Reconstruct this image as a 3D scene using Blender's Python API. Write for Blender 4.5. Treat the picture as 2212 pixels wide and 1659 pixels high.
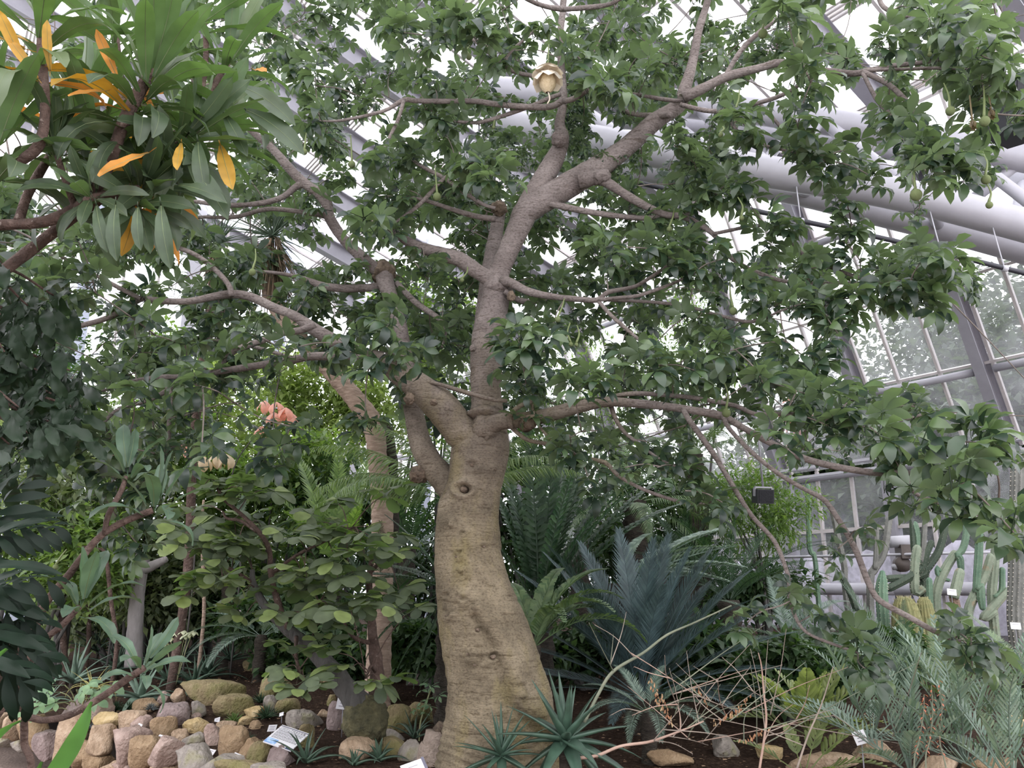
import bpy, math, random
import numpy as np
from mathutils import Matrix, Vector

for o in list(bpy.data.objects):
    bpy.data.objects.remove(o, do_unlink=True)
scene = bpy.context.scene
COL = scene.collection
rnd = random.Random(7)
rng = np.random.default_rng(7)

# ------------------------------------------------------------------ camera
HFOV = math.radians(67.3)
PITCH = math.radians(15.0)
FPX = 1106.0 / math.tan(HFOV / 2)
EYE = np.array([0.0, 0.0, 1.6])
cam_d = bpy.data.cameras.new('camera')
cam_d.sensor_fit = 'HORIZONTAL'
cam_d.angle = HFOV
cam_d.clip_end = 500
cam = bpy.data.objects.new('camera', cam_d)
cam.location = EYE.tolist()
cam.rotation_euler = (math.pi / 2 + PITCH, 0, 0)
COL.objects.link(cam)
scene.camera = cam

# ------------------------------------------------------------------ overcast sky
world = bpy.data.worlds.new('overcast_sky')
scene.world = world
world.use_nodes = True
nt = world.node_tree
nt.nodes.clear()
w_out = nt.nodes.new('ShaderNodeOutputWorld')
w_bg = nt.nodes.new('ShaderNodeBackground')
w_geo = nt.nodes.new('ShaderNodeTexCoord')
w_sep = nt.nodes.new('ShaderNodeSeparateXYZ')
w_ramp = nt.nodes.new('ShaderNodeValToRGB')
nt.links.new(w_geo.outputs['Generated'], w_sep.inputs[0])
nt.links.new(w_sep.outputs['Z'], w_ramp.inputs['Fac'])
w_ramp.color_ramp.elements[0].position = 0.0
w_ramp.color_ramp.elements[0].color = (0.62, 0.62, 0.66, 1)
w_ramp.color_ramp.elements[1].position = 1.0
w_ramp.color_ramp.elements[1].color = (1.0, 0.985, 1.0, 1)
nt.links.new(w_ramp.outputs['Color'], w_bg.inputs['Color'])
w_bg.inputs['Strength'].default_value = 2.6
nt.links.new(w_bg.outputs[0], w_out.inputs['Surface'])

scene.view_settings.view_transform = 'Standard'
scene.view_settings.look = 'None'
scene.view_settings.gamma = 1.0
scene.view_settings.use_curve_mapping = False
scene.view_settings.exposure = 0.85
try:
    scene.cycles.transparent_max_bounces = 24
    scene.cycles.max_bounces = 7
    scene.cycles.diffuse_bounces = 3
    scene.cycles.transmission_bounces = 4
except Exception:
    pass

# ------------------------------------------------------------------ sight lines
_cp, _sp = math.cos(PITCH), math.sin(PITCH)

def ray(px, py):
    x = (px - 1106.0) / FPX
    y = (829.5 - py) / FPX
    return np.array([x, _cp - y * _sp, _sp + y * _cp])

def P(px, py, Y):
    """The point of the place that lies on this sight line at ground distance Y."""
    r = ray(px, py)
    return EYE + r * (Y / r[1])

def hit(px, py, q, n):
    r = ray(px, py)
    return EYE + r * (float((q - EYE) @ n) / float(r @ n))

def proj(V):
    v = np.atleast_2d(V) - EYE
    d = v[:, 1] * _cp + v[:, 2] * _sp
    up = -v[:, 1] * _sp + v[:, 2] * _cp
    d = np.where(np.abs(d) < 1e-6, 1e-6, d)
    return 1106 + FPX * v[:, 0] / d, 829.5 - FPX * up / d, d

# ------------------------------------------------------------------ noise
def _hash(i, j, k, seed):
    h = (i * 374761393 + j * 668265263 + k * 2147483647 + seed * 974711) & 0xFFFFFFFF
    h = ((h ^ (h >> 13)) * 1274126177) & 0xFFFFFFFF
    h = h ^ (h >> 16)
    return (h & 0xFFFF) / 65535.0

def vnoise(Q, seed=0):
    Q = np.asarray(Q, float)
    I = np.floor(Q).astype(np.int64)
    f = Q - I
    f = f * f * (3 - 2 * f)
    out = 0
    for dx in (0, 1):
        for dy in (0, 1):
            for dz in (0, 1):
                w = (f[:, 0] if dx else 1 - f[:, 0]) * (f[:, 1] if dy else 1 - f[:, 1]) * (f[:, 2] if dz else 1 - f[:, 2])
                out = out + w * _hash(I[:, 0] + dx, I[:, 1] + dy, I[:, 2] + dz, seed)
    return out * 2 - 1

def fbm(Q, seed=0, octv=4):
    Q = np.asarray(Q, float)
    a, s, t = 1.0, 0, 0
    for o in range(octv):
        s = s + a * vnoise(Q * (2 ** o), seed + o)
        t += a
        a *= .5
    return s / t

# ------------------------------------------------------------------ materials
def new_mat(name):
    m = bpy.data.materials.new(name)
    m.use_nodes = True
    n = m.node_tree
    n.nodes.clear()
    out = n.nodes.new('ShaderNodeOutputMaterial')
    return m, n, out

def ramp(n, stops):
    r = n.nodes.new('ShaderNodeValToRGB')
    e = r.color_ramp.elements
    e[0].position, e[0].color = stops[0][0], (*stops[0][1], 1)
    e[1].position, e[1].color = stops[-1][0], (*stops[-1][1], 1)
    for p, c in stops[1:-1]:
        x = e.new(p)
        x.color = (*c, 1)
    return r

def leaf_mat(name, stops, rough=.42, trans=.32, spec=.5, back=None, tcol=None):
    """Waxy leaf: colour varies leaf by leaf, light passes through the blade."""
    m, n, out = new_mat(name)
    L = n.links
    geo = n.nodes.new('ShaderNodeNewGeometry')
    r = ramp(n, stops)
    L.new(geo.outputs['Random Per Island'], r.inputs['Fac'])
    tc = n.nodes.new('ShaderNodeTexCoord')
    nz = n.nodes.new('ShaderNodeTexNoise')
    nz.inputs['Scale'].default_value = 9
    L.new(tc.outputs['Object'], nz.inputs['Vector'])
    hsv = n.nodes.new('ShaderNodeHueSaturation')
    mr = n.nodes.new('ShaderNodeMapRange')
    mr.inputs[1].default_value, mr.inputs[2].default_value = .3, .7
    mr.inputs[3].default_value, mr.inputs[4].default_value = .75, 1.25
    L.new(nz.outputs['Fac'], mr.inputs[0])
    L.new(mr.outputs[0], hsv.inputs['Value'])
    L.new(r.outputs['Color'], hsv.inputs['Color'])
    col = hsv.outputs['Color']
    if back is not None:
        mx = n.nodes.new('ShaderNodeMix')
        mx.data_type = 'RGBA'
        L.new(geo.outputs['Backfacing'], mx.inputs[0])
        L.new(col, mx.inputs[6])
        mx.inputs[7].default_value = (*back, 1)
        col = mx.outputs[2]
    b = n.nodes.new('ShaderNodeBsdfPrincipled')
    L.new(col, b.inputs['Base Color'])
    b.inputs['Roughness'].default_value = rough
    b.inputs['Specular IOR Level'].default_value = spec
    if trans > 0:
        t = n.nodes.new('ShaderNodeBsdfTranslucent')
        g = n.nodes.new('ShaderNodeMix')
        g.data_type = 'RGBA'
        g.blend_type = 'MULTIPLY'
        g.inputs[0].default_value = 1.0
        L.new(col, g.inputs[6])
        g.inputs[7].default_value = (*(tcol or (1.7, 1.9, .8)), 1)
        L.new(g.outputs[2], t.inputs['Color'])
        ms = n.nodes.new('ShaderNodeMixShader')
        ms.inputs[0].default_value = trans
        L.new(b.outputs[0], ms.inputs[1])
        L.new(t.outputs[0], ms.inputs[2])
        L.new(ms.outputs[0], out.inputs['Surface'])
    else:
        L.new(b.outputs[0], out.inputs['Surface'])
    return m

def noise_mat(name, stops, scale=6, rough=.85, bump=.3, bscale=40, stretch=(1, 1, 1), detail=6, spec=.3, spots=None, moss=None):
    m, n, out = new_mat(name)
    L = n.links
    tc = n.nodes.new('ShaderNodeTexCoord')
    mp = n.nodes.new('ShaderNodeMapping')
    mp.inputs['Scale'].default_value = stretch
    L.new(tc.outputs['Object'], mp.inputs[0])
    nz = n.nodes.new('ShaderNodeTexNoise')
    nz.inputs['Scale'].default_value = scale
    nz.inputs['Detail'].default_value = detail
    nz.inputs['Roughness'].default_value = .65
    L.new(mp.outputs[0], nz.inputs['Vector'])
    r = ramp(n, stops)
    L.new(nz.outputs['Fac'], r.inputs['Fac'])
    col = r.outputs['Color']
    oi = n.nodes.new('ShaderNodeObjectInfo')
    if spots:
        vo = n.nodes.new('ShaderNodeTexNoise')
        vo.inputs['Scale'].default_value = spots[0]
        vo.inputs['Detail'].default_value = 3
        L.new(tc.outputs['Object'], vo.inputs['Vector'])
        rr = ramp(n, [(spots[1], (0, 0, 0)), (spots[1] + .06, (1, 1, 1))])
        L.new(vo.outputs['Fac'], rr.inputs['Fac'])
        mx = n.nodes.new('ShaderNodeMix')
        mx.data_type = 'RGBA'
        L.new(rr.outputs['Color'], mx.inputs[0])
        L.new(col, mx.inputs[6])
        mx.inputs[7].default_value = (*spots[2], 1)
        col = mx.outputs[2]
    if moss:
        # (scale, threshold, colour): growth patches with a shape of their own
        vo = n.nodes.new('ShaderNodeTexNoise')
        vo.inputs['Scale'].default_value = moss[0]
        vo.inputs['Detail'].default_value = 5
        L.new(tc.outputs['Object'], vo.inputs['Vector'])
        rr = ramp(n, [(moss[1] - .08, (0, 0, 0)), (moss[1] + .1, (1, 1, 1))])
        L.new(vo.outputs['Fac'], rr.inputs['Fac'])
        mx = n.nodes.new('ShaderNodeMix')
        mx.data_type = 'RGBA'
        L.new(rr.outputs['Color'], mx.inputs[0])
        L.new(col, mx.inputs[6])
        mx.inputs[7].default_value = (*moss[2], 1)
        col = mx.outputs[2]
    b = n.nodes.new('ShaderNodeBsdfPrincipled')
    L.new(col, b.inputs['Base Color'])
    b.inputs['Roughness'].default_value = rough
    b.inputs['Specular IOR Level'].default_value = spec
    if bump > 0:
        n2 = n.nodes.new('ShaderNodeTexNoise')
        n2.inputs['Scale'].default_value = bscale
        n2.inputs['Detail'].default_value = 5
        L.new(mp.outputs[0], n2.inputs['Vector'])
        bp = n.nodes.new('ShaderNodeBump')
        bp.inputs['Strength'].default_value = bump
        bp.inputs['Distance'].default_value = .03
        L.new(n2.outputs['Fac'], bp.inputs['Height'])
        L.new(bp.outputs[0], b.inputs['Normal'])
    L.new(b.outputs[0], out.inputs['Surface'])
    return m

def plain(name, col, rough=.5, metal=0.0, spec=.5, var=.06):
    c = np.array(col)
    return noise_mat(name, [(.3, tuple(c * (1 - var))), (.7, tuple(np.minimum(c * (1 + var), 1)))], scale=5, rough=rough, bump=.0, spec=spec)

def glass_mat(name, dust=.06, gloss=.07, tint=(.97, .98, 1.0)):
    m, n, out = new_mat(name)
    L = n.links
    tr = n.nodes.new('ShaderNodeBsdfTransparent')
    tr.inputs[0].default_value = (*tint, 1)
    gl = n.nodes.new('ShaderNodeBsdfGlossy')
    gl.inputs['Roughness'].default_value = .08
    df = n.nodes.new('ShaderNodeBsdfDiffuse')
    df.inputs[0].default_value = (.8, .8, .84, 1)
    tl = n.nodes.new('ShaderNodeBsdfTranslucent')
    tl.inputs[0].default_value = (.85, .85, .9, 1)
    a0 = n.nodes.new('ShaderNodeMixShader')
    a0.inputs[0].default_value = .6
    L.new(df.outputs[0], a0.inputs[1])
    L.new(tl.outputs[0], a0.inputs[2])
    a1 = n.nodes.new('ShaderNodeMixShader')
    tc = n.nodes.new('ShaderNodeTexCoord')
    nz = n.nodes.new('ShaderNodeTexNoise')
    nz.inputs['Scale'].default_value = 1.3
    nz.inputs['Detail'].default_value = 4
    L.new(tc.outputs['Object'], nz.inputs['Vector'])
    mr = n.nodes.new('ShaderNodeMapRange')
    mr.inputs[1].default_value, mr.inputs[2].default_value = .3, .75
    mr.inputs[3].default_value, mr.inputs[4].default_value = dust * .4, dust * 1.8
    L.new(nz.outputs['Fac'], mr.inputs[0])
    L.new(mr.outputs[0], a1.inputs[0])
    L.new(tr.outputs[0], a1.inputs[1])
    L.new(a0.outputs[0], a1.inputs[2])
    a2 = n.nodes.new('ShaderNodeMixShader')
    a2.inputs[0].default_value = gloss
    L.new(a1.outputs[0], a2.inputs[1])
    L.new(gl.outputs[0], a2.inputs[2])
    L.new(a2.outputs[0], out.inputs['Surface'])
    return m

# ------------------------------------------------------------------ mesh building
class MB:
    """Collects pieces of one part; build() links them as one mesh object."""
    def __init__(s):
        s.v, s.f, s.m, s.n = [], [], [], 0

    def add(s, V, Fc, mi=0):
        V = np.asarray(V, float)
        s.v.append(V)
        s.f.extend([tuple(int(i) + s.n for i in f) for f in Fc])
        s.m.extend([mi] * len(Fc))
        s.n += len(V)
        return s

    def mesh(s, name, mats, smooth=True):
        me = bpy.data.meshes.new(name)
        V = np.concatenate(s.v) if s.v else np.zeros((0, 3))
        me.from_pydata(V.tolist(), [], s.f)
        for m in (mats if isinstance(mats, (list, tuple)) else [mats]):
            me.materials.append(m)
        if len(set(s.m)) > 1:
            me.polygons.foreach_set('material_index', np.array(s.m, np.int32))
        me.polygons.foreach_set('use_smooth', np.full(len(me.polygons), smooth))
        me.update()
        return me

    def build(s, name, mats, parent=None, smooth=True, loc=None):
        return link(name, s.mesh(name, mats, smooth), parent, loc)

def link(name, data, parent=None, loc=None, rot=None, scale=None):
    o = bpy.data.objects.new(name, data)
    COL.objects.link(o)
    if parent is not None:
        o.parent = parent
    if loc is not None:
        o.location = [float(c) for c in loc]
    if rot is not None:
        o.rotation_euler = rot
    if scale is not None:
        o.scale = scale if hasattr(scale, '__len__') else (scale,) * 3
    return o

def tri_mesh(name, V, T, mats, smooth=True, mi=None):
    """Fast mesh from big arrays of vertices and triangles."""
    me = bpy.data.meshes.new(name)
    V = np.ascontiguousarray(V, np.float32)
    T = np.ascontiguousarray(T, np.int32)
    me.vertices.add(len(V))
    me.vertices.foreach_set('co', V.ravel())
    me.loops.add(T.size)
    me.loops.foreach_set('vertex_index', T.ravel())
    me.polygons.add(len(T))
    me.polygons.foreach_set('loop_start', np.arange(0, T.size, 3, dtype=np.int32))
    try:
        me.polygons.foreach_set('loop_total', np.full(len(T), 3, np.int32))
    except Exception:
        pass
    for m in (mats if isinstance(mats, (list, tuple)) else [mats]):
        me.materials.append(m)
    if mi is not None:
        me.polygons.foreach_set('material_index', np.ascontiguousarray(mi, np.int32))
    me.update(calc_edges=True)
    me.validate()
    me.polygons.foreach_set('use_smooth', np.full(len(me.polygons), smooth))
    return me

def replicate(V, T, R, t):
    """k copies of a triangle template: R (k,3,3) with scale, t (k,3)."""
    V, T, R, t = np.asarray(V), np.asarray(T), np.asarray(R), np.asarray(t)
    k, n = len(t), len(V)
    VV = np.einsum('kij,nj->kni', R, V) + t[:, None, :]
    TT = T[None] + (np.arange(k) * n)[:, None, None]
    return VV.reshape(-1, 3), TT.reshape(-1, 3)

def thing(name, label, cat, loc=(0, 0, 0), group=None, kind=None):
    o = bpy.data.objects.new(name, None)
    o.empty_display_size = .1
    COL.objects.link(o)
    o.location = [float(c) for c in loc]
    return tag(o, label, cat, group, kind)

def tag(o, label=None, cat=None, group=None, kind=None):
    if label: o['label'] = label
    if cat: o['category'] = cat
    if group: o['group'] = group
    if kind: o['kind'] = kind
    return o

def struct(o, label, cat):
    return tag(o, label, cat, None, 'structure')

def unit(v):
    v = np.asarray(v, float)
    return v / (np.linalg.norm(v) + 1e-12)

def basis(x, up=(0, 0, 1)):
    """3x3 with columns (x, y, z): x along the given direction, z towards up."""
    x = unit(x)
    up = np.asarray(up, float)
    if abs(x @ unit(up)) > .985:
        up = np.array([0.3, 1.0, 0.1])
    y = unit(np.cross(up, x))
    z = np.cross(x, y)
    return np.stack([x, y, z], 1)

def rotx(a): c, s = math.cos(a), math.sin(a); return np.array([[1, 0, 0], [0, c, -s], [0, s, c]])
def roty(a): c, s = math.cos(a), math.sin(a); return np.array([[c, 0, s], [0, 1, 0], [-s, 0, c]])
def rotz(a): c, s = math.cos(a), math.sin(a); return np.array([[c, -s, 0], [s, c, 0], [0, 0, 1]])

def mat4(R, t):
    M = np.eye(4)
    M[:3, :3] = R
    M[:3, 3] = t
    return Matrix(M.tolist())

def spline(pts, step=None, n=None):
    """Catmull-Rom through rows of any width (x, y, z, radius...)."""
    Q = np.asarray(pts, float)
    if len(Q) == 2:
        k = n or max(2, int(np.linalg.norm(Q[1, :3] - Q[0, :3]) / (step or .1)) + 1)
        t = np.linspace(0, 1, k)[:, None]
        return Q[0] * (1 - t) + Q[1] * t
    E = np.vstack([2 * Q[0] - Q[1], Q, 2 * Q[-1] - Q[-2]])
    out = []
    for i in range(1, len(E) - 2):
        p0, p1, p2, p3 = E[i - 1:i + 3]
        k = max(2, int(np.linalg.norm(p2[:3] - p1[:3]) / (step or .1)) + 1) if n is None else n
        t = np.linspace(0, 1, k, endpoint=False)[:, None]
        out.append(.5 * ((2 * p1) + (-p0 + p2) * t + (2 * p0 - 5 * p1 + 4 * p2 - p3) * t ** 2 + (-p0 + 3 * p1 - 3 * p2 + p3) * t ** 3))
    out.append(Q[-1:])
    return np.vstack(out)

def tube_arrays(C, r, segs=8, cap=True):
    C = np.asarray(C, float)
    r = np.asarray(r, float) * np.ones(len(C))
    T = np.gradient(C, axis=0)
    T /= np.linalg.norm(T, axis=1)[:, None] + 1e-9
    nrm = np.cross(T[0], [0, 0, 1.0])
    if np.linalg.norm(nrm) < .2:
        nrm = np.cross(T[0], [0, 1.0, 0])
    nrm = unit(nrm)
    N = []
    for i in range(len(C)):
        nrm = unit(nrm - T[i] * (nrm @ T[i]))
        N.append(nrm)
    N = np.array(N)
    B = np.cross(T, N)
    a = np.linspace(0, 2 * np.pi, segs, endpoint=False)
    V = C[:, None, :] + r[:, None, None] * (np.cos(a)[None, :, None] * N[:, None, :] + np.sin(a)[None, :, None] * B[:, None, :])
    V = V.reshape(-1, 3)
    n = len(C)
    F = []
    for i in range(n - 1):
        for j in range(segs):
            k = (j + 1) % segs
            F.append((i * segs + j, i * segs + k, (i + 1) * segs + k, (i + 1) * segs + j))
    if cap:
        F.append(tuple(range(segs - 1, -1, -1)))
        F.append(tuple((n - 1) * segs + j for j in range(segs)))
    return V, F

def tube(mb, C, r, segs=8, cap=True, mi=0, rough=0.0, seed=1, freq=6.0):
    V, F = tube_arrays(C, r, segs, cap)
    if rough:
        CC = np.repeat(np.asarray(C, float), segs, axis=0)
        d = V - CC
        ln = np.linalg.norm(d, axis=1)[:, None] + 1e-9
        V = CC + d * (1 + rough * fbm(V * freq, seed, 3)[:, None])
    mb.add(V, F, mi)

def box_arrays(c, sx, sy, sz, R=None):
    V = np.array([[x, y, z] for x in (-.5, .5) for y in (-.5, .5) for z in (-.5, .5)]) * [sx, sy, sz]
    if R is not None:
        V = V @ np.asarray(R).T
    V = V + np.asarray(c)
    F = [(0, 1, 3, 2), (4, 6, 7, 5), (0, 4, 5, 1), (2, 3, 7, 6), (0, 2, 6, 4), (1, 5, 7, 3)]
    return V, F

def beam_arrays(a, b, w, h, up=(0, 0, 1)):
    a, b = np.asarray(a, float), np.asarray(b, float)
    return box_arrays((a + b) / 2, np.linalg.norm(b - a), w, h, basis(b - a, up))

# ------------------------------------------------------------------ ground shape
WALL_LINE = np.array([(-11.5, 11.2), (-8.2, 9.8), (-5.6, 8.5), (-3.65, 7.2), (-2.75, 6.35), (-1.9, 5.45), (-1.1, 4.75), (0, 4.4), (1.5, 4.25), (3.5, 4.3), (6, 4.9)])

def bed_edge(x):
    return np.interp(x, WALL_LINE[:, 0], WALL_LINE[:, 1])

def gz(x, y):
    """Height of the planted bed."""
    x, y = np.asarray(x, float), np.asarray(y, float)
    z = np.clip(.36 + .055 * (y - 5.2), .30, .85)
    z = z - .15 * np.exp(-np.clip(y - bed_edge(x), 0, 50) / .35)
    z = z + np.clip(.10 * np.exp(-((x + 2.3) ** 2 / 1.8 + (y - 8.6) ** 2 / 1.2)), 0, 1)
    return z

def on_ground(px, py):
    """Where this sight line meets the bed."""
    r = ray(px, py)
    t = 2.0
    for _ in range(4000):
        q = EYE + r * t
        if q[2] <= float(gz(q[0], q[1])):
            break
        t += .01
    return EYE + r * t
# ================================================================== SETTING
M_soil = noise_mat('soil', [(.3, (.020, .013, .010)), (.55, (.050, .032, .024)), (.75, (.11, .075, .055))], scale=28, rough=1, bump=1.0, bscale=60, spec=.05)
M_steel = plain('grey_painted_steel', (.27, .26, .29), rough=.45, var=.08)
M_steel_pale = plain('pale_painted_steel', (.46, .45, .49), rough=.42, var=.07)
M_alu = plain('weathered_aluminium', (.50, .46, .45), rough=.45, var=.12)
M_tube = plain('white_grey_tube_paint', (.40, .39, .43), rough=.38, var=.05)
M_rubber = plain('black_pipe', (.035, .035, .045), rough=.5)
M_glass = glass_mat('dusty_glass', dust=.11, gloss=.05)
M_glass_roof = glass_mat('roof_glass', dust=.05, gloss=.04)
M_panel = plain('pale_blue_panel', (.44, .47, .56), rough=.6)
M_conc = noise_mat('concrete', [(.3, (.3, .28, .27)), (.7, (.42, .40, .38))], scale=8, bump=.2)

# -- bed
def make_bed():
    xs = np.concatenate([np.arange(-12, -6, .5), np.arange(-6, 4.5, .09), np.arange(4.5, 14, .5)])
    ts = np.concatenate([np.linspace(0, 5.5, 62), np.linspace(5.9, 26, 40)])
    V = []
    for x in xs:
        y0 = float(bed_edge(x)) + .12
        yy = y0 + ts
        xx = np.full(len(ts), x)
        q = np.stack([xx, yy, np.zeros(len(ts))], 1)
        zz = gz(xx, yy) + .035 * fbm(q * 1.7, 3) + .012 * fbm(q * 14, 9)
        V.append(np.stack([xx, yy, zz], 1))
    V = np.concatenate(V)
    n = len(ts)
    F = [(i * n + j, (i + 1) * n + j, (i + 1) * n + j + 1, i * n + j + 1) for i in range(len(xs) - 1) for j in range(n - 1)]
    o = MB().add(V, F).build('ground_bed', M_soil)
    struct(o, 'dark brown mulched soil of the planting bed', 'ground')
make_bed()

# wood chips and leaf litter on the soil
def litter():
    pts = []
    while len(pts) < 5200:
        x, y = rnd.uniform(-4.5, 4.5), rnd.uniform(4.7, 11)
        if y < bed_edge(x) + .2: continue
        pts.append((x, y))
    k = len(pts)
    V = np.array([[-.5, -.2, 0], [.5, -.25, .06], [.45, .25, .0], [-.5, .2, .05], [0, 0, .16]])
    T = np.array([[0, 1, 4], [1, 2, 4], [2, 3, 4], [3, 0, 4], [0, 2, 1], [0, 3, 2]])
    R = np.array([rotz(rnd.uniform(0, 6.3)) @ rotx(rnd.uniform(-.5, .5)) * rnd.uniform(.012, .034) for _ in range(k)])
    t = np.array([(x, y, float(gz(x, y)) + .03) for x, y in pts])
    VV, TT = replicate(V, T, R, t)
    m = leaf_mat('wood_chip', [(0, (.05, .03, .02)), (.5, (.13, .08, .05)), (1, (.3, .21, .14))], rough=.9, trans=0, spec=.1)
    o = link('litter', tri_mesh('litter', VV, TT, m, smooth=False))
    tag(o, 'brown bark chips and dry litter strewn over the bed soil', 'litter', kind='stuff')
litter()

# -- path of pale bricks in front of the stone edging
M_brick = noise_mat('pale_paver', [(.3, (.68, .56, .49)), (.7, (.82, .70, .62))], scale=14, rough=.9, bump=.25, bscale=90)
M_sand = noise_mat('joint_sand', [(.3, (.16, .12, .10)), (.7, (.26, .20, .17))], scale=30, rough=1, bump=.3)
def path():
    mb = MB()
    V = [(-14, -4, -.03), (14, -4, -.03), (14, 12.5, -.03), (-14, 12.5, -.03)]
    mb.add(V, [(0, 1, 2, 3)])
    fl = mb.build('floor_path', M_sand, smooth=False)
    struct(fl, 'pale brick footpath in front of the stone edging', 'path')
    base = box_arrays((0, 0, 0), .195, .095, .05)
    bm_ = MB().add(*base)
    # soften the top edge
    Vb = bm_.v[0]
    Vb[Vb[:, 2] > 0] *= [.97, .95, 1]
    me = bm_.mesh('brick', M_brick, smooth=False)
    k = 0
    ang = math.radians(-28)
    R = rotz(ang)
    for i in range(-30, 32):
        for j in range(-40, 60):
            q = R @ np.array([i * .2 + (j % 2) * .1, j * .1, 0]) + np.array([-4.2, 6.6, 0])
            if q[1] > bed_edge(q[0]) - .12: continue
            px, py, d = proj(q)
            if d[0] < .5 or px[0] < -30 or px[0] > 460 or py[0] > 1700 or py[0] < 1500: continue
            if k >= 290: continue
            link('brick', me, fl, (q[0], q[1], -.026 + rnd.uniform(-.003, .003)), (rnd.uniform(-.01, .01), rnd.uniform(-.01, .01), ang))
            k += 1
path()

# -- glasshouse: a glazed wall on the right with a leaning upper part, then the roof
U = np.array([-.6, .8, 0.0])       # along the wall, away from the camera
NO = np.array([.8, .6, 0.0])       # outwards
A0 = np.array([5.7, 16.0, 0.0])
Z = np.array([0, 0, 1.0])
Z_SILL, Z_RAIL, Z_EAVE = .55, 3.9, 9.4
LEAN = .47
BAY = 2.15
S0 = -2.16                          # a rafter stands here
def wp(s, z):
    a = 0.0 if z <= Z_RAIL else (z - Z_RAIL) * LEAN
    return A0 + U * s - NO * a + Z * z
E1 = unit(-NO * LEAN + Z)
N1 = unit(NO + Z * LEAN)
def flat_beam(a, b, w, h, nrm):
    return beam_arrays(a, b, w, h, nrm)
def quad_pane(p00, p10, p11, p01, nrm, th=.012):
    n = np.asarray(nrm) * th / 2
    V = [p00 - n, p10 - n, p11 - n, p01 - n, p00 + n, p10 + n, p11 + n, p01 + n]
    F = [(3, 2, 1, 0), (4, 5, 6, 7), (0, 1, 5, 4), (1, 2, 6, 5), (2, 3, 7, 6), (3, 0, 4, 7)]
    return np.array(V), F

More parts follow.
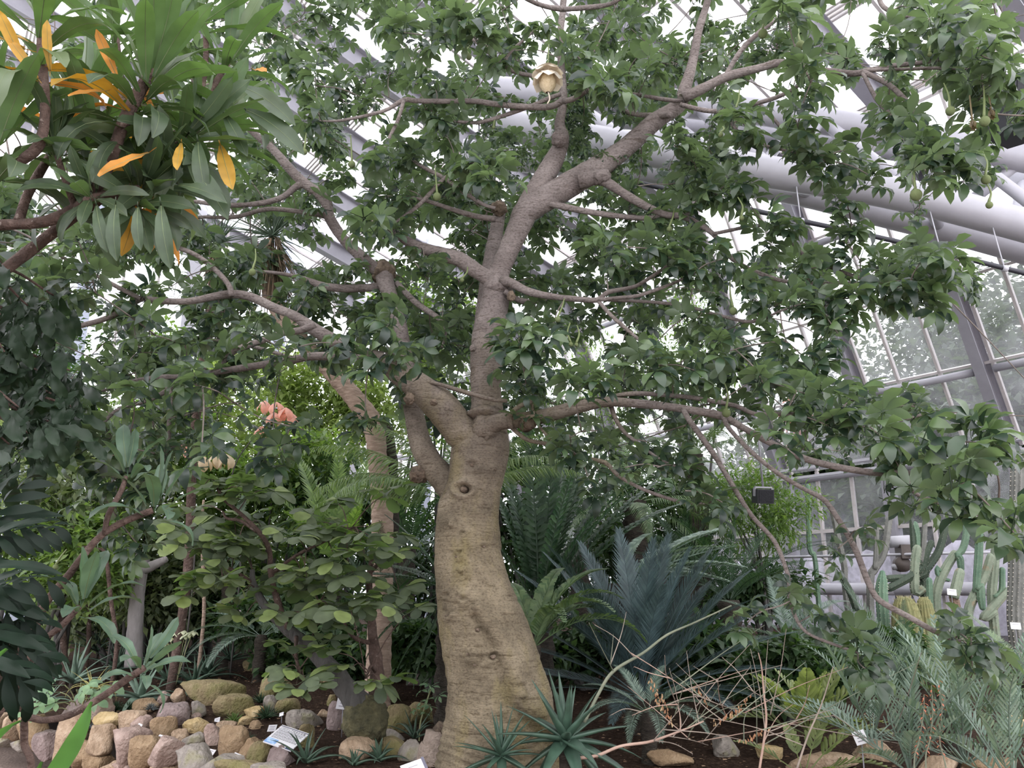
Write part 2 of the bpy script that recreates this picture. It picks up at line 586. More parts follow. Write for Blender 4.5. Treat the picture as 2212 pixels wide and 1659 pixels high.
def glass_wall():
    w = bpy.data.objects.new('wall_glazed', None); COL.objects.link(w)
    struct(w, 'leaning glazed side wall of the glasshouse with grey steel rafters', 'glass wall')
    bays = range(-3, 7)
    zs1 = [Z_RAIL + k * 1.32 for k in range(5)]
    zs0 = [Z_SILL, 1.62, 2.72, Z_RAIL - .12]
    for b in bays:
        s = S0 + b * BAY
        # column and rafter
        MB().add(*flat_beam(wp(s, 0), wp(s, Z_RAIL), .16, .26, NO)).build('column', M_steel, w, smooth=False)
        rf = MB()
        for off, ww, hh in ((0, .03, .30), (-.15, .17, .02), (.15, .17, .02)):
            rf.add(*flat_beam(wp(s, Z_RAIL) - N1 * (.12) + N1 * off, wp(s, Z_EAVE) - N1 * .12 + N1 * off, ww, hh, N1))
        rf.build('rafter', M_steel, w, smooth=False)
        for side in (-1, 1):
            MB().add(*flat_beam(wp(s + side * .13, Z_RAIL) + N1 * .03, wp(s + side * .13, Z_EAVE) + N1 * .03, .05, .08, N1)).build('glazing_bar', M_alu, w, smooth=False)
        if b == 6: continue
        s1 = s + BAY
        for k in (1, 2):
            sm = s + BAY * k / 3
            MB().add(*flat_beam(wp(sm, Z_RAIL) + N1 * .03, wp(sm, Z_EAVE) + N1 * .03, .045, .09, N1)).build('glazing_bar', M_alu, w, smooth=False)
            MB().add(*flat_beam(wp(sm, Z_SILL), wp(sm, Z_RAIL), .05, .08, NO)).build('mullion', M_alu, w, smooth=False)
        for zi, z in enumerate(zs1):
            if zi:
                MB().add(*flat_beam(wp(s, z) + N1 * .03, wp(s1, z) + N1 * .03, .045, .09, N1)).build('transom', M_alu, w, smooth=False)
            if zi % 2 == 1 or zi == 0:
                mb = MB()
                C = np.array([wp(s + .16, z) - N1 * .10 - E1 * .1, wp(s1 - .16, z) - N1 * .10 - E1 * .1])
                tube(mb, spline(C, n=4), .065, 10)
                mb.build('purlin_tube', M_tube, w)
        for z in zs0:
            MB().add(*flat_beam(wp(s, z), wp(s1, z), .07, .07, Z)).build('transom', M_alu, w, smooth=False)
        mb = MB()
        tube(mb, spline(np.array([wp(s, 1.62) - NO * .22, wp(s1, 1.62) - NO * .22]), n=3), .11, 12)
        mb.build('heating_pipe', M_tube, w)
        for k in range(3):
            a, c = s + BAY * k / 3 + .03, s + BAY * (k + 1) / 3 - .03
            for i in range(len(zs1)):
                z0 = zs1[i] + .02
                z1 = (zs1[i + 1] if i + 1 < len(zs1) else Z_EAVE) - .02
                MB().add(*quad_pane(wp(a, z0) + N1 * .03, wp(c, z0) + N1 * .03, wp(c, z1) + N1 * .03, wp(a, z1) + N1 * .03, N1)).build('pane', M_glass, w, smooth=False)
            for i in range(3):
                MB().add(*quad_pane(wp(a, zs0[i] + .03), wp(c, zs0[i] + .03), wp(c, zs0[i + 1] - .03), wp(a, zs0[i + 1] - .03), NO)).build('pane', M_glass, w, smooth=False)
    # sill wall and the channel rail along the knee
    sA, sB = S0 - 3 * BAY, S0 + 6 * BAY
    MB().add(*flat_beam(wp(sA, .25) + NO * .05, wp(sB, .25) + NO * .05, .25, .6, Z)).build('sill_wall', M_conc, w, smooth=False)
    rl = MB()
    for dz, dn in ((0, .0), (.16, -.12), (-.02, -.24), (.16, -.24)):
        rl.add(*flat_beam(wp(sA, Z_RAIL - .1) - NO * (.06 - dn) + Z * dz, wp(sB, Z_RAIL - .1) - NO * (.06 - dn) + Z * dz, .05, .05, Z))
    rl.build('knee_rail', M_steel_pale, w, smooth=False)
    # white corner brackets
    for b in bays:
        s = S0 + b * BAY
        q = wp(s, Z_RAIL - .3) - NO * .16
        V = [q + U * .02, q - NO * .28 + Z * .34 + U * .02, q + Z * .34 + U * .02, q - U * .02, q - NO * .28 + Z * .34 - U * .02, q + Z * .34 - U * .02]
        MB().add(V, [(0, 1, 2), (5, 4, 3), (0, 3, 4, 1), (1, 4, 5, 2), (2, 5, 3, 0)]).build('bracket', M_steel_pale, w, smooth=False)
glass_wall()

# -- roof, rising inwards from the eave
SLOPE = .30
def rp(s, a):
    """a metres inwards from the eave."""
    return wp(s, Z_EAVE) - NO * a + Z * (a * SLOPE)
NR = unit(Z + NO * SLOPE)
def roof():
    w = bpy.data.objects.new('ceiling_roof', None); COL.objects.link(w)
    struct(w, 'glazed roof of the glasshouse with grey steel beams and pale bars', 'glass roof')
    b0, b1, A1 = -3, 6, 19.0
    rows = np.arange(0, A1 + .1, 1.9)
    for b in range(b0, b1 + 1):
        s = S0 + b * BAY
        rf = MB()
        for off, ww, hh in ((0, .04, .42), (-.21, .24, .025), (.21, .24, .025)):
            rf.add(*flat_beam(rp(s, 0) - NR * .26 + NR * off, rp(s, A1) - NR * .26 + NR * off, ww, hh, NR))
        rf.build('rafter', M_steel, w, smooth=False)
        if b == b1: continue
        for k in (1, 2):
            sm = s + BAY * k / 3
            MB().add(*flat_beam(rp(sm, 0), rp(sm, A1), .05, .09, NR)).build('glazing_bar', M_alu, w, smooth=False)
        for k in range(3):
            a, c = s + BAY * k / 3 + .03, s + BAY * (k + 1) / 3 - .03
            for i in range(len(rows) - 1):
                MB().add(*quad_pane(rp(a, rows[i] + .03), rp(c, rows[i] + .03), rp(c, rows[i + 1] - .03), rp(a, rows[i + 1] - .03), NR)).build('pane', M_glass_roof, w, smooth=False)
    sA, sB = S0 + b0 * BAY, S0 + b1 * BAY
    for i, a in enumerate(rows):
        mb = MB()
        for da in (-.11, -.04, .03, .10):
            mb.add(*flat_beam(rp(sA, a + da), rp(sB, a + da), .035, .06, NR))
        mb.build('purlin', M_alu, w, smooth=False)
roof()

# -- far end wall, square to the glazed one
def end_wall():
    w = bpy.data.objects.new('wall_end', None); COL.objects.link(w)
    struct(w, 'distant pale end wall of the glasshouse with columns and panels', 'glass wall')
    sE = S0 + 6 * BAY
    base = A0 + U * sE
    D = -NO
    def ep(a, z): return base + D * a + Z * z
    tops = 14.0
    k = 0
    for a in np.arange(0, 25, 2.4):
        MB().add(*flat_beam(ep(a, 0), ep(a, tops), .34, .30, U)).build('column', M_panel if k % 2 else M_steel_pale, w, smooth=False)
        k += 1
        for j in range(1, 3):
            MB().add(*flat_beam(ep(a + j * .8, 0), ep(a + j * .8, tops), .06, .08, U)).build('mullion', M_alu, w, smooth=False)
        for z0 in (.6, 3.0, 5.4, 7.8, 10.2):
            z1 = z0 + 2.32
            solid = a > 11 and z0 < 7 and (int(a * 3) % 3 != 1)
            for j in range(3):
                MB().add(*quad_pane(ep(a + j * .8 + .05, z0), ep(a + j * .8 + .75, z0), ep(a + j * .8 + .75, z1), ep(a + j * .8 + .05, z1), U)).build('panel' if solid else 'pane', M_panel if solid else M_glass, w, smooth=False)
    for z in (.6, 3.0, 5.4, 7.8, 10.2, 12.6):
        MB().add(*flat_beam(ep(-.5, z), ep(26, z), .1, .12, Z)).build('transom', M_steel_pale, w, smooth=False)
end_wall()

# -- big tube truss crossing under the roof
def truss():
    t = bpy.data.objects.new('trim_1', None); COL.objects.link(t)
    struct(t, 'huge white-grey tubular steel truss crossing beneath the roof', 'truss')
    def chord(pts, r):
        C = np.array([P(x, y, Y) for x, y, Y in pts])
        mb = MB()
        tube(mb, spline(C, step=.35), r, 22)
        mb.build('chord', M_tube, t)
        return spline(C, step=.1)
    c1 = chord([(1050, 262, 9.2), (1573, 357, 9.2), (1911, 413, 9.2), (2212, 487, 9.2), (2700, 625, 9.2)], .215)
    c2 = chord([(1000, 330, 10.6), (1600, 392, 10.6), (1945, 470, 10.6), (2212, 540, 10.6), (2700, 690, 10.6)], .21)
    c3 = chord([(1000, 190, 9.9), (1480, 225, 9.9), (1790, 262, 9.9), (2212, 342, 9.9), (2700, 450, 9.9)], .20)
    c4 = chord([(1000, 225, 11.2), (1480, 268, 11.2), (1945, 325, 11.2), (2212, 385, 11.2), (2700, 500, 11.2)], .18)
    def near(c, x):
        return c[int(np.argmin(np.abs(c[:, 0] - x)))]
    xs = np.arange(-.2, 9.5, .95)
    for i, x in enumerate(xs):
        for (ca, cb) in ((c1, c3), (c2, c4), (c1, c2)) if i % 2 == 0 else ((c3, c1), (c4, c2), (c3, c4), (c2, c3)):
            a, b = near(ca, x), near(cb, x + .95)
            mb = MB()
            tube(mb, np.linspace(a, b, 4), .085, 12)
            mb.build('diagonal', M_tube, t)
    return c1, c2
CH1, CH2 = truss()

def hanging_pipe():
    C = np.array([P(x, y, 8.9) for x, y in ((1300, 375), (1640, 457), (1930, 520), (2212, 590), (2600, 690))])
    S_ = spline(C, step=.3)
    t = thing('hanging_pipe', 'thin black water pipe hung beneath the tubular truss', 'pipe', S_[0])
    o0 = S_[0]
    mb = MB(); tube(mb, S_ - o0, .032, 10); mb.build('pipe', M_rubber, t)
    for x, y in ((1730, 478), (2033, 545), (2170, 580)):
        q = P(x, y, 8.9)
        k = CH1[int(np.argmin(np.abs(CH1[:, 0] - q[0] - .1)))]
        mb = MB(); tube(mb, np.array([q - o0, k - o0]), .008, 6)
        V, F = tube_arrays(np.array([q - [.03, 0, 0], q + [.03, 0, 0]]) - o0, .042, 10)
        mb.add(V, F)
        mb.build('hanger', M_steel_pale, t)
hanging_pipe()
# ================================================================== BAOBAB
def baobab_bark():
    """Smooth folded bark: tan and algae-stained low down, pinkish grey on the limbs."""
    m, n, out = new_mat('baobab_bark')
    L = n.links
    tc = n.nodes.new('ShaderNodeTexCoord')
    def noise(scale, stretch, detail=6, rough=.65):
        mp = n.nodes.new('ShaderNodeMapping')
        mp.inputs['Scale'].default_value = stretch
        L.new(tc.outputs['Object'], mp.inputs[0])
        nz = n.nodes.new('ShaderNodeTexNoise')
        nz.inputs['Scale'].default_value = scale
        nz.inputs['Detail'].default_value = detail
        nz.inputs['Roughness'].default_value = rough
        L.new(mp.outputs[0], nz.inputs['Vector'])
        return nz.outputs['Fac']
    def mixc(fac, c1, c2, mode='MIX'):
        mx = n.nodes.new('ShaderNodeMix'); mx.data_type = 'RGBA'; mx.blend_type = mode
        if fac is None: mx.inputs[0].default_value = 1
        else: L.new(fac, mx.inputs[0])
        for i, c in ((6, c1), (7, c2)):
            if isinstance(c, tuple): mx.inputs[i].default_value = (*c, 1)
            else: L.new(c, mx.inputs[i])
        return mx.outputs[2]
    blot = noise(3.2, (1, 1, 1.4), 7)
    low = ramp(n, [(.30, (.095, .077, .052)), (.5, (.175, .142, .097)), (.70, (.285, .237, .165))]); L.new(blot, low.inputs['Fac'])
    high = ramp(n, [(.30, (.135, .11, .104)), (.5, (.205, .172, .162)), (.70, (.30, .258, .245))]); L.new(blot, high.inputs['Fac'])
    sep = n.nodes.new('ShaderNodeSeparateXYZ'); L.new(tc.outputs['Object'], sep.inputs[0])
    mr = n.nodes.new('ShaderNodeMapRange')
    mr.inputs[1].default_value, mr.inputs[2].default_value = 1.5, 3.0
    L.new(sep.outputs['Z'], mr.inputs[0])
    # away from the stem the bark is limb bark at any height
    cb = n.nodes.new('ShaderNodeCombineXYZ'); L.new(sep.outputs['X'], cb.inputs[0]); L.new(sep.outputs['Y'], cb.inputs[1])
    ln = n.nodes.new('ShaderNodeVectorMath'); ln.operation = 'LENGTH'; L.new(cb.outputs[0], ln.inputs[0])
    m2 = n.nodes.new('ShaderNodeMapRange'); m2.inputs[1].default_value, m2.inputs[2].default_value = .6, 1.0
    L.new(ln.outputs['Value'], m2.inputs[0])
    mm = n.nodes.new('ShaderNodeMath'); mm.operation = 'MAXIMUM'
    L.new(mr.outputs[0], mm.inputs[0]); L.new(m2.outputs[0], mm.inputs[1])
    mr = mm
    col = mixc(mr.outputs[0], low.outputs['Color'], high.outputs['Color'])
    alg = ramp(n, [(.50, (0, 0, 0)), (.66, (.8, .8, .8))]); L.new(noise(2.4, (1.3, 1.3, .6), 7), alg.inputs['Fac'])
    inv = n.nodes.new('ShaderNodeMath'); inv.operation = 'SUBTRACT'; inv.inputs[0].default_value = 1.0; inv.use_clamp = True
    L.new(mr.outputs[0], inv.inputs[1])
    am = n.nodes.new('ShaderNodeMath'); am.operation = 'MULTIPLY'
    L.new(alg.outputs['Color'], am.inputs[0]); L.new(inv.outputs[0], am.inputs[1])
    col = mixc(am.outputs[0], col, (.20, .165, .075))
    fis = noise(5.5, (1, 1, 7), 7, .68)          # level fissures
    fr = ramp(n, [(.36, (.60, .57, .53)), (.42, (1, 1, 1)), (.60, (1, 1, 1)), (.70, (1.18, 1.16, 1.12))]); L.new(fis, fr.inputs['Fac'])
    col = mixc(None, col, fr.outputs['Color'], 'MULTIPLY')
    spk = noise(60, (1, 1, 1.6), 3)
    sr = ramp(n, [(.36, (.66, .63, .60)), (.48, (1, 1, 1)), (.68, (1.18, 1.16, 1.13))]); L.new(spk, sr.inputs['Fac'])
    col = mixc(None, col, sr.outputs['Color'], 'MULTIPLY')
    b = n.nodes.new('ShaderNodeBsdfPrincipled')
    L.new(col, b.inputs['Base Color'])
    b.inputs['Roughness'].default_value = .8
    b.inputs['Specular IOR Level'].default_value = .25
    bp = n.nodes.new('ShaderNodeBump')
    bp.inputs['Strength'].default_value = .9
    bp.inputs['Distance'].default_value = .022
    ad = n.nodes.new('ShaderNodeMath'); ad.operation = 'MULTIPLY_ADD'; ad.inputs[1].default_value = .45
    L.new(noise(26, (1, 1, 3), 6), ad.inputs[0]); L.new(fis, ad.inputs[2])
    L.new(ad.outputs[0], bp.inputs['Height'])
    L.new(bp.outputs[0], b.inputs['Normal'])
    L.new(b.outputs[0], out.inputs['Surface'])
    return m

M_trunk = M_limb = baobab_bark()
M_wound = noise_mat('wound_cork', [(.3, (.06, .045, .035)), (.6, (.20, .15, .11)), (.8, (.34, .26, .19))], scale=18, bump=.8, bscale=40)
M_leafA = leaf_mat('baobab_leaf', [(0, (.014, .029, .021)), (.4, (.030, .056, .031)), (.75, (.052, .090, .043)), (1, (.098, .148, .060))], rough=.36, trans=.36, spec=.7, back=(.105, .148, .086), tcol=(1.5, 1.62, .95))
M_twig = noise_mat('green_grey_twig', [(.3, (.10, .085, .075)), (.7, (.22, .18, .16))], scale=20, bump=.2)
M_fruit = noise_mat('velvet_green_fruit', [(.3, (.10, .13, .06)), (.7, (.18, .21, .09))], scale=30, rough=.9, bump=.3, bscale=200)
M_stalk = leaf_mat('fruit_stalk', [(0, (.10, .14, .05)), (1, (.16, .19, .07))], trans=0, rough=.6)
M_petal = leaf_mat('cream_petal', [(0, (.70, .62, .52)), (1, (.85, .78, .68))], trans=.35, rough=.7, tcol=(1, .95, .85))
M_stamen = noise_mat('yellow_stamens', [(.3, (.52, .40, .24)), (.7, (.70, .58, .40))], scale=60, rough=.9, bump=.5, bscale=150)

TY = 5.2
baobab = thing('baobab_tree', 'great baobab tree with thick pale trunk and spreading leafy crown', 'tree', P(1075, 1690, TY))
BO = np.array(baobab.location)

CREASE = np.array([(1024, 1336), (1052, 1375), (1078, 1425), (1090, 1475), (1104, 1520), (1140, 1556), (1175, 1590), (1215, 1640)], float)
KNOTS = [(1002, 1057, 20, .05, 1), (1032, 1360, 11, .02, 1), (1065, 1418, 14, .03, 1), (1020, 1412, 20, .018, -1), (998, 1205, 14, .012, -1),
         (1000, 1150, 6, .02, 1), (993, 1192, 7, .02, 1), (1000, 1290, 20, .012, -1), (975, 1330, 20, .012, -1), (978, 1128, 16, .016, -1),
         (1020, 1005, 16, .016, 1), (1045, 1180, 10, .01, 1), (1000, 1235, 14, .016, -1), (1062, 1010, 10, .012, -1), (965, 1285, 10, .012, 1),
         (1122, 1500, 12, .012, -1), (1040, 1440, 22, .012, -1)]

def seg_dist(px, py, L):
    d = np.full(len(px), 1e9)
    for a, b in zip(L[:-1], L[1:]):
        ab = b - a
        t = np.clip(((px - a[0]) * ab[0] + (py - a[1]) * ab[1]) / (ab @ ab + 1e-9), 0, 1)
        d = np.minimum(d, np.hypot(px - a[0] - t * ab[0], py - a[1] - t * ab[1]))
    return d

def trunk():
    E_ = [(1730, 928, 1262), (1659, 940, 1235), (1610, 950, 1213), (1560, 958, 1200), (1500, 963, 1192), (1440, 961, 1174), (1390, 953, 1158), (1330, 947, 1135),
          (1280, 942, 1112), (1240, 941, 1096), (1200, 940, 1086), (1140, 942, 1081), (1090, 948, 1081), (1050, 962, 1086), (1015, 970, 1092), (975, 974, 1096),
          (945, 985, 1096), (915, 1003, 1094), (890, 1014, 1087), (850, 1016, 1084), (800, 1015, 1086), (750, 1017, 1088), (700, 1024, 1092), (650, 1039, 1098),
          (620, 1043, 1101), (598, 1046, 1099), (585, 1052, 1096)]
    rows = []
    for py, a, b in E_:
        l, r_ = P(a, py, TY), P(b, py, TY)
        rows.append([*((l + r_) / 2), abs(r_[0] - l[0]) / 2])
    Q = spline(rows[::1], step=.011)
    n, seg = len(Q), 96
    th = np.linspace(0, 2 * np.pi, seg, endpoint=False)
    dirs = np.stack([np.cos(th), np.sin(th) * .96, np.zeros(seg)], 1)
    C = np.repeat(Q[:, :3], seg, 0)
    D = np.tile(dirs, (n, 1))
    R = np.repeat(Q[:, 3], seg)
    V = C + D * R[:, None]
    z = V[:, 2]
    low = np.clip((2.2 - z) / 1.8, 0, 1)
    w = np.stack([V[:, 0] * 1.1, V[:, 1] * 1.1, z * 13 + 1.2 * vnoise(V * 3, 5)], 1)
    wr = vnoise(w, 11)
    wr2 = vnoise(np.stack([V[:, 0] * 4, V[:, 1] * 4, z * 34], 1), 12)
    mask = np.clip(.35 + vnoise(V * 2.2, 21), 0, 1)
    disp = .020 * fbm(V * 3.2, 2, 3) - .024 * mask * np.clip(wr - .2, 0, 1) - .011 * np.clip(wr2 - .15, 0, 1) * (.5 + low) + .005 * fbm(V * 26, 31, 3)
    # tight rings of folded bark at the very foot and at the fork
    foot = np.exp(-((z - .52) / .22) ** 2)
    disp += .010 * foot * np.sin(z * 140 + 5 * vnoise(V * 5, 8))
    px, py, _ = proj(V)
    front = D[:, 1] < .25
    dc = seg_dist(px, py, CREASE)
    disp -= np.where(front, .050 * np.exp(-(dc / 8) ** 2), 0)
    disp += np.where(front & (px > np.interp(py, CREASE[:, 1], CREASE[:, 0])), .035 * np.exp(-((dc - 26) / 18) ** 2), 0)
    for kx, ky, kr, dep, sg in KNOTS:
        d = np.hypot((px - kx), (py - ky) * 1.25)
        if sg > 0:
            k_ = 1.5 * dep * (-1.2 * np.exp(-(d / (kr * .6)) ** 2) + .55 * np.exp(-((d - kr) / (kr * .35)) ** 2))
        else:
            k_ = 1.7 * dep * np.exp(-(d / kr) ** 2) * (1 + 1.6 * vnoise(V * 42, 77))
        disp += np.where(front, k_, 0)
    V = V + D * disp[:, None]
    F = [(i * seg + j, i * seg + (j + 1) % seg, (i + 1) * seg + (j + 1) % seg, (i + 1) * seg + j) for i in range(n - 1) for j in range(seg)]
    F.append(tuple((n - 1) * seg + j for j in range(seg)))
    MB().add(V - BO, F).build('trunk', M_trunk, baobab)
trunk()

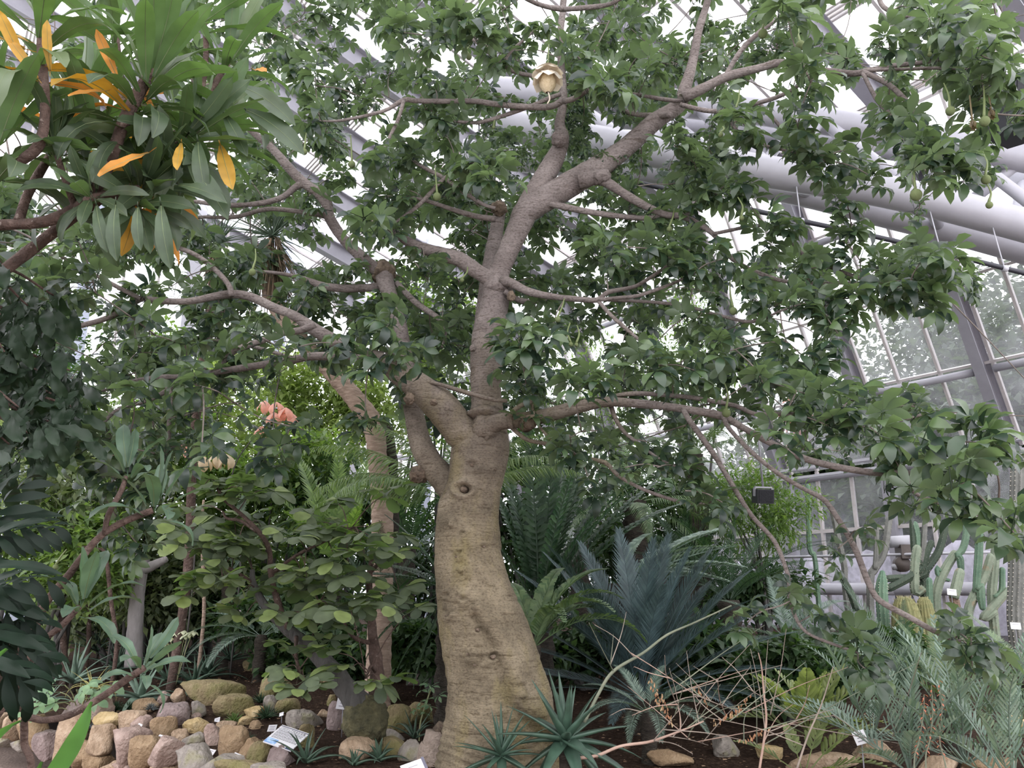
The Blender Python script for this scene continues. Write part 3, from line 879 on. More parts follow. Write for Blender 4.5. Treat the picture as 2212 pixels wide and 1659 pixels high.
# each limb: (start distance, end distance, [(px, py, width px), ...])
LIMBS = [
 # leaders above the upper fork
 (5.2, 4.9, [(1078, 640, 40), (1080, 590, 44), (1100, 540, 45), (1130, 470, 52), (1166, 400, 48), (1200, 340, 40), (1217, 298, 28), (1209, 270, 23), (1217, 215, 18), (1213, 150, 16), (1210, 80, 15), (1216, 18, 14), (1222, -80, 12)]),
 (5.15, 4.7, [(1120, 492, 40), (1138, 455, 56), (1196, 419, 56), (1280, 370, 50), (1348, 322, 42), (1415, 263, 37), (1466, 228, 32), (1480, 190, 26), (1496, 135, 20), (1509, 68, 17), (1529, 0, 15), (1545, -80, 12)]),
 (5.35, 5.6, [(1042, 740, 44), (1050, 650, 40), (1062, 560, 36), (1072, 500, 30), (1080, 455, 26)]),
 (5.2, 5.0, [(1085, 625, 24), (1064, 606, 36), (1027, 584, 32), (993, 560, 33), (960, 550, 31), (926, 540, 27), (895, 530, 23), (862, 510, 18), (830, 490, 12), (800, 480, 9)]),
 # left: second stem, its knob and what leaves it
 (5.25, 5.75, [(990, 1070, 60), (958, 1036, 58), (930, 998, 54), (908, 955, 48), (894, 890, 42), (884, 830, 38), (876, 770, 34), (862, 700, 32), (842, 640, 33), (832, 605, 36), (829, 586, 40)]),
 (5.75, 5.2, [(834, 604, 26), (795, 567, 26), (745, 520, 23), (712, 470, 24), (700, 430, 24), (641, 381, 22), (591, 324, 18), (540, 280, 14), (500, 240, 9)]),
 (5.5, 5.0, [(700, 432, 14), (655, 398, 15), (612, 425, 13), (574, 437, 12), (520, 443, 11), (472, 442, 10), (400, 432, 8), (351, 428, 6)]),
 (5.75, 5.2, [(712, 470, 13), (690, 464, 12), (630, 455, 10), (574, 452, 10), (506, 469, 9), (435, 469, 7), (380, 480, 5)]),
 (5.75, 5.3, [(830, 618, 20), (790, 622, 18), (740, 623, 17), (695, 617, 17), (650, 600, 10), (600, 590, 8), (540, 585, 6)]),
 (5.7, 5.4, [(857, 612, 14), (900, 655, 13), (950, 690, 11), (962, 720, 8), (955, 750, 5)]),
 # lower left limb
 (5.15, 4.9, [(1048, 985, 50), (1004, 940, 72), (962, 890, 74), (918, 846, 66), (880, 818, 56), (841, 793, 50), (790, 771, 40), (760, 758, 36), (700, 725, 30), (662, 700, 26), (635, 682, 22), (591, 664, 20), (540, 641, 19), (490, 636, 17), (405, 651, 15), (321, 648, 14), (304, 645, 14), (236, 685, 12), (169, 705, 11), (111, 722, 9), (40, 735, 6)]),
 (4.85, 4.6, [(304, 645, 10), (243, 614, 9), (169, 574, 8), (125, 550, 7), (60, 510, 5), (0, 485, 4)]),
 (4.9, 4.9, [(500, 640, 12), (493, 614, 12), (462, 580, 11), (422, 550, 10), (365, 527, 9), (320, 500, 6)]),
 (4.9, 4.7, [(790, 772, 22), (730, 770, 20), (672, 770, 18), (620, 780, 17), (574, 787, 16), (490, 800, 14), (405, 812, 12), (340, 815, 10), (280, 825, 8), (220, 845, 6)]),
 (4.75, 4.6, [(345, 816, 9), (368, 850, 10), (365, 905, 9), (363, 972, 8), (341, 1022, 6), (330, 1060, 5)]),
 (4.75, 4.6, [(405, 812, 9), (338, 857, 10), (285, 875, 9), (250, 888, 9), (216, 921, 7), (180, 960, 5)]),
 (4.9, 4.9, [(680, 700, 16), (655, 712, 15), (610, 720, 14), (574, 733, 14), (506, 759, 13), (480, 790, 10), (465, 820, 6)]),
 (4.9, 5.3, [(640, 776, 9), (560, 752, 8), (506, 738, 8), (470, 735, 6), (430, 728, 5)]),
 # right limb from the fork
 (5.05, 4.4, [(1050, 925, 40), (1080, 911, 38), (1128, 907, 34), (1179, 898, 32), (1229, 884, 30), (1280, 871, 28), (1325, 868, 22), (1380, 872, 19), (1432, 877, 18), (1479, 884, 18), (1556, 898, 17), (1607, 925, 15), (1675, 962, 14), (1742, 992, 14), (1826, 1012, 14), (1911, 1023, 13), (1955, 1019, 12), (1982, 1029, 11), (2040, 1040, 8)]),
 (4.45, 4.0, [(1955, 1019, 9), (1966, 1048, 9), (1978, 1066, 9), (2029, 1087, 8), (2097, 1107, 7), (2160, 1125, 5)]),
 (4.7, 4.4, [(1476, 884, 11), (1489, 908, 12), (1540, 979, 12), (1573, 1033, 11), (1614, 1100, 10), (1634, 1126, 10), (1675, 1173, 10), (1702, 1244, 9), (1705, 1288, 8), (1718, 1332, 8), (1742, 1366, 7), (1793, 1389, 7), (1853, 1410, 5)]),
 (4.65, 4.2, [(1560, 898, 10), (1577, 928, 10), (1625, 978, 10), (1681, 1023, 10), (1740, 1058, 10), (1776, 1077, 11), (1796, 1099, 12), (1843, 1177, 13), (1877, 1261, 13), (1901, 1298, 13), (1962, 1332, 12), (2029, 1369, 11), (2076, 1386, 8)]),
 (4.9, 4.6, [(1300, 870, 11), (1330, 856, 11), (1381, 850, 11), (1479, 857, 10), (1523, 864, 10), (1590, 877, 10), (1631, 894, 10), (1702, 894, 10), (1759, 904, 9), (1840, 918, 9), (1904, 918, 8), (1945, 908, 8), (1999, 894, 6)]),
 (5.0, 4.6, [(1105, 922, 12), (1120, 937, 10), (1145, 952, 9), (1196, 962, 9), (1263, 989, 9), (1307, 999, 10), (1334, 1026, 9), (1381, 1053, 8), (1430, 1072, 8), (1479, 1085, 7), (1530, 1088, 5)]),
 (4.95, 4.8, [(1105, 925, 12), (1101, 898, 12), (1125, 876, 10), (1152, 864, 9), (1146, 830, 8), (1130, 790, 7), (1118, 770, 5)]),
 (4.95, 4.7, [(1150, 866, 8), (1152, 890, 7), (1160, 915, 6), (1196, 955, 6), (1230, 975, 5)]),
 (4.9, 4.6, [(1318, 870, 11), (1330, 905, 10), (1350, 935, 9), (1375, 955, 8), (1400, 975, 7), (1440, 1000, 6), (1479, 1012, 4)]),
 (4.95, 5.1, [(1095, 866, 9), (1060, 862, 9), (1000, 845, 9), (950, 830, 8), (900, 818, 7), (868, 795, 6), (850, 775, 5)]),
 # right from the upper fork
 (5.1, 4.7, [(1085, 606, 22), (1105, 612, 20), (1145, 631, 17), (1196, 641, 14), (1246, 646, 13), (1290, 648, 12), (1314, 631, 10), (1365, 621, 9), (1398, 604, 8), (1452, 567, 7), (1490, 540, 5)]),
 (5.1, 5.2, [(1090, 628, 14), (1120, 648, 13), (1150, 652, 12), (1180, 647, 10)]),
 (4.9, 4.5, [(1290, 648, 9), (1340, 643, 8), (1381, 638, 8), (1449, 614, 7), (1500, 590, 5)]),
 (4.9, 4.7, [(1292, 650, 9), (1321, 682, 9), (1358, 715, 8), (1390, 745, 6), (1410, 790, 4)]),
 (4.9, 4.3, [(1300, 648, 7), (1400, 652, 7), (1479, 661, 7), (1556, 682, 7), (1627, 695, 7), (1685, 672, 5), (1720, 660, 4)]),
 (4.95, 4.7, [(1250, 392, 36), (1290, 385, 30), (1314, 396, 22), (1365, 429, 18), (1432, 462, 15), (1479, 469, 13), (1540, 505, 11), (1583, 560, 10), (1658, 597, 9), (1725, 611, 8), (1826, 611, 8), (1921, 611, 6)]),
 (4.75, 4.4, [(1540, 505, 8), (1640, 487, 8), (1690, 500, 8), (1735, 550, 8), (1793, 577, 8), (1860, 601, 7), (1907, 609, 6), (1980, 605, 4)]),
 (5.1, 4.9, [(1150, 470, 12), (1170, 440, 14), (1196, 442, 14), (1280, 459, 13), (1381, 471, 11), (1440, 466, 9), (1490, 462, 6)]),
 # off the big right leader
 (4.75, 4.2, [(1476, 212, 22), (1523, 189, 21), (1573, 165, 20), (1648, 145, 17), (1688, 136, 16), (1760, 150, 14), (1843, 159, 14), (1870, 154, 13), (1928, 142, 10), (1978, 137, 9), (2040, 128, 6)]),
 (4.3, 3.9, [(1866, 156, 11), (1900, 172, 11), (1928, 189, 11), (1968, 230, 11), (1992, 267, 10), (2019, 294, 8), (2050, 330, 5)]),
 (4.3, 4.0, [(1864, 158, 9), (1880, 190, 9), (1897, 219, 9), (1930, 256, 9), (1961, 290, 9), (2008, 331, 8), (2053, 365, 6)]),
 (4.3, 4.0, [(1868, 152, 8), (1930, 150, 7), (2026, 147, 7), (2090, 150, 5)]),
 (4.7, 4.3, [(1470, 226, 10), (1520, 238, 10), (1556, 240, 10), (1600, 235, 9), (1640, 222, 9), (1688, 206, 9), (1735, 179, 7)]),
 (4.6, 4.3, [(1545, 240, 8), (1570, 252, 9), (1607, 300, 9), (1661, 317, 7), (1720, 330, 5)]),
 (4.6, 4.3, [(1640, 222, 7), (1665, 250, 7), (1710, 300, 7), (1745, 330, 6), (1790, 350, 4)]),
 (4.8, 5.1, [(1448, 248, 14), (1432, 250, 13), (1400, 249, 12), (1365, 245, 10), (1330, 232, 7)]),
 (4.8, 4.6, [(1478, 220, 9), (1430, 214, 9), (1388, 206, 8), (1360, 200, 6), (1330, 180, 4)]),
 (4.65, 4.3, [(1560, 175, 10), (1600, 110, 11), (1640, 70, 11), (1680, 40, 10), (1720, 0, 8), (1750, -40, 6)]),
 (4.3, 4.0, [(1895, -60, 9), (1900, 0, 9), (1925, 25, 9), (1990, 40, 8), (2060, 48, 6)]),
 (4.0, 3.9, [(2040, -60, 8), (2060, 0, 8), (2080, 60, 8), (2105, 85, 7), (2120, 150, 6), (2125, 200, 4)]),
 # off the first leader
 (4.9, 4.7, [(1213, 218, 14), (1195, 229, 13), (1160, 232, 13), (1078, 226, 12), (1027, 219, 12), (956, 219, 11), (900, 218, 11), (872, 216, 11), (840, 235, 8), (807, 246, 8), (740, 260, 6), (690, 262, 4)]),
 (4.7, 4.6, [(872, 218, 8), (866, 240, 8), (858, 263, 8), (838, 304, 7), (825, 340, 4)]),
 (4.9, 4.9, [(1211, 203, 10), (1180, 215, 10), (1145, 230, 9), (1078, 253, 9), (1030, 265, 8), (980, 262, 6)]),
 (4.85, 4.6, [(1218, 219, 12), (1240, 213, 12), (1263, 199, 10), (1290, 190, 6)]),
 (4.85, 4.6, [(1213, 170, 8), (1169, 166, 9), (1111, 155, 9), (1078, 132, 9), (1034, 95, 8), (990, 61, 7), (960, 40, 5)]),
 (4.7, 4.6, [(1095, 145, 7), (1094, 125, 7), (1110, 105, 7), (1138, 81, 6), (1160, 60, 4)]),
 (4.8, 4.5, [(1216, 20, 12), (1180, 14, 11), (1142, 0, 9), (1090, -30, 6)]),
 (4.8, 4.5, [(1216, 20, 11), (1260, 17, 11), (1314, 10, 9), (1350, -8, 7), (1390, -30, 5)]),
 (5.2, 5.0, [(1070, 474, 13), (1027, 467, 12), (985, 455, 11), (940, 440, 9), (905, 430, 8), (860, 425, 6), (820, 425, 4)]),
 (5.0, 5.0, [(1070, 450, 7), (1044, 442, 8), (997, 412, 9), (960, 385, 9), (915, 362, 8), (890, 345, 5)]),
 (5.0, 4.9, [(976, 372, 6), (949, 395, 9), (909, 439, 9), (875, 466, 8), (840, 490, 5)]),
]

SAMPLES, SAMPLE_W = [], []     # points along the wood, for twigs to leave from
THICK = []
def limbs():
    for i, (y0, y1, pts) in enumerate(LIMBS):
        ts = np.linspace(0, 1, len(pts))
        rows = []
        for t, (x, y, w) in zip(ts, pts):
            Y = y0 + (y1 - y0) * t
            q = P(x, y, Y)
            d = float(proj(q)[2][0])
            rows.append([*q, w * .5 * d / FPX])
        Q = spline(rows, step=.045)
        Q[:, 3] = np.maximum(Q[:, 3], .003)
        seg = 26 if max(p[2] for p in pts) > 30 else 14 if max(p[2] for p in pts) > 14 else 9
        C = Q[:, :3].copy()
        mb = MB()
        V, F = tube_arrays(C, Q[:, 3], seg)
        CC = np.repeat(C, seg, axis=0)
        d = V - CC
        ax = np.repeat(np.arange(len(C)) * .045, seg)
        ring = vnoise(np.stack([ax * 22, np.zeros(len(ax)) + i, d[:, 0] * 5], 1), 40 + i)
        V = CC + d * (1 + .10 * fbm(V * 7, 50 + i, 3) + .045 * ring)[:, None]
        mb.add(V - BO, F)
        mb.build('limb' if max(p[2] for p in pts) > 24 else 'branch', M_trunk if i == 4 else M_limb, baobab)
        L2 = np.array([(p[0], p[1]) for p in pts], float)
        if max(p[2] for p in pts) >= 11:
            THICK.append((L2, max(9, np.median([p[2] for p in pts]) * .6), (y0 + y1) / 2))
        k0 = len(Q) // 4 if i > 10 else len(Q) // 3
        SAMPLES.extend(C[k0::3].tolist())
limbs()

def knobs():
    # swollen, scarred collar heads and cut stubs
    def blob(name, px, py, Y, w, h, mat, seed, amp=.28):
        q = P(px, py, Y)
        d = float(proj(q)[2][0])
        a = np.linspace(0, 2 * np.pi, 28, endpoint=False)
        b = np.linspace(-np.pi / 2, np.pi / 2, 18)
        V = np.array([[np.cos(t) * np.cos(p_), np.sin(t) * np.cos(p_), np.sin(p_)] for p_ in b for t in a])
        V = V * (1 + amp * fbm(V * 3.4, seed, 4) + .08 * vnoise(V * 14, seed + 3))[:, None]
        V = V * [w * .5 * d / FPX, w * .5 * d / FPX, h * .5 * d / FPX]
        F = [(i * 28 + j, i * 28 + (j + 1) % 28, (i + 1) * 28 + (j + 1) % 28, (i + 1) * 28 + j) for i in range(17) for j in range(28)]
        MB().add(V + q - BO, F).build(name, mat, baobab)
    blob('knob', 829, 590, 5.74, 54, 50, M_wound, 1)
    blob('knob', 1048, 893, 5.10, 76, 34, M_limb, 2, .2)
    blob('bark_burl', 1050, 925, 5.08, 62, 70, M_limb, 12, .18)
    blob('knob', 1077, 624, 5.18, 62, 40, M_limb, 3, .15)
    blob('cut_stub', 906, 1024, 5.35, 44, 34, M_wound, 4, .45)
    blob('cut_stub', 1300, 383, 4.9, 40, 32, M_limb, 5, .35)
    blob('cut_stub', 1078, 450, 5.5, 34, 30, M_wound, 6, .4)
    blob('cut_stub', 1210, 300, 4.95, 36, 34, M_limb, 7, .3)
    blob('cut_stub', 1104, 640, 5.05, 18, 24, M_wound, 8, .4)
    blob('cut_stub', 1022, 752, 5.05, 14, 16, M_limb, 9, .4)
    blob('knob', 884, 862, 4.98, 22, 26, M_wound, 10, .4)
    blob('knob', 937, 870, 4.92, 16, 14, M_wound, 11, .4)
    # corky plugs in the old scars of the trunk
    edges = np.array([(1500, 963, 1192), (1440, 961, 1174), (1390, 953, 1158), (1330, 947, 1135), (1280, 942, 1112), (1240, 941, 1096), (1200, 940, 1086), (1140, 942, 1081), (1090, 948, 1081), (1050, 962, 1086), (1015, 970, 1092), (975, 974, 1096)], float)[::-1]
    for i, (kx, ky, kr, dep, sg) in enumerate(KNOTS):
        xl, xr = np.interp(ky, edges[:, 0], edges[:, 1]), np.interp(ky, edges[:, 0], edges[:, 2])
        hw = (xr - xl) / 2
        u_ = min(.95, abs(kx - (xl + xr) / 2) / hw)
        Ys = TY - math.sqrt(1 - u_ * u_) * hw * .0032 * .96
        if sg > 0:
            blob('scar', kx, ky + 1, Ys + .030, kr * .9, kr * .7, M_wound, 30 + i, .35)
        else:
            for k in range(3):
                blob('scar', kx + rnd.uniform(-kr, kr) * .8, ky + rnd.uniform(-6, 6), Ys + .012, rnd.uniform(6, 11), rnd.uniform(4, 7), M_wound, 60 + i * 3 + k, .4)
    # sawn round end of a branch
    q = P(1146, 911, 4.86)
    mb = MB()
    ax = unit([.35, -.9, .05])
    tube(mb, np.array([q - BO - ax * .09, q - BO, q - BO + ax * .03]), [.05, .048, .04], 18)
    mb.build('sawn_branch', M_wound, baobab)
knobs()

# -- palmate leaf: stalk and six leaflets
def leaflet(L, w, bend, fold, n=4, blunt=False):
    st = [0.0, .22, .48, .74, .93, 1.0] if blunt else [0.0, .30, .58, .82, 1.0] if n == 4 else np.linspace(0, 1, n + 1)
    V, T = [], []
    def wid(t):
        if blunt: return w * .5 * (np.sin(np.pi * (t * .90 + .02) ** 1.25) ** .62 if 0 < t < 1 else 0)
        return w * .5 * (np.sin(np.pi * t ** 1.22) ** .8 if 0 < t < 1 else 0)
    def at(t):
        a = bend * t * t
        return np.array([L * t * math.cos(a * .5), 0, -L * t * math.sin(a * .5 + .0001)])
    V.append(at(0))
    for t in st[1:-1]:
        c = at(t)
        ww = wid(t)
        V += [c + [0, ww, ww * fold], c, c + [0, -ww, ww * fold]]
    V.append(at(1))
    k = len(st) - 2
    T += [(0, 2, 1), (0, 3, 2)]
    for i in range(k - 1):
        a = 1 + 3 * i
        b = a + 3
        T += [(a, a + 1, b), (a + 1, b + 1, b), (a + 1, a + 2, b + 1), (a + 2, b + 2, b + 1)]
    a = 1 + 3 * (k - 1)
    e = len(V) - 1
    T += [(a, a + 1, e), (a + 1, a + 2, e)]
    return np.array(V), np.array(T)

def palmate(seed, nl=6, L=.142, w=.066, stalk=.11, span=250, bend=.7, fold=.24, rise=.15, blunt=False):
    r = random.Random(seed)
    VV, TT, n = [], [], 0
    # stalk: a slim three-sided rod
    a = np.array([0, 2.1, 4.2])
    prof = np.stack([np.zeros(3), np.cos(a), np.sin(a)], 1)
    s0, s1 = prof * .0028, prof * .0022 + [stalk, 0, stalk * rise]
    VV.append(np.vstack([s0, s1])); TT.append(np.array([(0, 1, 4), (0, 4, 3), (1, 2, 5), (1, 5, 4), (2, 0, 3), (2, 3, 5)])); n = 6
    for i in range(nl):
        f = i / (nl - 1) - .5
        ang = math.radians(span) * f + r.uniform(-.08, .08)
        sc = (1 - .38 * abs(f) * 1.4) * r.uniform(.9, 1.08)
        V, T = leaflet(L * sc, w * sc, bend * r.uniform(.6, 1.4), fold * r.uniform(.6, 1.3), blunt=blunt)
        V = V + [.008, 0, 0]
        V = V @ roty(r.uniform(-.15, .35)).T @ rotz(ang).T
        V = V + [stalk, 0, stalk * rise]
        VV.append(V); TT.append(T + n); n += len(V)
    return np.vstack(VV), np.vstack(TT)

PALM = [palmate(s, nl=(5 if s % 3 == 0 else 6 if s % 3 == 1 else 7), bend=.5 + .25 * (s % 4), span=215 + 20 * (s % 3)) for s in range(8)]

def region_ok(x, y):
    """Where the crown shows leaves (share of clusters kept)."""
    if y > 1000: return 0.0
    if x > 1800 and 600 < y < 860: return .05
    if x > 2060 and 380 < y < 900: return .0
    if x > 1560 and 330 < y < 560: return .14
    if x > 1450 and 180 < y < 330: return .38
    if x > 1780 and y <= 180: return .45
    if 1300 < x < 1850 and 560 < y < 800: return .75
    if y > 900: return .12 if 380 < x < 1100 else .35
    if 380 < x < 880 and y > 790: return .03
    if x < 480 and y < 470: return .22
    if x < 250 and y > 700: return .35
    if x < 420 and y > 560 and y < 700: return .5
    if y < 200: return .95
    return 1.0

def crown():
    cl = []          # (point, direction, nleaves, scale)
    def try_add(x, y, Y, sc=1.0, n=None):
        q = P(x, y, Y)
        a_in = -float((q - (A0 - NO * 2.585)) @ NO)      # keep clear of the roof glass
        if a_in < .5 or q[2] > Z_EAVE + SLOPE * a_in - .7: return
        out = unit([q[0] - BO[0], (q[1] - TY) * .6, .25 + .4 * rnd.random()])
        d = unit(out + np.array([rnd.uniform(-.5, .5), rnd.uniform(-.6, .3), rnd.uniform(-.2, .8)]))
        cl.append((q, d, n or rnd.randint(6, 9), sc))
    tries = 0
    while len(cl) < 740 and tries < 20000:
        tries += 1
        x, y = rnd.uniform(-120, 2330), rnd.uniform(-120, 1000)
        if rnd.random() > region_ok(x, y): continue
        front = rnd.random() < .24
        Y = rnd.uniform(4.0, 5.1) if front else rnd.uniform(5.6, 8.6)
        if front:
            bad = False
            for L2, m, Yl in THICK:
                if seg_dist(np.array([x]), np.array([y]), L2)[0] < m + 56:
                    bad = True; break
            if bad or (930 < x < 1130 and y > 560): continue
        elif 1090 < x < 1300 and 700 < y < 1000 and rnd.random() < .6: continue
        try_add(x, y, Y)
    # clusters at the tips of the drawn branches
    for (y0, y1, pts) in LIMBS:
        if max(p[2] for p in pts) > 60: pass
        x, y, w = pts[-1]
        if w <= 13:
            try_add(x, y, y1, 1.0, 8)
            for k in range(max(1, len(pts) // 3) if y < 1050 else 1):
                j = rnd.randint(len(pts) // 2, len(pts) - 1)
                xx, yy, _ = pts[j]
                t = j / (len(pts) - 1)
                try_add(xx + rnd.uniform(-50, 50), yy + rnd.uniform(-60, 40), y0 + (y1 - y0) * t + rnd.uniform(-.1, .35), .95, 6)
    # hand-placed sprays that the photograph shows large
    for x, y, Y, sc, n in [(2090, 1040, 3.4, 1.1, 9), (2010, 960, 3.6, 1.0, 7), (2150, 960, 3.5, 1.0, 7), (2110, 930, 3.6, 1.0, 7), (1900, 940, 3.8, 1.0, 7), (1830, 870, 4.0, 1.0, 8), (1740, 850, 4.1, 1.0, 8),
                           (2190, 1150, 3.3, 1.1, 7), (2060, 1080, 3.5, 1.0, 6), (1690, 940, 4.0, 1.0, 7), (1790, 920, 4.0, 1.0, 7), (1650, 830, 4.2, 1.0, 7), (1570, 760, 4.3, 1.0, 7), (1500, 800, 4.3, 1.0, 7), (1420, 790, 4.3, 1.0, 7),
                           (1290, 815, 4.3, 1.0, 7), (1240, 840, 4.3, 1.0, 7), (1120, 730, 4.4, 1.1, 8), (1170, 760, 4.4, 1.05, 7), (1130, 830, 4.5, .8, 6), (840, 700, 4.5, 1.0, 7), (790, 790, 4.4, 1.05, 8), (880, 770, 4.5, 1.0, 7),
                           (740, 740, 4.5, 1.0, 7), (420, 830, 4.3, 1.05, 8), (290, 860, 4.3, 1.0, 7), (520, 870, 4.5, .8, 5), (540, 720, 4.5, 1.0, 7), (400, 740, 4.5, 1.0, 7), (320, 720, 4.5, 1.0, 7), (620, 760, 4.6, .9, 6),
                           (1320, 190, 4.2, 1.15, 7), (1240, 110, 4.3, 1.1, 7), (1760, 160, 3.9, 1.15, 7), (1700, 30, 3.8, 1.2, 8), (1010, 60, 4.3, 1.15, 8), (870, 70, 4.3, 1.1, 8), (800, 490, 4.4, 1.1, 8), (1600, 260, 4.1, 1.1, 7), (1720, 260, 4.0, 1.15, 7),
                           (1920, 90, 3.9, 1.1, 8), (2040, 60, 3.8, 1.1, 8), (2120, 120, 3.7, 1.1, 8), (1990, 330, 3.9, 1.0, 7), (2000, 370, 3.8, .9, 6), (1850, 640, 4.2, 1.0, 8), (1930, 620, 4.2, 1.0, 8), (2000, 640, 4.2, 1.0, 8), (1780, 660, 4.3, 1.0, 7), (2040, 600, 4.2, .9, 6),
                           (1810, 720, 4.2, .9, 6), (1860, 560, 4.4, .9, 6), (1740, 580, 4.4, .9, 7), (1660, 520, 4.5, .9, 7), (1560, 560, 4.5, 1.0, 8), (1620, 640, 4.4, 1.0, 8), (1470, 560, 4.5, 1.0, 8), (1400, 530, 4.5, 1.0, 8), (1880, 380, 4.2, .85, 7), (1830, 440, 4.3, .85, 7), (1760, 360, 4.2, .9, 6), (1600, 320, 4.3, .9, 6), (1700, 480, 4.5, .8, 6),
                           (1820, 520, 4.4, .8, 7), (1840, 480, 4.4, .8, 6), (1550, 420, 4.6, .9, 7), (1620, 440, 4.6, .8, 6), (1500, 350, 4.6, .9, 7), (1450, 310, 4.5, .9, 7)]:
        try_add(x, y, Y, sc, n)
    # low sprays on the drooping right branches
    for x, y, Y in [(1720, 1290, 4.3), (1640, 1320, 4.3), (1615, 1345, 4.25), (2090, 1380, 4.0), (2150, 1395, 4.0), (2100, 1440, 4.0), (1875, 1450, 4.2), (1810, 1185, 4.2), (1870, 1150, 4.2), (1480, 1060, 4.4), (1420, 1010, 4.5), (1350, 1010, 4.5), (1290, 930, 4.5), (1230, 940, 4.5), (1560, 1085, 4.4), (1270, 1030, 4.6)]:
        try_add(x, y, Y, .72, 4)
    for x, y, Y in [(330, 980, 4.5), (260, 960, 4.5), (400, 960, 4.6), (210, 940, 4.6), (310, 1040, 4.6), (240, 1030, 4.7), (180, 1080, 4.8), (300, 1180, 4.9), (250, 1140, 4.9), (400, 900, 4.6)]:
        try_add(x, y, Y, .85, 6)
    # twigs: each cluster hangs on the nearest wood
    S = np.array(SAMPLES)
    order = sorted(range(len(cl)), key=lambda i: np.min(np.sum((S - cl[i][0]) ** 2, 1)))
    pool = S.copy()
    mb = MB()
    for i in order:
        q, d, n, sc = cl[i]
        j = int(np.argmin(np.sum((pool - q) ** 2, 1)))
        a = pool[j]
        ln = np.linalg.norm(q - a)
        if ln < .03: continue
        mid = (a + q) / 2 + np.array([rnd.uniform(-.1, .1), rnd.uniform(-.1, .1), .12 * rnd.uniform(-.4, 1)]) * ln
        C = spline(np.array([a, mid, q]), n=max(3, int(ln / .12)))
        rr = np.linspace(.004 + .0035 * min(ln, 1.6), .0035, len(C))
        V, F = tube_arrays(C - BO, rr, 5)
        mb.add(V, F)
        pool = np.vstack([pool, C[1::2]])
    mb.build('twigs', M_twig, baobab)['kind'] = 'stuff'
    # leaves
    R, t, kind, dist = [], [], [], []
    for q, d, n, sc in cl:
        az0 = rnd.uniform(0, 6.28)
        Bs = basis(d)
        for k in range(n):
            az = az0 + k * 2.4 + rnd.uniform(-.3, .3)
            el = rnd.uniform(.55, 1.5)
            v = Bs @ np.array([math.cos(el), math.sin(el) * math.cos(az), math.sin(el) * math.sin(az)])
            v = unit(v + np.array([0, -.12, -.05]))
            up = unit(np.array([rnd.uniform(-.45, .45), rnd.uniform(-.7, .2), 1.0]))
            s = sc * rnd.uniform(.78, 1.12)
            R.append(basis(v, up) @ rotx(rnd.uniform(-.35, .35)) * s)
            t.append(q - d * rnd.uniform(0, .10) - BO)
            kind.append(rnd.randrange(len(PALM)))
            dist.append(np.linalg.norm(q - EYE) / s)
    R, t, kind, dist = np.array(R), np.array(t), np.array(kind), np.array(dist)
    px, py, dd = proj(t + BO)
    inside = (px > -10) & (px < 2222) & (py > -10) & (py < 1669)
    order = np.argsort(np.where(inside, dist, 1e6))
    near = set(order[:300].tolist())
    meshes = [tri_mesh('leaf', V, T, M_leafA) for V, T in PALM]
    for i in near:
        o = link('leaf', meshes[kind[i]], baobab)
        o.matrix_local = mat4(R[i], t[i])
    VV, TT, n = [], [], 0
    for k in range(len(PALM)):
        sel = [i for i in range(len(t)) if kind[i] == k and i not in near]
        if not sel: continue
        V, T = replicate(*PALM[k], R[sel], t[sel])
        VV.append(V); TT.append(T + n); n += len(V)
    o = link('foliage', tri_mesh('foliage', np.vstack(VV), np.vstack(TT), M_leafA), baobab)
    o['kind'] = 'stuff'
    return cl
CLUSTERS = crown()

# tight dark tufts of young shoots sprouting from the cut places
def tufts():
    mb = MB()
    Vs, Ts, n = [], [], 0
    for x, y, Y, s in [(1245, 285, 5.1, .16), (1230, 262, 5.15, .14), (1255, 320, 5.1, .13), (1105, 355, 5.6, .20), (1130, 340, 5.6, .16), (1085, 380, 5.6, .14), (1320, 360, 5.0, .14), (1345, 345, 5.05, .14), (1300, 350, 5.05, .1), (1230, 235, 5.1, .12)]:
        q = P(x, y, Y)
        for k in range(26):
            d = unit([rnd.gauss(0, 1), rnd.gauss(0, 1), rnd.gauss(.3, 1)])
            V, T = PALM[k % 8]
            Rm = basis(d, (rnd.uniform(-.5, .5), -.5, 1)) * rnd.uniform(.28, .42)
            Vs.append(V @ Rm.T + q - BO + d * s * rnd.random() * .8); Ts.append(T + n); n += len(V)
    o = link('shoot_tufts', tri_mesh('shoot_tufts', np.vstack(Vs), np.vstack(Ts), M_leafA), baobab)
    o['kind'] = 'stuff'
tufts()

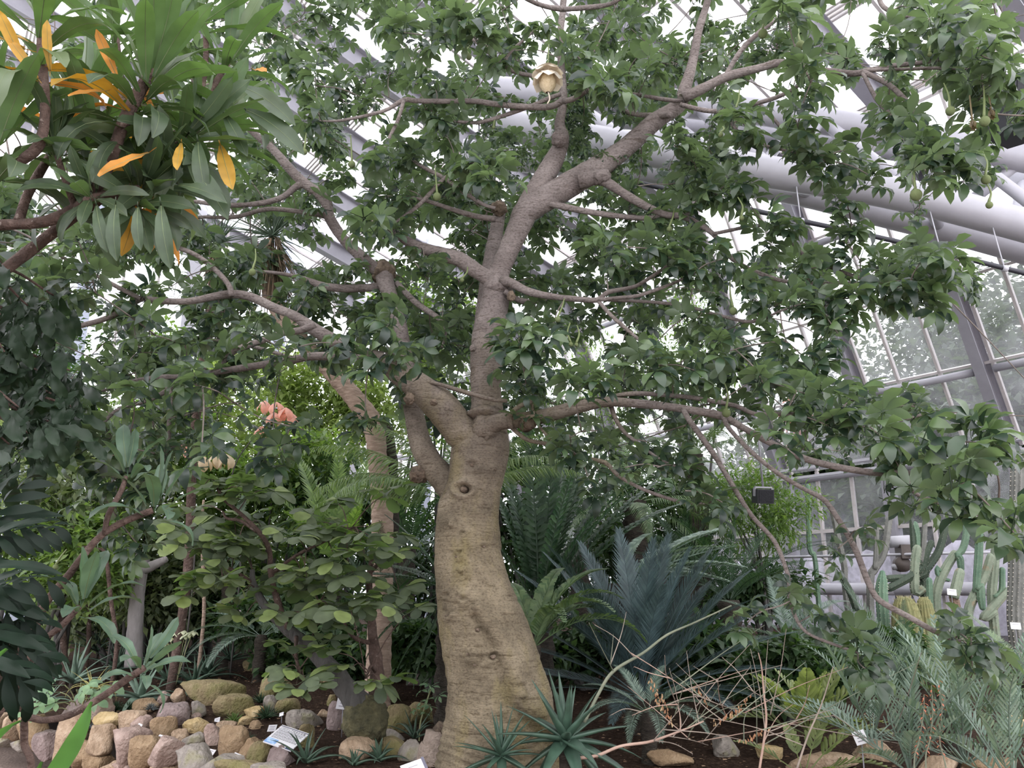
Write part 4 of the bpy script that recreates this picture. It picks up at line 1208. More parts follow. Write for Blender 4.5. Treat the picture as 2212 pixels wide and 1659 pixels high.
# -- round green fruits on long stalks
def fruits():
    def lathe(prof, seg=14):
        V = [(r_ * math.cos(a), r_ * math.sin(a), z) for r_, z in prof for a in np.linspace(0, 2 * math.pi, seg, endpoint=False)]
        n = len(prof)
        F = [(i * seg + j, i * seg + (j + 1) % seg, (i + 1) * seg + (j + 1) % seg, (i + 1) * seg + j) for i in range(n - 1) for j in range(seg)]
        return np.array(V), F
    prof = [(.004, 1.02), (.35, .96), (.7, .72), (.93, .36), (1, 0), (.93, -.36), (.7, -.7), (.36, -.93), (.004, -1.0)]
    ball = MB().add(*lathe(prof))
    me = ball.mesh('fruit', M_fruit)
    for x, y, Y, wpx, up in [(1979, 421, 3.9, 25, 75), (2137, 443, 3.9, 15, 40), (2130, 388, 3.9, 20, 60), (2053, 240, 3.9, 20, 60), (2127, 262, 3.8, 22, 70), (1648, 73, 4.0, 20, 60), (1588, 245, 4.2, 18, 45), (1557, 291, 4.2, 11, 25), (1729, 98, 4.1, 20, 40), (1602, 471, 4.4, 11, 40),
                             (1569, 892, 4.5, 19, 60), (1584, 672, 4.5, 17, 60), (398, 880, 4.6, 16, 55), (354, 909, 4.6, 13, 20), (187, 609, 4.5, 12, 60), (545, 588, 4.7, 15, 50), (944, 425, 4.8, 18, 60), (760, 355, 4.8, 16, 60), (1013, 123, 4.5, 13, 30), (657, 328, 4.6, 14, 40),
                             (1446, 495, 4.8, 12, 45), (1233, 744, 4.6, 10, 40), (1245, 745, 4.6, 9, 40), (1205, 690, 4.7, 13, 45), (2008, 118, 3.9, 10, 40), (998, 605, 5.0, 9, 30), (1066, 275, 4.9, 8, 30), (120, 1225, 4.9, 12, 30)]:
        q = P(x, y, Y)
        d = float(proj(q)[2][0])
        r_ = wpx * .5 * d / FPX
        o = link('fruit', me, baobab, q - BO, None, (r_, r_, r_ * 1.05))
        h = up * d / FPX
        mb = MB()
        top = np.array([rnd.uniform(-.05, .05), rnd.uniform(-.02, .05), h + r_])
        C = spline(np.array([top, top * .5 + [rnd.uniform(-.02, .02), 0, r_ * .5], [0, 0, r_ * .9]]), n=5)
        tube(mb, C / r_, np.linspace(.0035, .008, len(C)) / r_, 7)
        mb.build('fruit_stalk', M_stalk, o)
    # spent flowers hanging at the right
    for x, y, Y in [(2100, 258, 3.9), (2140, 235, 3.9)]:
        q = P(x, y, Y)
        mb = MB()
        for k in range(5):
            V, T = leaflet(.07, .035, 1.2, .4)
            V = V @ roty(1.3).T @ rotz(k * 1.26 + .2).T
            mb.add(V + q - BO, [tuple(t_) for t_ in T])
        V, F = tube_arrays(np.array([q - BO, q - BO + [0.01, 0, .16]]), [.006, .004], 6)
        mb.add(V, F)
        mb.build('spent_flower', leaf_mat('spent_petal', [(0, (.10, .07, .03)), (1, (.22, .17, .09))], trans=.1), baobab)
fruits()

def flower():
    q = P(1183, 168, 4.45) - BO
    FS = 1.35
    o = MB()
    # crumpled reflexed petals on top
    for ring, (nn, L, el) in enumerate([(8, .095, .05), (7, .085, .5), (6, .06, 1.0)]):
        for k in range(nn):
            V, T = leaflet(L, .075, 1.4, -.3, n=6)
            V = V + np.stack([np.zeros(len(V)), np.zeros(len(V)), .010 * vnoise(V * 60, k + ring)], 1)
            V = V @ roty(-el).T @ rotz(k * 2 * math.pi / nn + ring * .5).T
            o.add(V * FS + q + [0, 0, .018 + .008 * ring], [tuple(t_) for t_ in T])
    ob = o.build('flower', M_petal, baobab)
    prof = [(.010, -.085), (.026, -.07), (.038, -.045), (.041, -.02), (.036, 0), (.03, .02), (.004, .03)]
    seg = 24
    V = np.array([(r_ * math.cos(a), r_ * math.sin(a), z) for r_, z in prof for a in np.linspace(0, 2 * math.pi, seg, endpoint=False)])
    V[:, :2] *= (1 + .12 * vnoise(V * 90, 5))[:, None]
    F = [(i * seg + j, i * seg + (j + 1) % seg, (i + 1) * seg + (j + 1) % seg, (i + 1) * seg + j) for i in range(len(prof) - 1) for j in range(seg)]
    MB().add(V * FS + q, F).build('stamen_ball', M_stamen, ob)
    mb = MB()
    tube(mb, spline(np.array([q + [0, 0, -.10], q + [.012, 0, -.16], q + [-.004, 0, -.20]]), n=4), .005, 7)
    mb.build('style', M_petal, ob)
    # nail it to the wood with a stalk
    mb = MB()
    tube(mb, spline(np.array([q + [0, 0, .03], q + [.01, .02, .25], P(1185, 40, 4.7) - BO]), n=6), .005, 6)
    mb.build('flower_stalk', M_stalk, ob)
flower()
# ================================================================== FRONDS AND ROSETTES
def frond_arrays(L=1.0, pairs=34, ll=.16, lw=.012, ang=62, vee=.35, arch=.9, style='line', r=.006, bare=.12, seed=0, taper=.55, lift=0.0, sag=.25):
    """One pinnate frond along +X, curving down by `arch` radians; leaflets both sides."""
    rr = random.Random(seed)
    n = 18
    t = np.linspace(0, 1, n)
    a = lift - arch * t ** 1.6
    dx = np.cos(a) * L / (n - 1); dz = np.sin(a) * L / (n - 1)
    C = np.stack([np.concatenate([[0], np.cumsum(dx[:-1])]), np.zeros(n), np.concatenate([[0], np.cumsum(dz[:-1])])], 1)
    VV, TT, m = [], [], 0
    seg = 5
    V, F = tube_arrays(C, np.linspace(r, r * .3, n), seg, cap=False)
    T = []
    for f in F:
        T += [(f[0], f[1], f[2]), (f[0], f[2], f[3])]
    VV.append(V); TT.append(np.array(T)); m = len(V)
    for i in range(pairs):
        f = bare + (1 - bare) * (i + .5) / pairs
        k = f * (n - 1)
        i0 = min(int(k), n - 2)
        c = C[i0] + (C[i0 + 1] - C[i0]) * (k - i0)
        tang = unit(C[i0 + 1] - C[i0])
        up = np.array([-tang[2], 0, tang[0]])
        prof = (math.sin(math.pi * (.12 + .82 * f ** .9)) ** .6) * (1 - (1 - taper) * f ** 3)
        for sd in (-1, 1):
            l = ll * prof * rr.uniform(.9, 1.08)
            an = math.radians(ang * (1 - .35 * f) + rr.uniform(-4, 4))
            d = unit(tang * math.cos(an) + np.array([0, sd, 0]) * math.sin(an) * math.cos(vee) + up * math.sin(an) * math.sin(vee))
            nrm = unit(np.cross(d, np.cross(up, d)))
            wv = unit(np.cross(nrm, d))
            w = lw * (1 if style != 'line' else .6 + .4 * prof)
            if style == 'line':
                q = [c - wv * w * .35, c + wv * w * .35, c + d * l * .5 + wv * w * .5 + nrm * l * .03, c + d * l * .5 - wv * w * .5 + nrm * l * .03, c + d * l - nrm * l * sag * .4]
                tr = [(0, 1, 2), (0, 2, 3), (3, 2, 4)]
            elif style == 'holly':
                s = sd
                mid = nrm * l * .06
                q = [c - wv * w * .25, c + wv * w * .25,
                     c + d * l * .40 + wv * w * .55, c + d * l * .40 - wv * w * .5, c + d * l * .4 + mid,
                     c + d * l * .62 - wv * w * 1.0 * s - nrm * w * .1, c + d * l * .74 + wv * w * .46, c + d * l * .74 - wv * w * .40, c + d * l * .82 + wv * w * .85 * s, c + d * l * 1.0 - nrm * l * .1]
                tr = [(0, 4, 3), (0, 1, 4), (1, 2, 4), (4, 2, 6), (4, 6, 7), (4, 7, 3), (3, 5, 7) if s > 0 else (2, 5, 6), (6, 8, 9) if s > 0 else (7, 8, 9), (7, 6, 9)]
            else:  # oval, blunt
                q = [c - wv * w * .15, c + wv * w * .15, c + d * l * .35 + wv * w * .46 - nrm * w * .12, c + d * l * .35 - wv * w * .46 - nrm * w * .12, c + d * l * .38,
                     c + d * l * .75 + wv * w * .5 - nrm * w * .12, c + d * l * .75 - wv * w * .5 - nrm * w * .12, c + d * l * .75, c + d * l * .97 + wv * w * .2, c + d * l * .97 - wv * w * .2]
                tr = [(0, 4, 3), (0, 1, 4), (1, 2, 4), (4, 2, 5), (4, 5, 7), (3, 4, 7), (3, 7, 6), (7, 5, 8), (7, 8, 9), (6, 7, 9)]
            VV.append(np.array(q)); TT.append(np.array(tr) + m); m += len(q)
    return np.vstack(VV), np.vstack(TT)

def frond_set(name, mat, **kw):
    out = []
    for i, (ar, lf) in enumerate(((.55, .0), (.95, .05), (1.4, .1))):
        k = dict(kw); a0 = k.pop('arch', 1.0)
        V, T = frond_arrays(arch=ar * a0, lift=lf, seed=i + 3, **k)
        out.append(tri_mesh('frond', V, T, mat, smooth=False))
    return out

def lm(name, a, b, **kw):
    a, b = np.array(a), np.array(b)
    return leaf_mat(name, [(0, tuple(a)), (1, tuple(b))], **kw)

M_cy_bright = lm('cycad_bright', (.085, .15, .04), (.18, .26, .08), rough=.4, trans=.35)
M_cy_dark = lm('cycad_dark', (.020, .050, .026), (.060, .110, .058), rough=.42, trans=.22)
M_cy_blue = lm('cycad_blue', (.042, .072, .080), (.085, .130, .138), rough=.5, trans=.12)
M_cy_silver = lm('cycad_silver', (.16, .23, .19), (.30, .38, .32), rough=.5, trans=.15)
M_cy_grey = lm('cycad_grey', (.085, .135, .105), (.20, .26, .21), rough=.55, trans=.15)
M_cy_pale = lm('cycad_pale', (.14, .21, .11), (.28, .36, .19), rough=.42, trans=.3)
M_cy_zamia = lm('zamia_yellow_green', (.12, .155, .055), (.23, .265, .11), rough=.4, trans=.35)
M_cy_olive = lm('cycad_olive', (.075, .13, .06), (.15, .21, .10), rough=.45, trans=.22)
M_bark_dark = noise_mat('dark_fibrous_trunk', [(.3, (.022, .018, .015)), (.7, (.085, .07, .055))], scale=14, bump=1, bscale=40, stretch=(1, 1, 3))

FR = {
 'bright': frond_set('bright', M_cy_bright, L=1.45, pairs=34, ll=.24, lw=.032, ang=58, vee=.3, arch=.5),
 'arching': frond_set('arching', M_cy_pale, L=1.55, pairs=52, ll=.33, lw=.019, ang=68, vee=-.35, arch=1.1, sag=.9),
 'holly': frond_set('holly', M_cy_dark, L=1.75, pairs=26, ll=.17, lw=.046, ang=66, vee=.25, arch=.6, style='holly', r=.012, taper=.8),
 'holly_soft': frond_set('holly_soft', M_cy_olive, L=1.0, pairs=26, ll=.13, lw=.036, ang=60, vee=.5, arch=1.2, style='holly'),
 'silver': frond_set('silver', M_cy_silver, L=1.25, pairs=22, ll=.13, lw=.066, ang=52, vee=.75, arch=.6, style='holly', r=.010, taper=.85),
 'blue': frond_set('blue', M_cy_blue, L=1.2, pairs=66, ll=.24, lw=.013, ang=46, vee=.12, arch=.55, sag=.05),
 'feather': frond_set('feather', M_cy_dark, L=1.25, pairs=52, ll=.17, lw=.010, ang=58, vee=.35, arch=.8),
 'palm': frond_set('palm', M_cy_olive, L=1.7, pairs=48, ll=.30, lw=.018, ang=58, vee=-.2, arch=.9, sag=.7),
 'pale': frond_set('pale', M_cy_grey, L=1.0, pairs=48, ll=.17, lw=.012, ang=60, vee=.3, arch=.9),
 'zamia': frond_set('zamia', M_cy_zamia, L=.62, pairs=10, ll=.13, lw=.036, ang=50, vee=.4, arch=.6, style='oval', bare=.28),
 'grey': frond_set('grey', M_cy_grey, L=.80, pairs=18, ll=.11, lw=.012, ang=50, vee=.6, arch=.6, style='oval', bare=.2),
 'fan': frond_set('fan', M_cy_olive, L=1.05, pairs=64, ll=.15, lw=.009, ang=66, vee=.3, arch=.55),
}

def cycad(label, kind, base, crown_h, fronds, scale=1.0, trunk_r=.09, name='cycad', cat='cycad', trunk=True):
    """fronds: list of (azimuth deg, elevation deg, variant, scale); azimuth 0 = to the right, -90 = towards the camera."""
    base = np.array(base, float)
    t = thing(name, label, cat, base)
    c = np.array([0, 0, crown_h])
    if trunk:
        mb = MB()
        hs = np.linspace(-.1, crown_h + .02, max(6, int(crown_h / .05)))
        C = np.stack([0 * hs, 0 * hs, hs], 1)
        rr = trunk_r * (1 + .12 * np.sin(np.arange(len(hs)) * 2.2))
        tube(mb, C, rr, 14, rough=.25, seed=len(label), freq=14)
        mb.build('trunk', M_bark_dark, t)
    for az, el, v, s in fronds:
        d = np.array([math.cos(math.radians(az)) * math.cos(math.radians(el)), math.sin(math.radians(az)) * math.cos(math.radians(el)), math.sin(math.radians(el))])
        o = link('frond', FR[kind][v], t)
        roll = rnd.uniform(-.15, .15)
        o.matrix_local = mat4(basis(d) @ rotx(roll) * s * scale, c + d * trunk_r * .4)
    return t

def ring(n, el0, el1, v=None, s0=.85, s1=1.1, az0=0, az1=360, seed=1):
    r = random.Random(seed)
    out = []
    for i in range(n):
        out.append((az0 + (az1 - az0) * (i + r.uniform(-.3, .3)) / max(1, n), r.uniform(el0, el1), r.randrange(3) if v is None else v, r.uniform(s0, s1)))
    return out

def gpt(px, Y):
    """Bed point under picture column px at distance Y."""
    x = (px - 1106) / FPX * Y / (1 / 1.0) * .97
    return np.array([x, Y, float(gz(x, Y))])

def crown_at(px, py, Y):
    q = P(px, py, Y)
    g = float(gz(q[0], q[1]))
    return np.array([q[0], q[1], g]), max(.12, q[2] - g)

# behind the trunk, left
b, h = crown_at(725, 1225, 9.2)
cycad('bright green cycad with two tall upright fronds left of the baobab trunk', 'bright', b, h, [(108, 80, 0, 1.0), (60, 74, 0, 1.05), (150, 66, 0, 1.1), (80, 60, 1, .9), (170, 50, 1, .9), (20, 48, 1, .8), (-60, 45, 1, .7), (-120, 40, 1, .7), (130, 40, 1, .8)])
b, h = crown_at(975, 1085, 7.0)
cycad('pale cycad with comb-like fronds arching out left of the baobab trunk', 'arching', b, h, [(176, 38, 1, .95), (160, 55, 1, .9), (-170, 12, 1, .85), (-150, 20, 2, .8), (140, 62, 1, .9), (-176, 24, 2, .9), (30, 50, 1, .9), (0, 30, 1, .8), (90, 60, 0, .9), (-40, 30, 1, .8)], trunk_r=.11)
b, h = crown_at(975, 1275, 6.7)
cycad('dark toothed cycad half hidden at the left flank of the baobab trunk', 'holly', b, h, [(180, 14, 1, .55), (172, 34, 1, .55), (-165, -6, 1, .5), (-172, -28, 2, .5), (165, 52, 0, .5), (-150, 12, 2, .5), (150, 20, 1, .55), (-178, -50, 0, .45), (-160, -62, 0, .45)], trunk_r=.08)
b, h = crown_at(1060, 880, 8.8)
cycad('tall feathery palm showing above and beside the baobab fork', 'palm', b, h, [(10, 48, 1, .85), (28, 62, 1, .8), (-10, 66, 1, .8), (150, 45, 1, .8), (172, 30, 2, .8), (60, 75, 0, .8), (120, 70, 0, .7), (-30, 25, 2, .85), (0, 10, 2, .8), (180, 60, 1, .75), (-150, 10, 2, .7), (40, 20, 2, .8), (90, 50, 1, .7)], trunk_r=.13, name='palm', cat='palm')
# behind the trunk, right
b, h = crown_at(1165, 1330, 8.3)
cycad('huge dark cycad with tall upright toothed fronds right of the baobab trunk', 'holly', b, h, [(100, 84, 0, 1.12), (62, 80, 0, 1.1), (125, 74, 0, 1.0), (40, 70, 0, 1.05), (24, 60, 0, 1.1), (16, 52, 0, 1.12), (8, 44, 1, 1.15), (70, 66, 0, 1.1), (150, 72, 0, .9), (0, 58, 1, 1.05), (28, 76, 0, 1.0), (-20, 62, 1, .85), (-40, 78, 0, .85), (180, 60, 1, .8), (90, 60, 1, 1.0)], trunk_r=.14)
b, h = crown_at(1152, 1400, 6.5)
cycad('low olive toothed cycad arching over beside the foot of the baobab', 'holly_soft', b, h, [(20, 62, 1, .95), (-10, 55, 2, .9), (60, 66, 1, .9), (-40, 48, 2, .9), (35, 40, 2, .95), (5, 30, 2, 1.0), (110, 60, 1, .8), (-70, 45, 2, .8)], trunk_r=.06)
b, h = crown_at(1335, 1265, 7.7)
cycad('silver cycad with big spiny leaflets on two outstretched fronds', 'silver', b, h, [(14, 32, 0, 1.02), (4, 24, 0, .98), (-12, 16, 1, .95), (-2, 10, 1, .85), (-30, 28, 1, .8), (60, 40, 1, .8), (30, 14, 1, .9)], trunk_r=.09)
b, h = crown_at(1385, 1505, 7.0)
cycad('blue-grey cycad with a dense fan of stiff feathery fronds', 'blue', b, h, [(100, 80, 0, 1.0), (50, 72, 0, 1.02), (130, 68, 0, 1.0), (25, 62, 0, 1.0), (155, 60, 0, 1.0), (10, 50, 0, 1.0), (170, 50, 0, 1.0), (0, 38, 0, 1.0), (178, 36, 0, .98), (-8, 28, 0, .95), (-172, 26, 1, .9), (176, 14, 1, .9), (-20, 18, 1, .9), (-155, 10, 1, .8), (-30, 8, 2, .8), (-60, 10, 2, .75), (-110, 6, 2, .7), (-5, 8, 1, .9), (80, 60, 0, .95), (120, 52, 0, .9), (40, 48, 0, .95), (-80, 62, 1, .75), (-130, 58, 1, .8), (-75, 80, 0, .9), (-20, 64, 0, 1.0), (-160, 62, 0, 1.0), (-50, 70, 0, .9), (-145, 44, 1, .8), (-35, 46, 1, .85)], trunk_r=.13, scale=1.2)
b, h = crown_at(1575, 1300, 9.3)
cycad('dark green feathery cycad beyond the blue-grey one', 'feather', b, h, ring(14, 10, 70, seed=3) + [(20, 30, 1, 1.2), (170, 35, 1, 1.2), (150, 50, 1, 1.1), (40, 50, 0, 1.1)], trunk_r=.12)
b, h = crown_at(1370, 1085, 10.2)
cycad('old palm with a dark shaggy trunk behind the toothed cycad', 'palm', b, h, [(0, 20, 1, .95), (-15, 5, 2, .95), (20, 40, 1, .9), (50, 60, 1, .85), (90, 70, 0, .8), (130, 55, 1, .85), (165, 30, 1, .9), (-170, 5, 2, .9), (-40, 0, 2, .9), (-140, -5, 2, .8), (10, -8, 2, .95), (-90, -10, 2, .7), (30, 8, 2, .9), (-20, -25, 2, .8)], trunk_r=.15, name='palm', cat='palm')
b, h = crown_at(1500, 985, 11.5)
cycad('light feathery palm glimpsed between the drooping baobab branches', 'palm', b, h, ring(12, 5, 65, seed=9, s0=.7, s1=.95), trunk_r=.12, name='palm', cat='palm')
b, h = crown_at(1705, 1385, 8.2)
cycad('pale grey-green cycad with a wide soft frond below the cactus clumps', 'pale', b, h, [(25, 36, 1, 1.0), (10, 20, 1, .95), (50, 50, 1, .9), (-15, 12, 2, .8), (150, 40, 1, .9), (170, 15, 2, .9), (90, 60, 0, .8), (-160, 5, 2, .8), (-60, 10, 2, .7), (-100, 20, 2, .7)], trunk_r=.08)
b, h = crown_at(1965, 1500, 6.6)
cycad('dark cycad with one long upright frond leaning towards the cacti', 'feather', b, h, [(118, 66, 0, .85), (100, 50, 0, .8), (140, 60, 0, .8), (160, 36, 1, .7), (60, 62, 0, .7), (-150, 20, 1, .6), (-30, 25, 1, .65), (20, 45, 1, .7)], trunk_r=.08)
b, h = crown_at(2045, 1510, 6.0)
cycad('olive cycad with two open fans of narrow leaflets at the lower right', 'fan', b, h, [(128, 66, 0, .62), (48, 50, 0, .66), (70, 62, 0, .6), (20, 36, 1, .62), (165, 46, 1, .6), (5, 18, 1, .6), (95, 45, 1, .55), (-30, 15, 2, .5), (-150, 20, 2, .5)], trunk_r=.07)
b, h = crown_at(2235, 1480, 5.6)
cycad('olive feathery cycad cut off by the edge beside the spiny barrel cactus', 'fan', b, h, [(165, 30, 1, .7), (175, 12, 1, .7), (150, 48, 1, .6), (-170, 2, 1, .6), (120, 55, 0, .6), (90, 40, 1, .6), (-160, -14, 2, .55)], trunk_r=.08)
b, h = crown_at(1745, 1560, 6.2)
cycad('yellow-green zamia with broad blunt leaflets among the cycads', 'zamia', b, h * .6, ring(14, 12, 55, seed=5, s0=.85, s1=1.1) + ring(8, 55, 80, seed=6, s0=.6, s1=.8), trunk_r=.05, trunk=False, name='zamia')
b, h = crown_at(1730, 1600, 5.4)
cycad('small green zamia drooping beside the white plant tag', 'zamia', b, .08, [(10, 40, 1, .8), (-20, 20, 2, .8), (40, 50, 1, .8), (150, 30, 1, .7), (-60, 20, 2, .7), (90, 50, 1, .6)], trunk=False, name='zamia')
for (px, py, Y, lab, sd) in [(1960, 1620, 4.75, 'grey-green cycad sprawling in front of the yellow-green zamia', 21), (2080, 1600, 4.9, 'blue-grey young cycad at the lower right among coral flower spikes', 22), (2180, 1650, 4.5, 'grey cycad with narrow leaflets filling the bottom right corner', 23), (1880, 1560, 5.5, 'grey-leaved cycad just behind the white plant tag', 24), (2170, 1530, 5.5, 'grey-green cycad under the olive feathery one at the right edge', 25)]:
    b, h = crown_at(px, py, Y)
    cycad(lab, 'grey', b, max(.1, h * .7), ring(13, 15, 78, seed=sd, s0=.75, s1=1.1), trunk=False, trunk_r=.05)
b, h = crown_at(1400, 1540, 6.1)
cycad('small slate-grey cycad with drooping fronds behind the front aloe', 'pale', b, h, [(-90, 10, 2, .62), (-60, 14, 2, .62), (-115, 8, 2, .6), (-30, 20, 2, .6), (-150, 20, 2, .55), (10, 35, 1, .55), (170, 35, 1, .5), (60, 50, 1, .5), (120, 50, 1, .5)], trunk_r=.06)
# left, under the round-leaved shrub
b, h = crown_at(565, 1375, 8.9)
cycad('sparse silvery cycad beside the mossy boulders', 'pale', b, h, [(-155, 18, 2, .85), (-140, 5, 2, .85), (-115, 0, 2, .8), (165, 30, 1, .8), (30, 40, 1, .8), (0, 25, 2, .8), (100, 60, 0, .7), (-60, 25, 2, .7), (-20, 15, 2, .7)], trunk_r=.07)
b, h = crown_at(820, 1330, 8.0)
cycad('dark feathery cycad in the shade behind the round-leaved shrub', 'feather', b, h, ring(12, 5, 65, seed=31, s0=.8, s1=1.05), trunk_r=.11)
b, h = crown_at(500, 1235, 10.2)
cycad('distant grey toothed cycad behind the round-leaved shrub', 'silver', b, h, ring(10, 15, 70, seed=33, s0=.7, s1=.9), trunk_r=.1)
b, h = crown_at(880, 1190, 9.4)
cycad('shadowed cycad deep between the leaning palm trunk and the baobab', 'holly', b, h, ring(11, 5, 70, seed=34, s0=.5, s1=.7), trunk_r=.1)
b, h = crown_at(1250, 1180, 10.0)
cycad('dark feathery cycad filling the gap behind the upright toothed fronds', 'feather', b, h, ring(14, 0, 75, seed=35, s0=.9, s1=1.2), trunk_r=.12)
b, h = crown_at(1480, 1250, 10.8)
cycad('deep green feathery cycad behind the silver spiny fronds', 'feather', b, h, ring(14, 0, 70, seed=36, s0=.9, s1=1.2), trunk_r=.12)

# ------------------------------------------------------------------ succulent rosettes
def blade(L, w, th, arch, lift=0.0, n=8, curl=.35, teeth=False):
    """Fleshy tapering leaf along +X with a channelled top."""
    t = np.linspace(0, 1, n)
    a = lift - arch * t ** 1.5
    x = np.concatenate([[0], np.cumsum(np.cos(a[:-1]))]) * L / (n - 1)
    z = np.concatenate([[0], np.cumsum(np.sin(a[:-1]))]) * L / (n - 1)
    V = []
    for i in range(n):
        ww = w * .5 * (1 - t[i] ** 2.2) * (.75 + .25 * math.sin(math.pi * min(1, t[i] * 1.6 + .3))) + .0008
        hh = th * (1 - t[i] ** 1.5) + .0006
        nx, nz_ = -math.sin(a[i]), math.cos(a[i])
        def pt(y, o): return (x[i] + nx * o, y, z[i] + nz_ * o)
        V += [pt(-ww, ww * curl), pt(0, -.0), pt(ww, ww * curl), pt(ww * .55, -hh * .7), pt(0, -hh), pt(-ww * .55, -hh * .7)]
    T = []
    for i in range(n - 1):
        for j in range(6):
            k = (j + 1) % 6
            A, B_, C_, D_ = i * 6 + j, i * 6 + k, (i + 1) * 6 + k, (i + 1) * 6 + j
            T += [(A, C_, B_), (A, D_, C_)]
    return np.array(V), np.array(T)

M_aloe = lm('aloe_dark', (.030, .065, .045), (.055, .10, .068), rough=.45, trans=.05)
M_aloe_grey = lm('aloe_grey', (.10, .165, .125), (.18, .25, .19), rough=.5, trans=.08)
M_aloe_deep = lm('agave_deep', (.035, .07, .048), (.075, .125, .082), rough=.5, trans=.05)
M_pale_strap = lm('straw_leaf', (.50, .48, .17), (.68, .62, .30), rough=.5, trans=.3, tcol=(1, 1, .7))
M_tuft_blue = lm('blue_tuft', (.08, .10, .10), (.15, .17, .17), rough=.6, trans=.1)
M_tuft_green = lm('dark_tuft', (.02, .05, .025), (.05, .10, .045), rough=.5, trans=.15)

def rosette(label, base, n, L, w, th, mat, el0=12, el1=80, arch=.6, name='aloe', cat='aloe', seed=1, stem=0.0, tilt=None, s0=.8):
    r = random.Random(seed)
    base = np.array(base, float)
    t = thing(name, label, cat, base)
    ms = []
    for ar in (.25, .8, 1.5):
        V, T = blade(L, w, th, ar * arch)
        ms.append(tri_mesh('leaf', V, T, mat))
    for i in range(n):
        f = i / max(1, n - 1)
        el = math.radians(el0 + (el1 - el0) * f ** 1.2 + r.uniform(-6, 6))
        az = i * 2.39996 + r.uniform(-.2, .2)
        d = np.array([math.cos(az) * math.cos(el), math.sin(az) * math.cos(el), math.sin(el)])
        o = link('leaf', ms[0 if f > .7 else 1 if f > .35 else 2], t)
        s = r.uniform(s0, 1.1) * (1 - .35 * f)
        o.matrix_local = mat4(basis(d) * s, np.array([0, 0, stem + .02]) + d * w * .3)
    if stem > .04:
        mb = MB(); tube(mb, np.array([[0, 0, -.05], [0, 0, stem * .5], [0, 0, stem + .03]]), w * .45, 10, rough=.2)
        mb.build('stem', M_bark_dark, t)
    return t

AL1 = P(1222, 1606, 4.7); AL2 = P(1082, 1640, 4.66)
rosette('dark green aloe with long pointed leaves before the baobab foot', (AL1[0], AL1[1], float(gz(AL1[0], AL1[1]))), 28, .50, .090, .018, M_aloe, -38, 84, .35, seed=4, stem=AL1[2] - float(gz(AL1[0], AL1[1])))
rosette('smaller spiky aloe left of the large one at the baobab foot', (AL2[0], AL2[1], float(gz(AL2[0], AL2[1]))), 24, .40, .05, .012, M_aloe, -30, 84, .3, seed=5, stem=AL2[2] - float(gz(AL2[0], AL2[1])))
for px, py, Y, lab, n, L, w, mat, sd, e0 in [
    (305, 1497, 8.1, 'grey-green agave with broad curling leaves above the stone edging', 16, .52, .10, M_aloe_grey, 11, 0),
    (418, 1484, 8.7, 'green agave next to the long mossy boulder', 15, .50, .085, M_aloe_deep, 12, 0),
    (450, 1455, 9.3, 'upright agave behind the long mossy boulder', 14, .48, .08, M_aloe_deep, 13, 15),
    (365, 1462, 9.0, 'dark agave squeezed between two larger agaves', 14, .42, .07, M_aloe_deep, 14, 5),
    (160, 1455, 8.8, 'tall grey agave behind the lobed ground plant', 14, .62, .08, M_aloe_grey, 15, 10),
    (255, 1425, 9.6, 'shaded agave under the grey leafless trunk', 14, .55, .07, M_aloe_deep, 16, 10),
    (340, 1410, 10.0, 'narrow-leaved agave in the second row', 16, .60, .05, M_aloe_deep, 17, 10),
    (215, 1375, 10.6, 'narrow grassy agave at the back of the left bed', 18, .65, .045, M_aloe_deep, 18, 10),
    (500, 1400, 10.0, 'spiky agave behind the sparse silvery cycad', 16, .6, .05, M_aloe_deep, 19, 10),
    (105, 1500, 8.3, 'small narrow-leaved aloe at the corner of the stone edging', 16, .28, .03, M_aloe_grey, 20, 5),
    (400, 1395, 10.6, 'dusky agave below the pale yellow blossoms', 14, .55, .06, M_aloe_deep, 41, 10)]:
    q = P(px, py, Y)
    rosette(lab, (q[0], q[1], float(gz(q[0], q[1]))), n, L, w, .014, mat, e0, 80, .7, name='agave', cat='agave', seed=sd, stem=max(0.0, q[2] - float(gz(q[0], q[1])) - .05) * .5)
q = P(205, 1440, 7.9)
rosette('straw-yellow spidery plant with thin curling leaves', (q[0], q[1], float(gz(q[0], q[1]))), 18, .34, .026, .006, M_pale_strap, 10, 70, 1.6, name='spider_plant', cat='plant', seed=6, stem=.18)
for px, py, Y, lab, n, L, mat, sd in [
    (392, 1545, 7.9, 'slate-blue tufted succulent between the purple boulder and the mossy one', 40, .10, M_tuft_blue, 51), (325, 1536, 7.7, 'slate-blue hairy tuft behind the tagged pink stone', 40, .09, M_tuft_blue, 52),
    (250, 1535, 7.7, 'dark green cushion of stubby succulent shoots', 46, .11, M_tuft_green, 53), (278, 1536, 7.75, 'dark green stubby cushion beside a reddish stone', 40, .10, M_tuft_green, 54),
    (505, 1562, 7.4, 'bright green low tuft near the pale little stones', 36, .11, M_cy_bright, 55), (575, 1553, 7.3, 'dark green sprawling tuft below the tan boulder', 50, .16, M_tuft_green, 56),
    (563, 1520, 7.8, 'black-green stubby plant beside the mossy rock', 34, .14, M_tuft_green, 57), (200, 1575, 7.2, 'tiny grey-green tuft in a joint of the stone edging', 26, .06, M_tuft_blue, 58),
    (525, 1604, 6.8, 'dark creeping succulent in front of the brown block', 30, .11, M_tuft_green, 59)]:
    q = on_ground(px, py)
    rosette(lab, (q[0], q[1], float(gz(q[0], q[1])) - .01), n, L, .018, .008, mat, 5, 88, .2, name='succulent', cat='succulent', seed=sd)
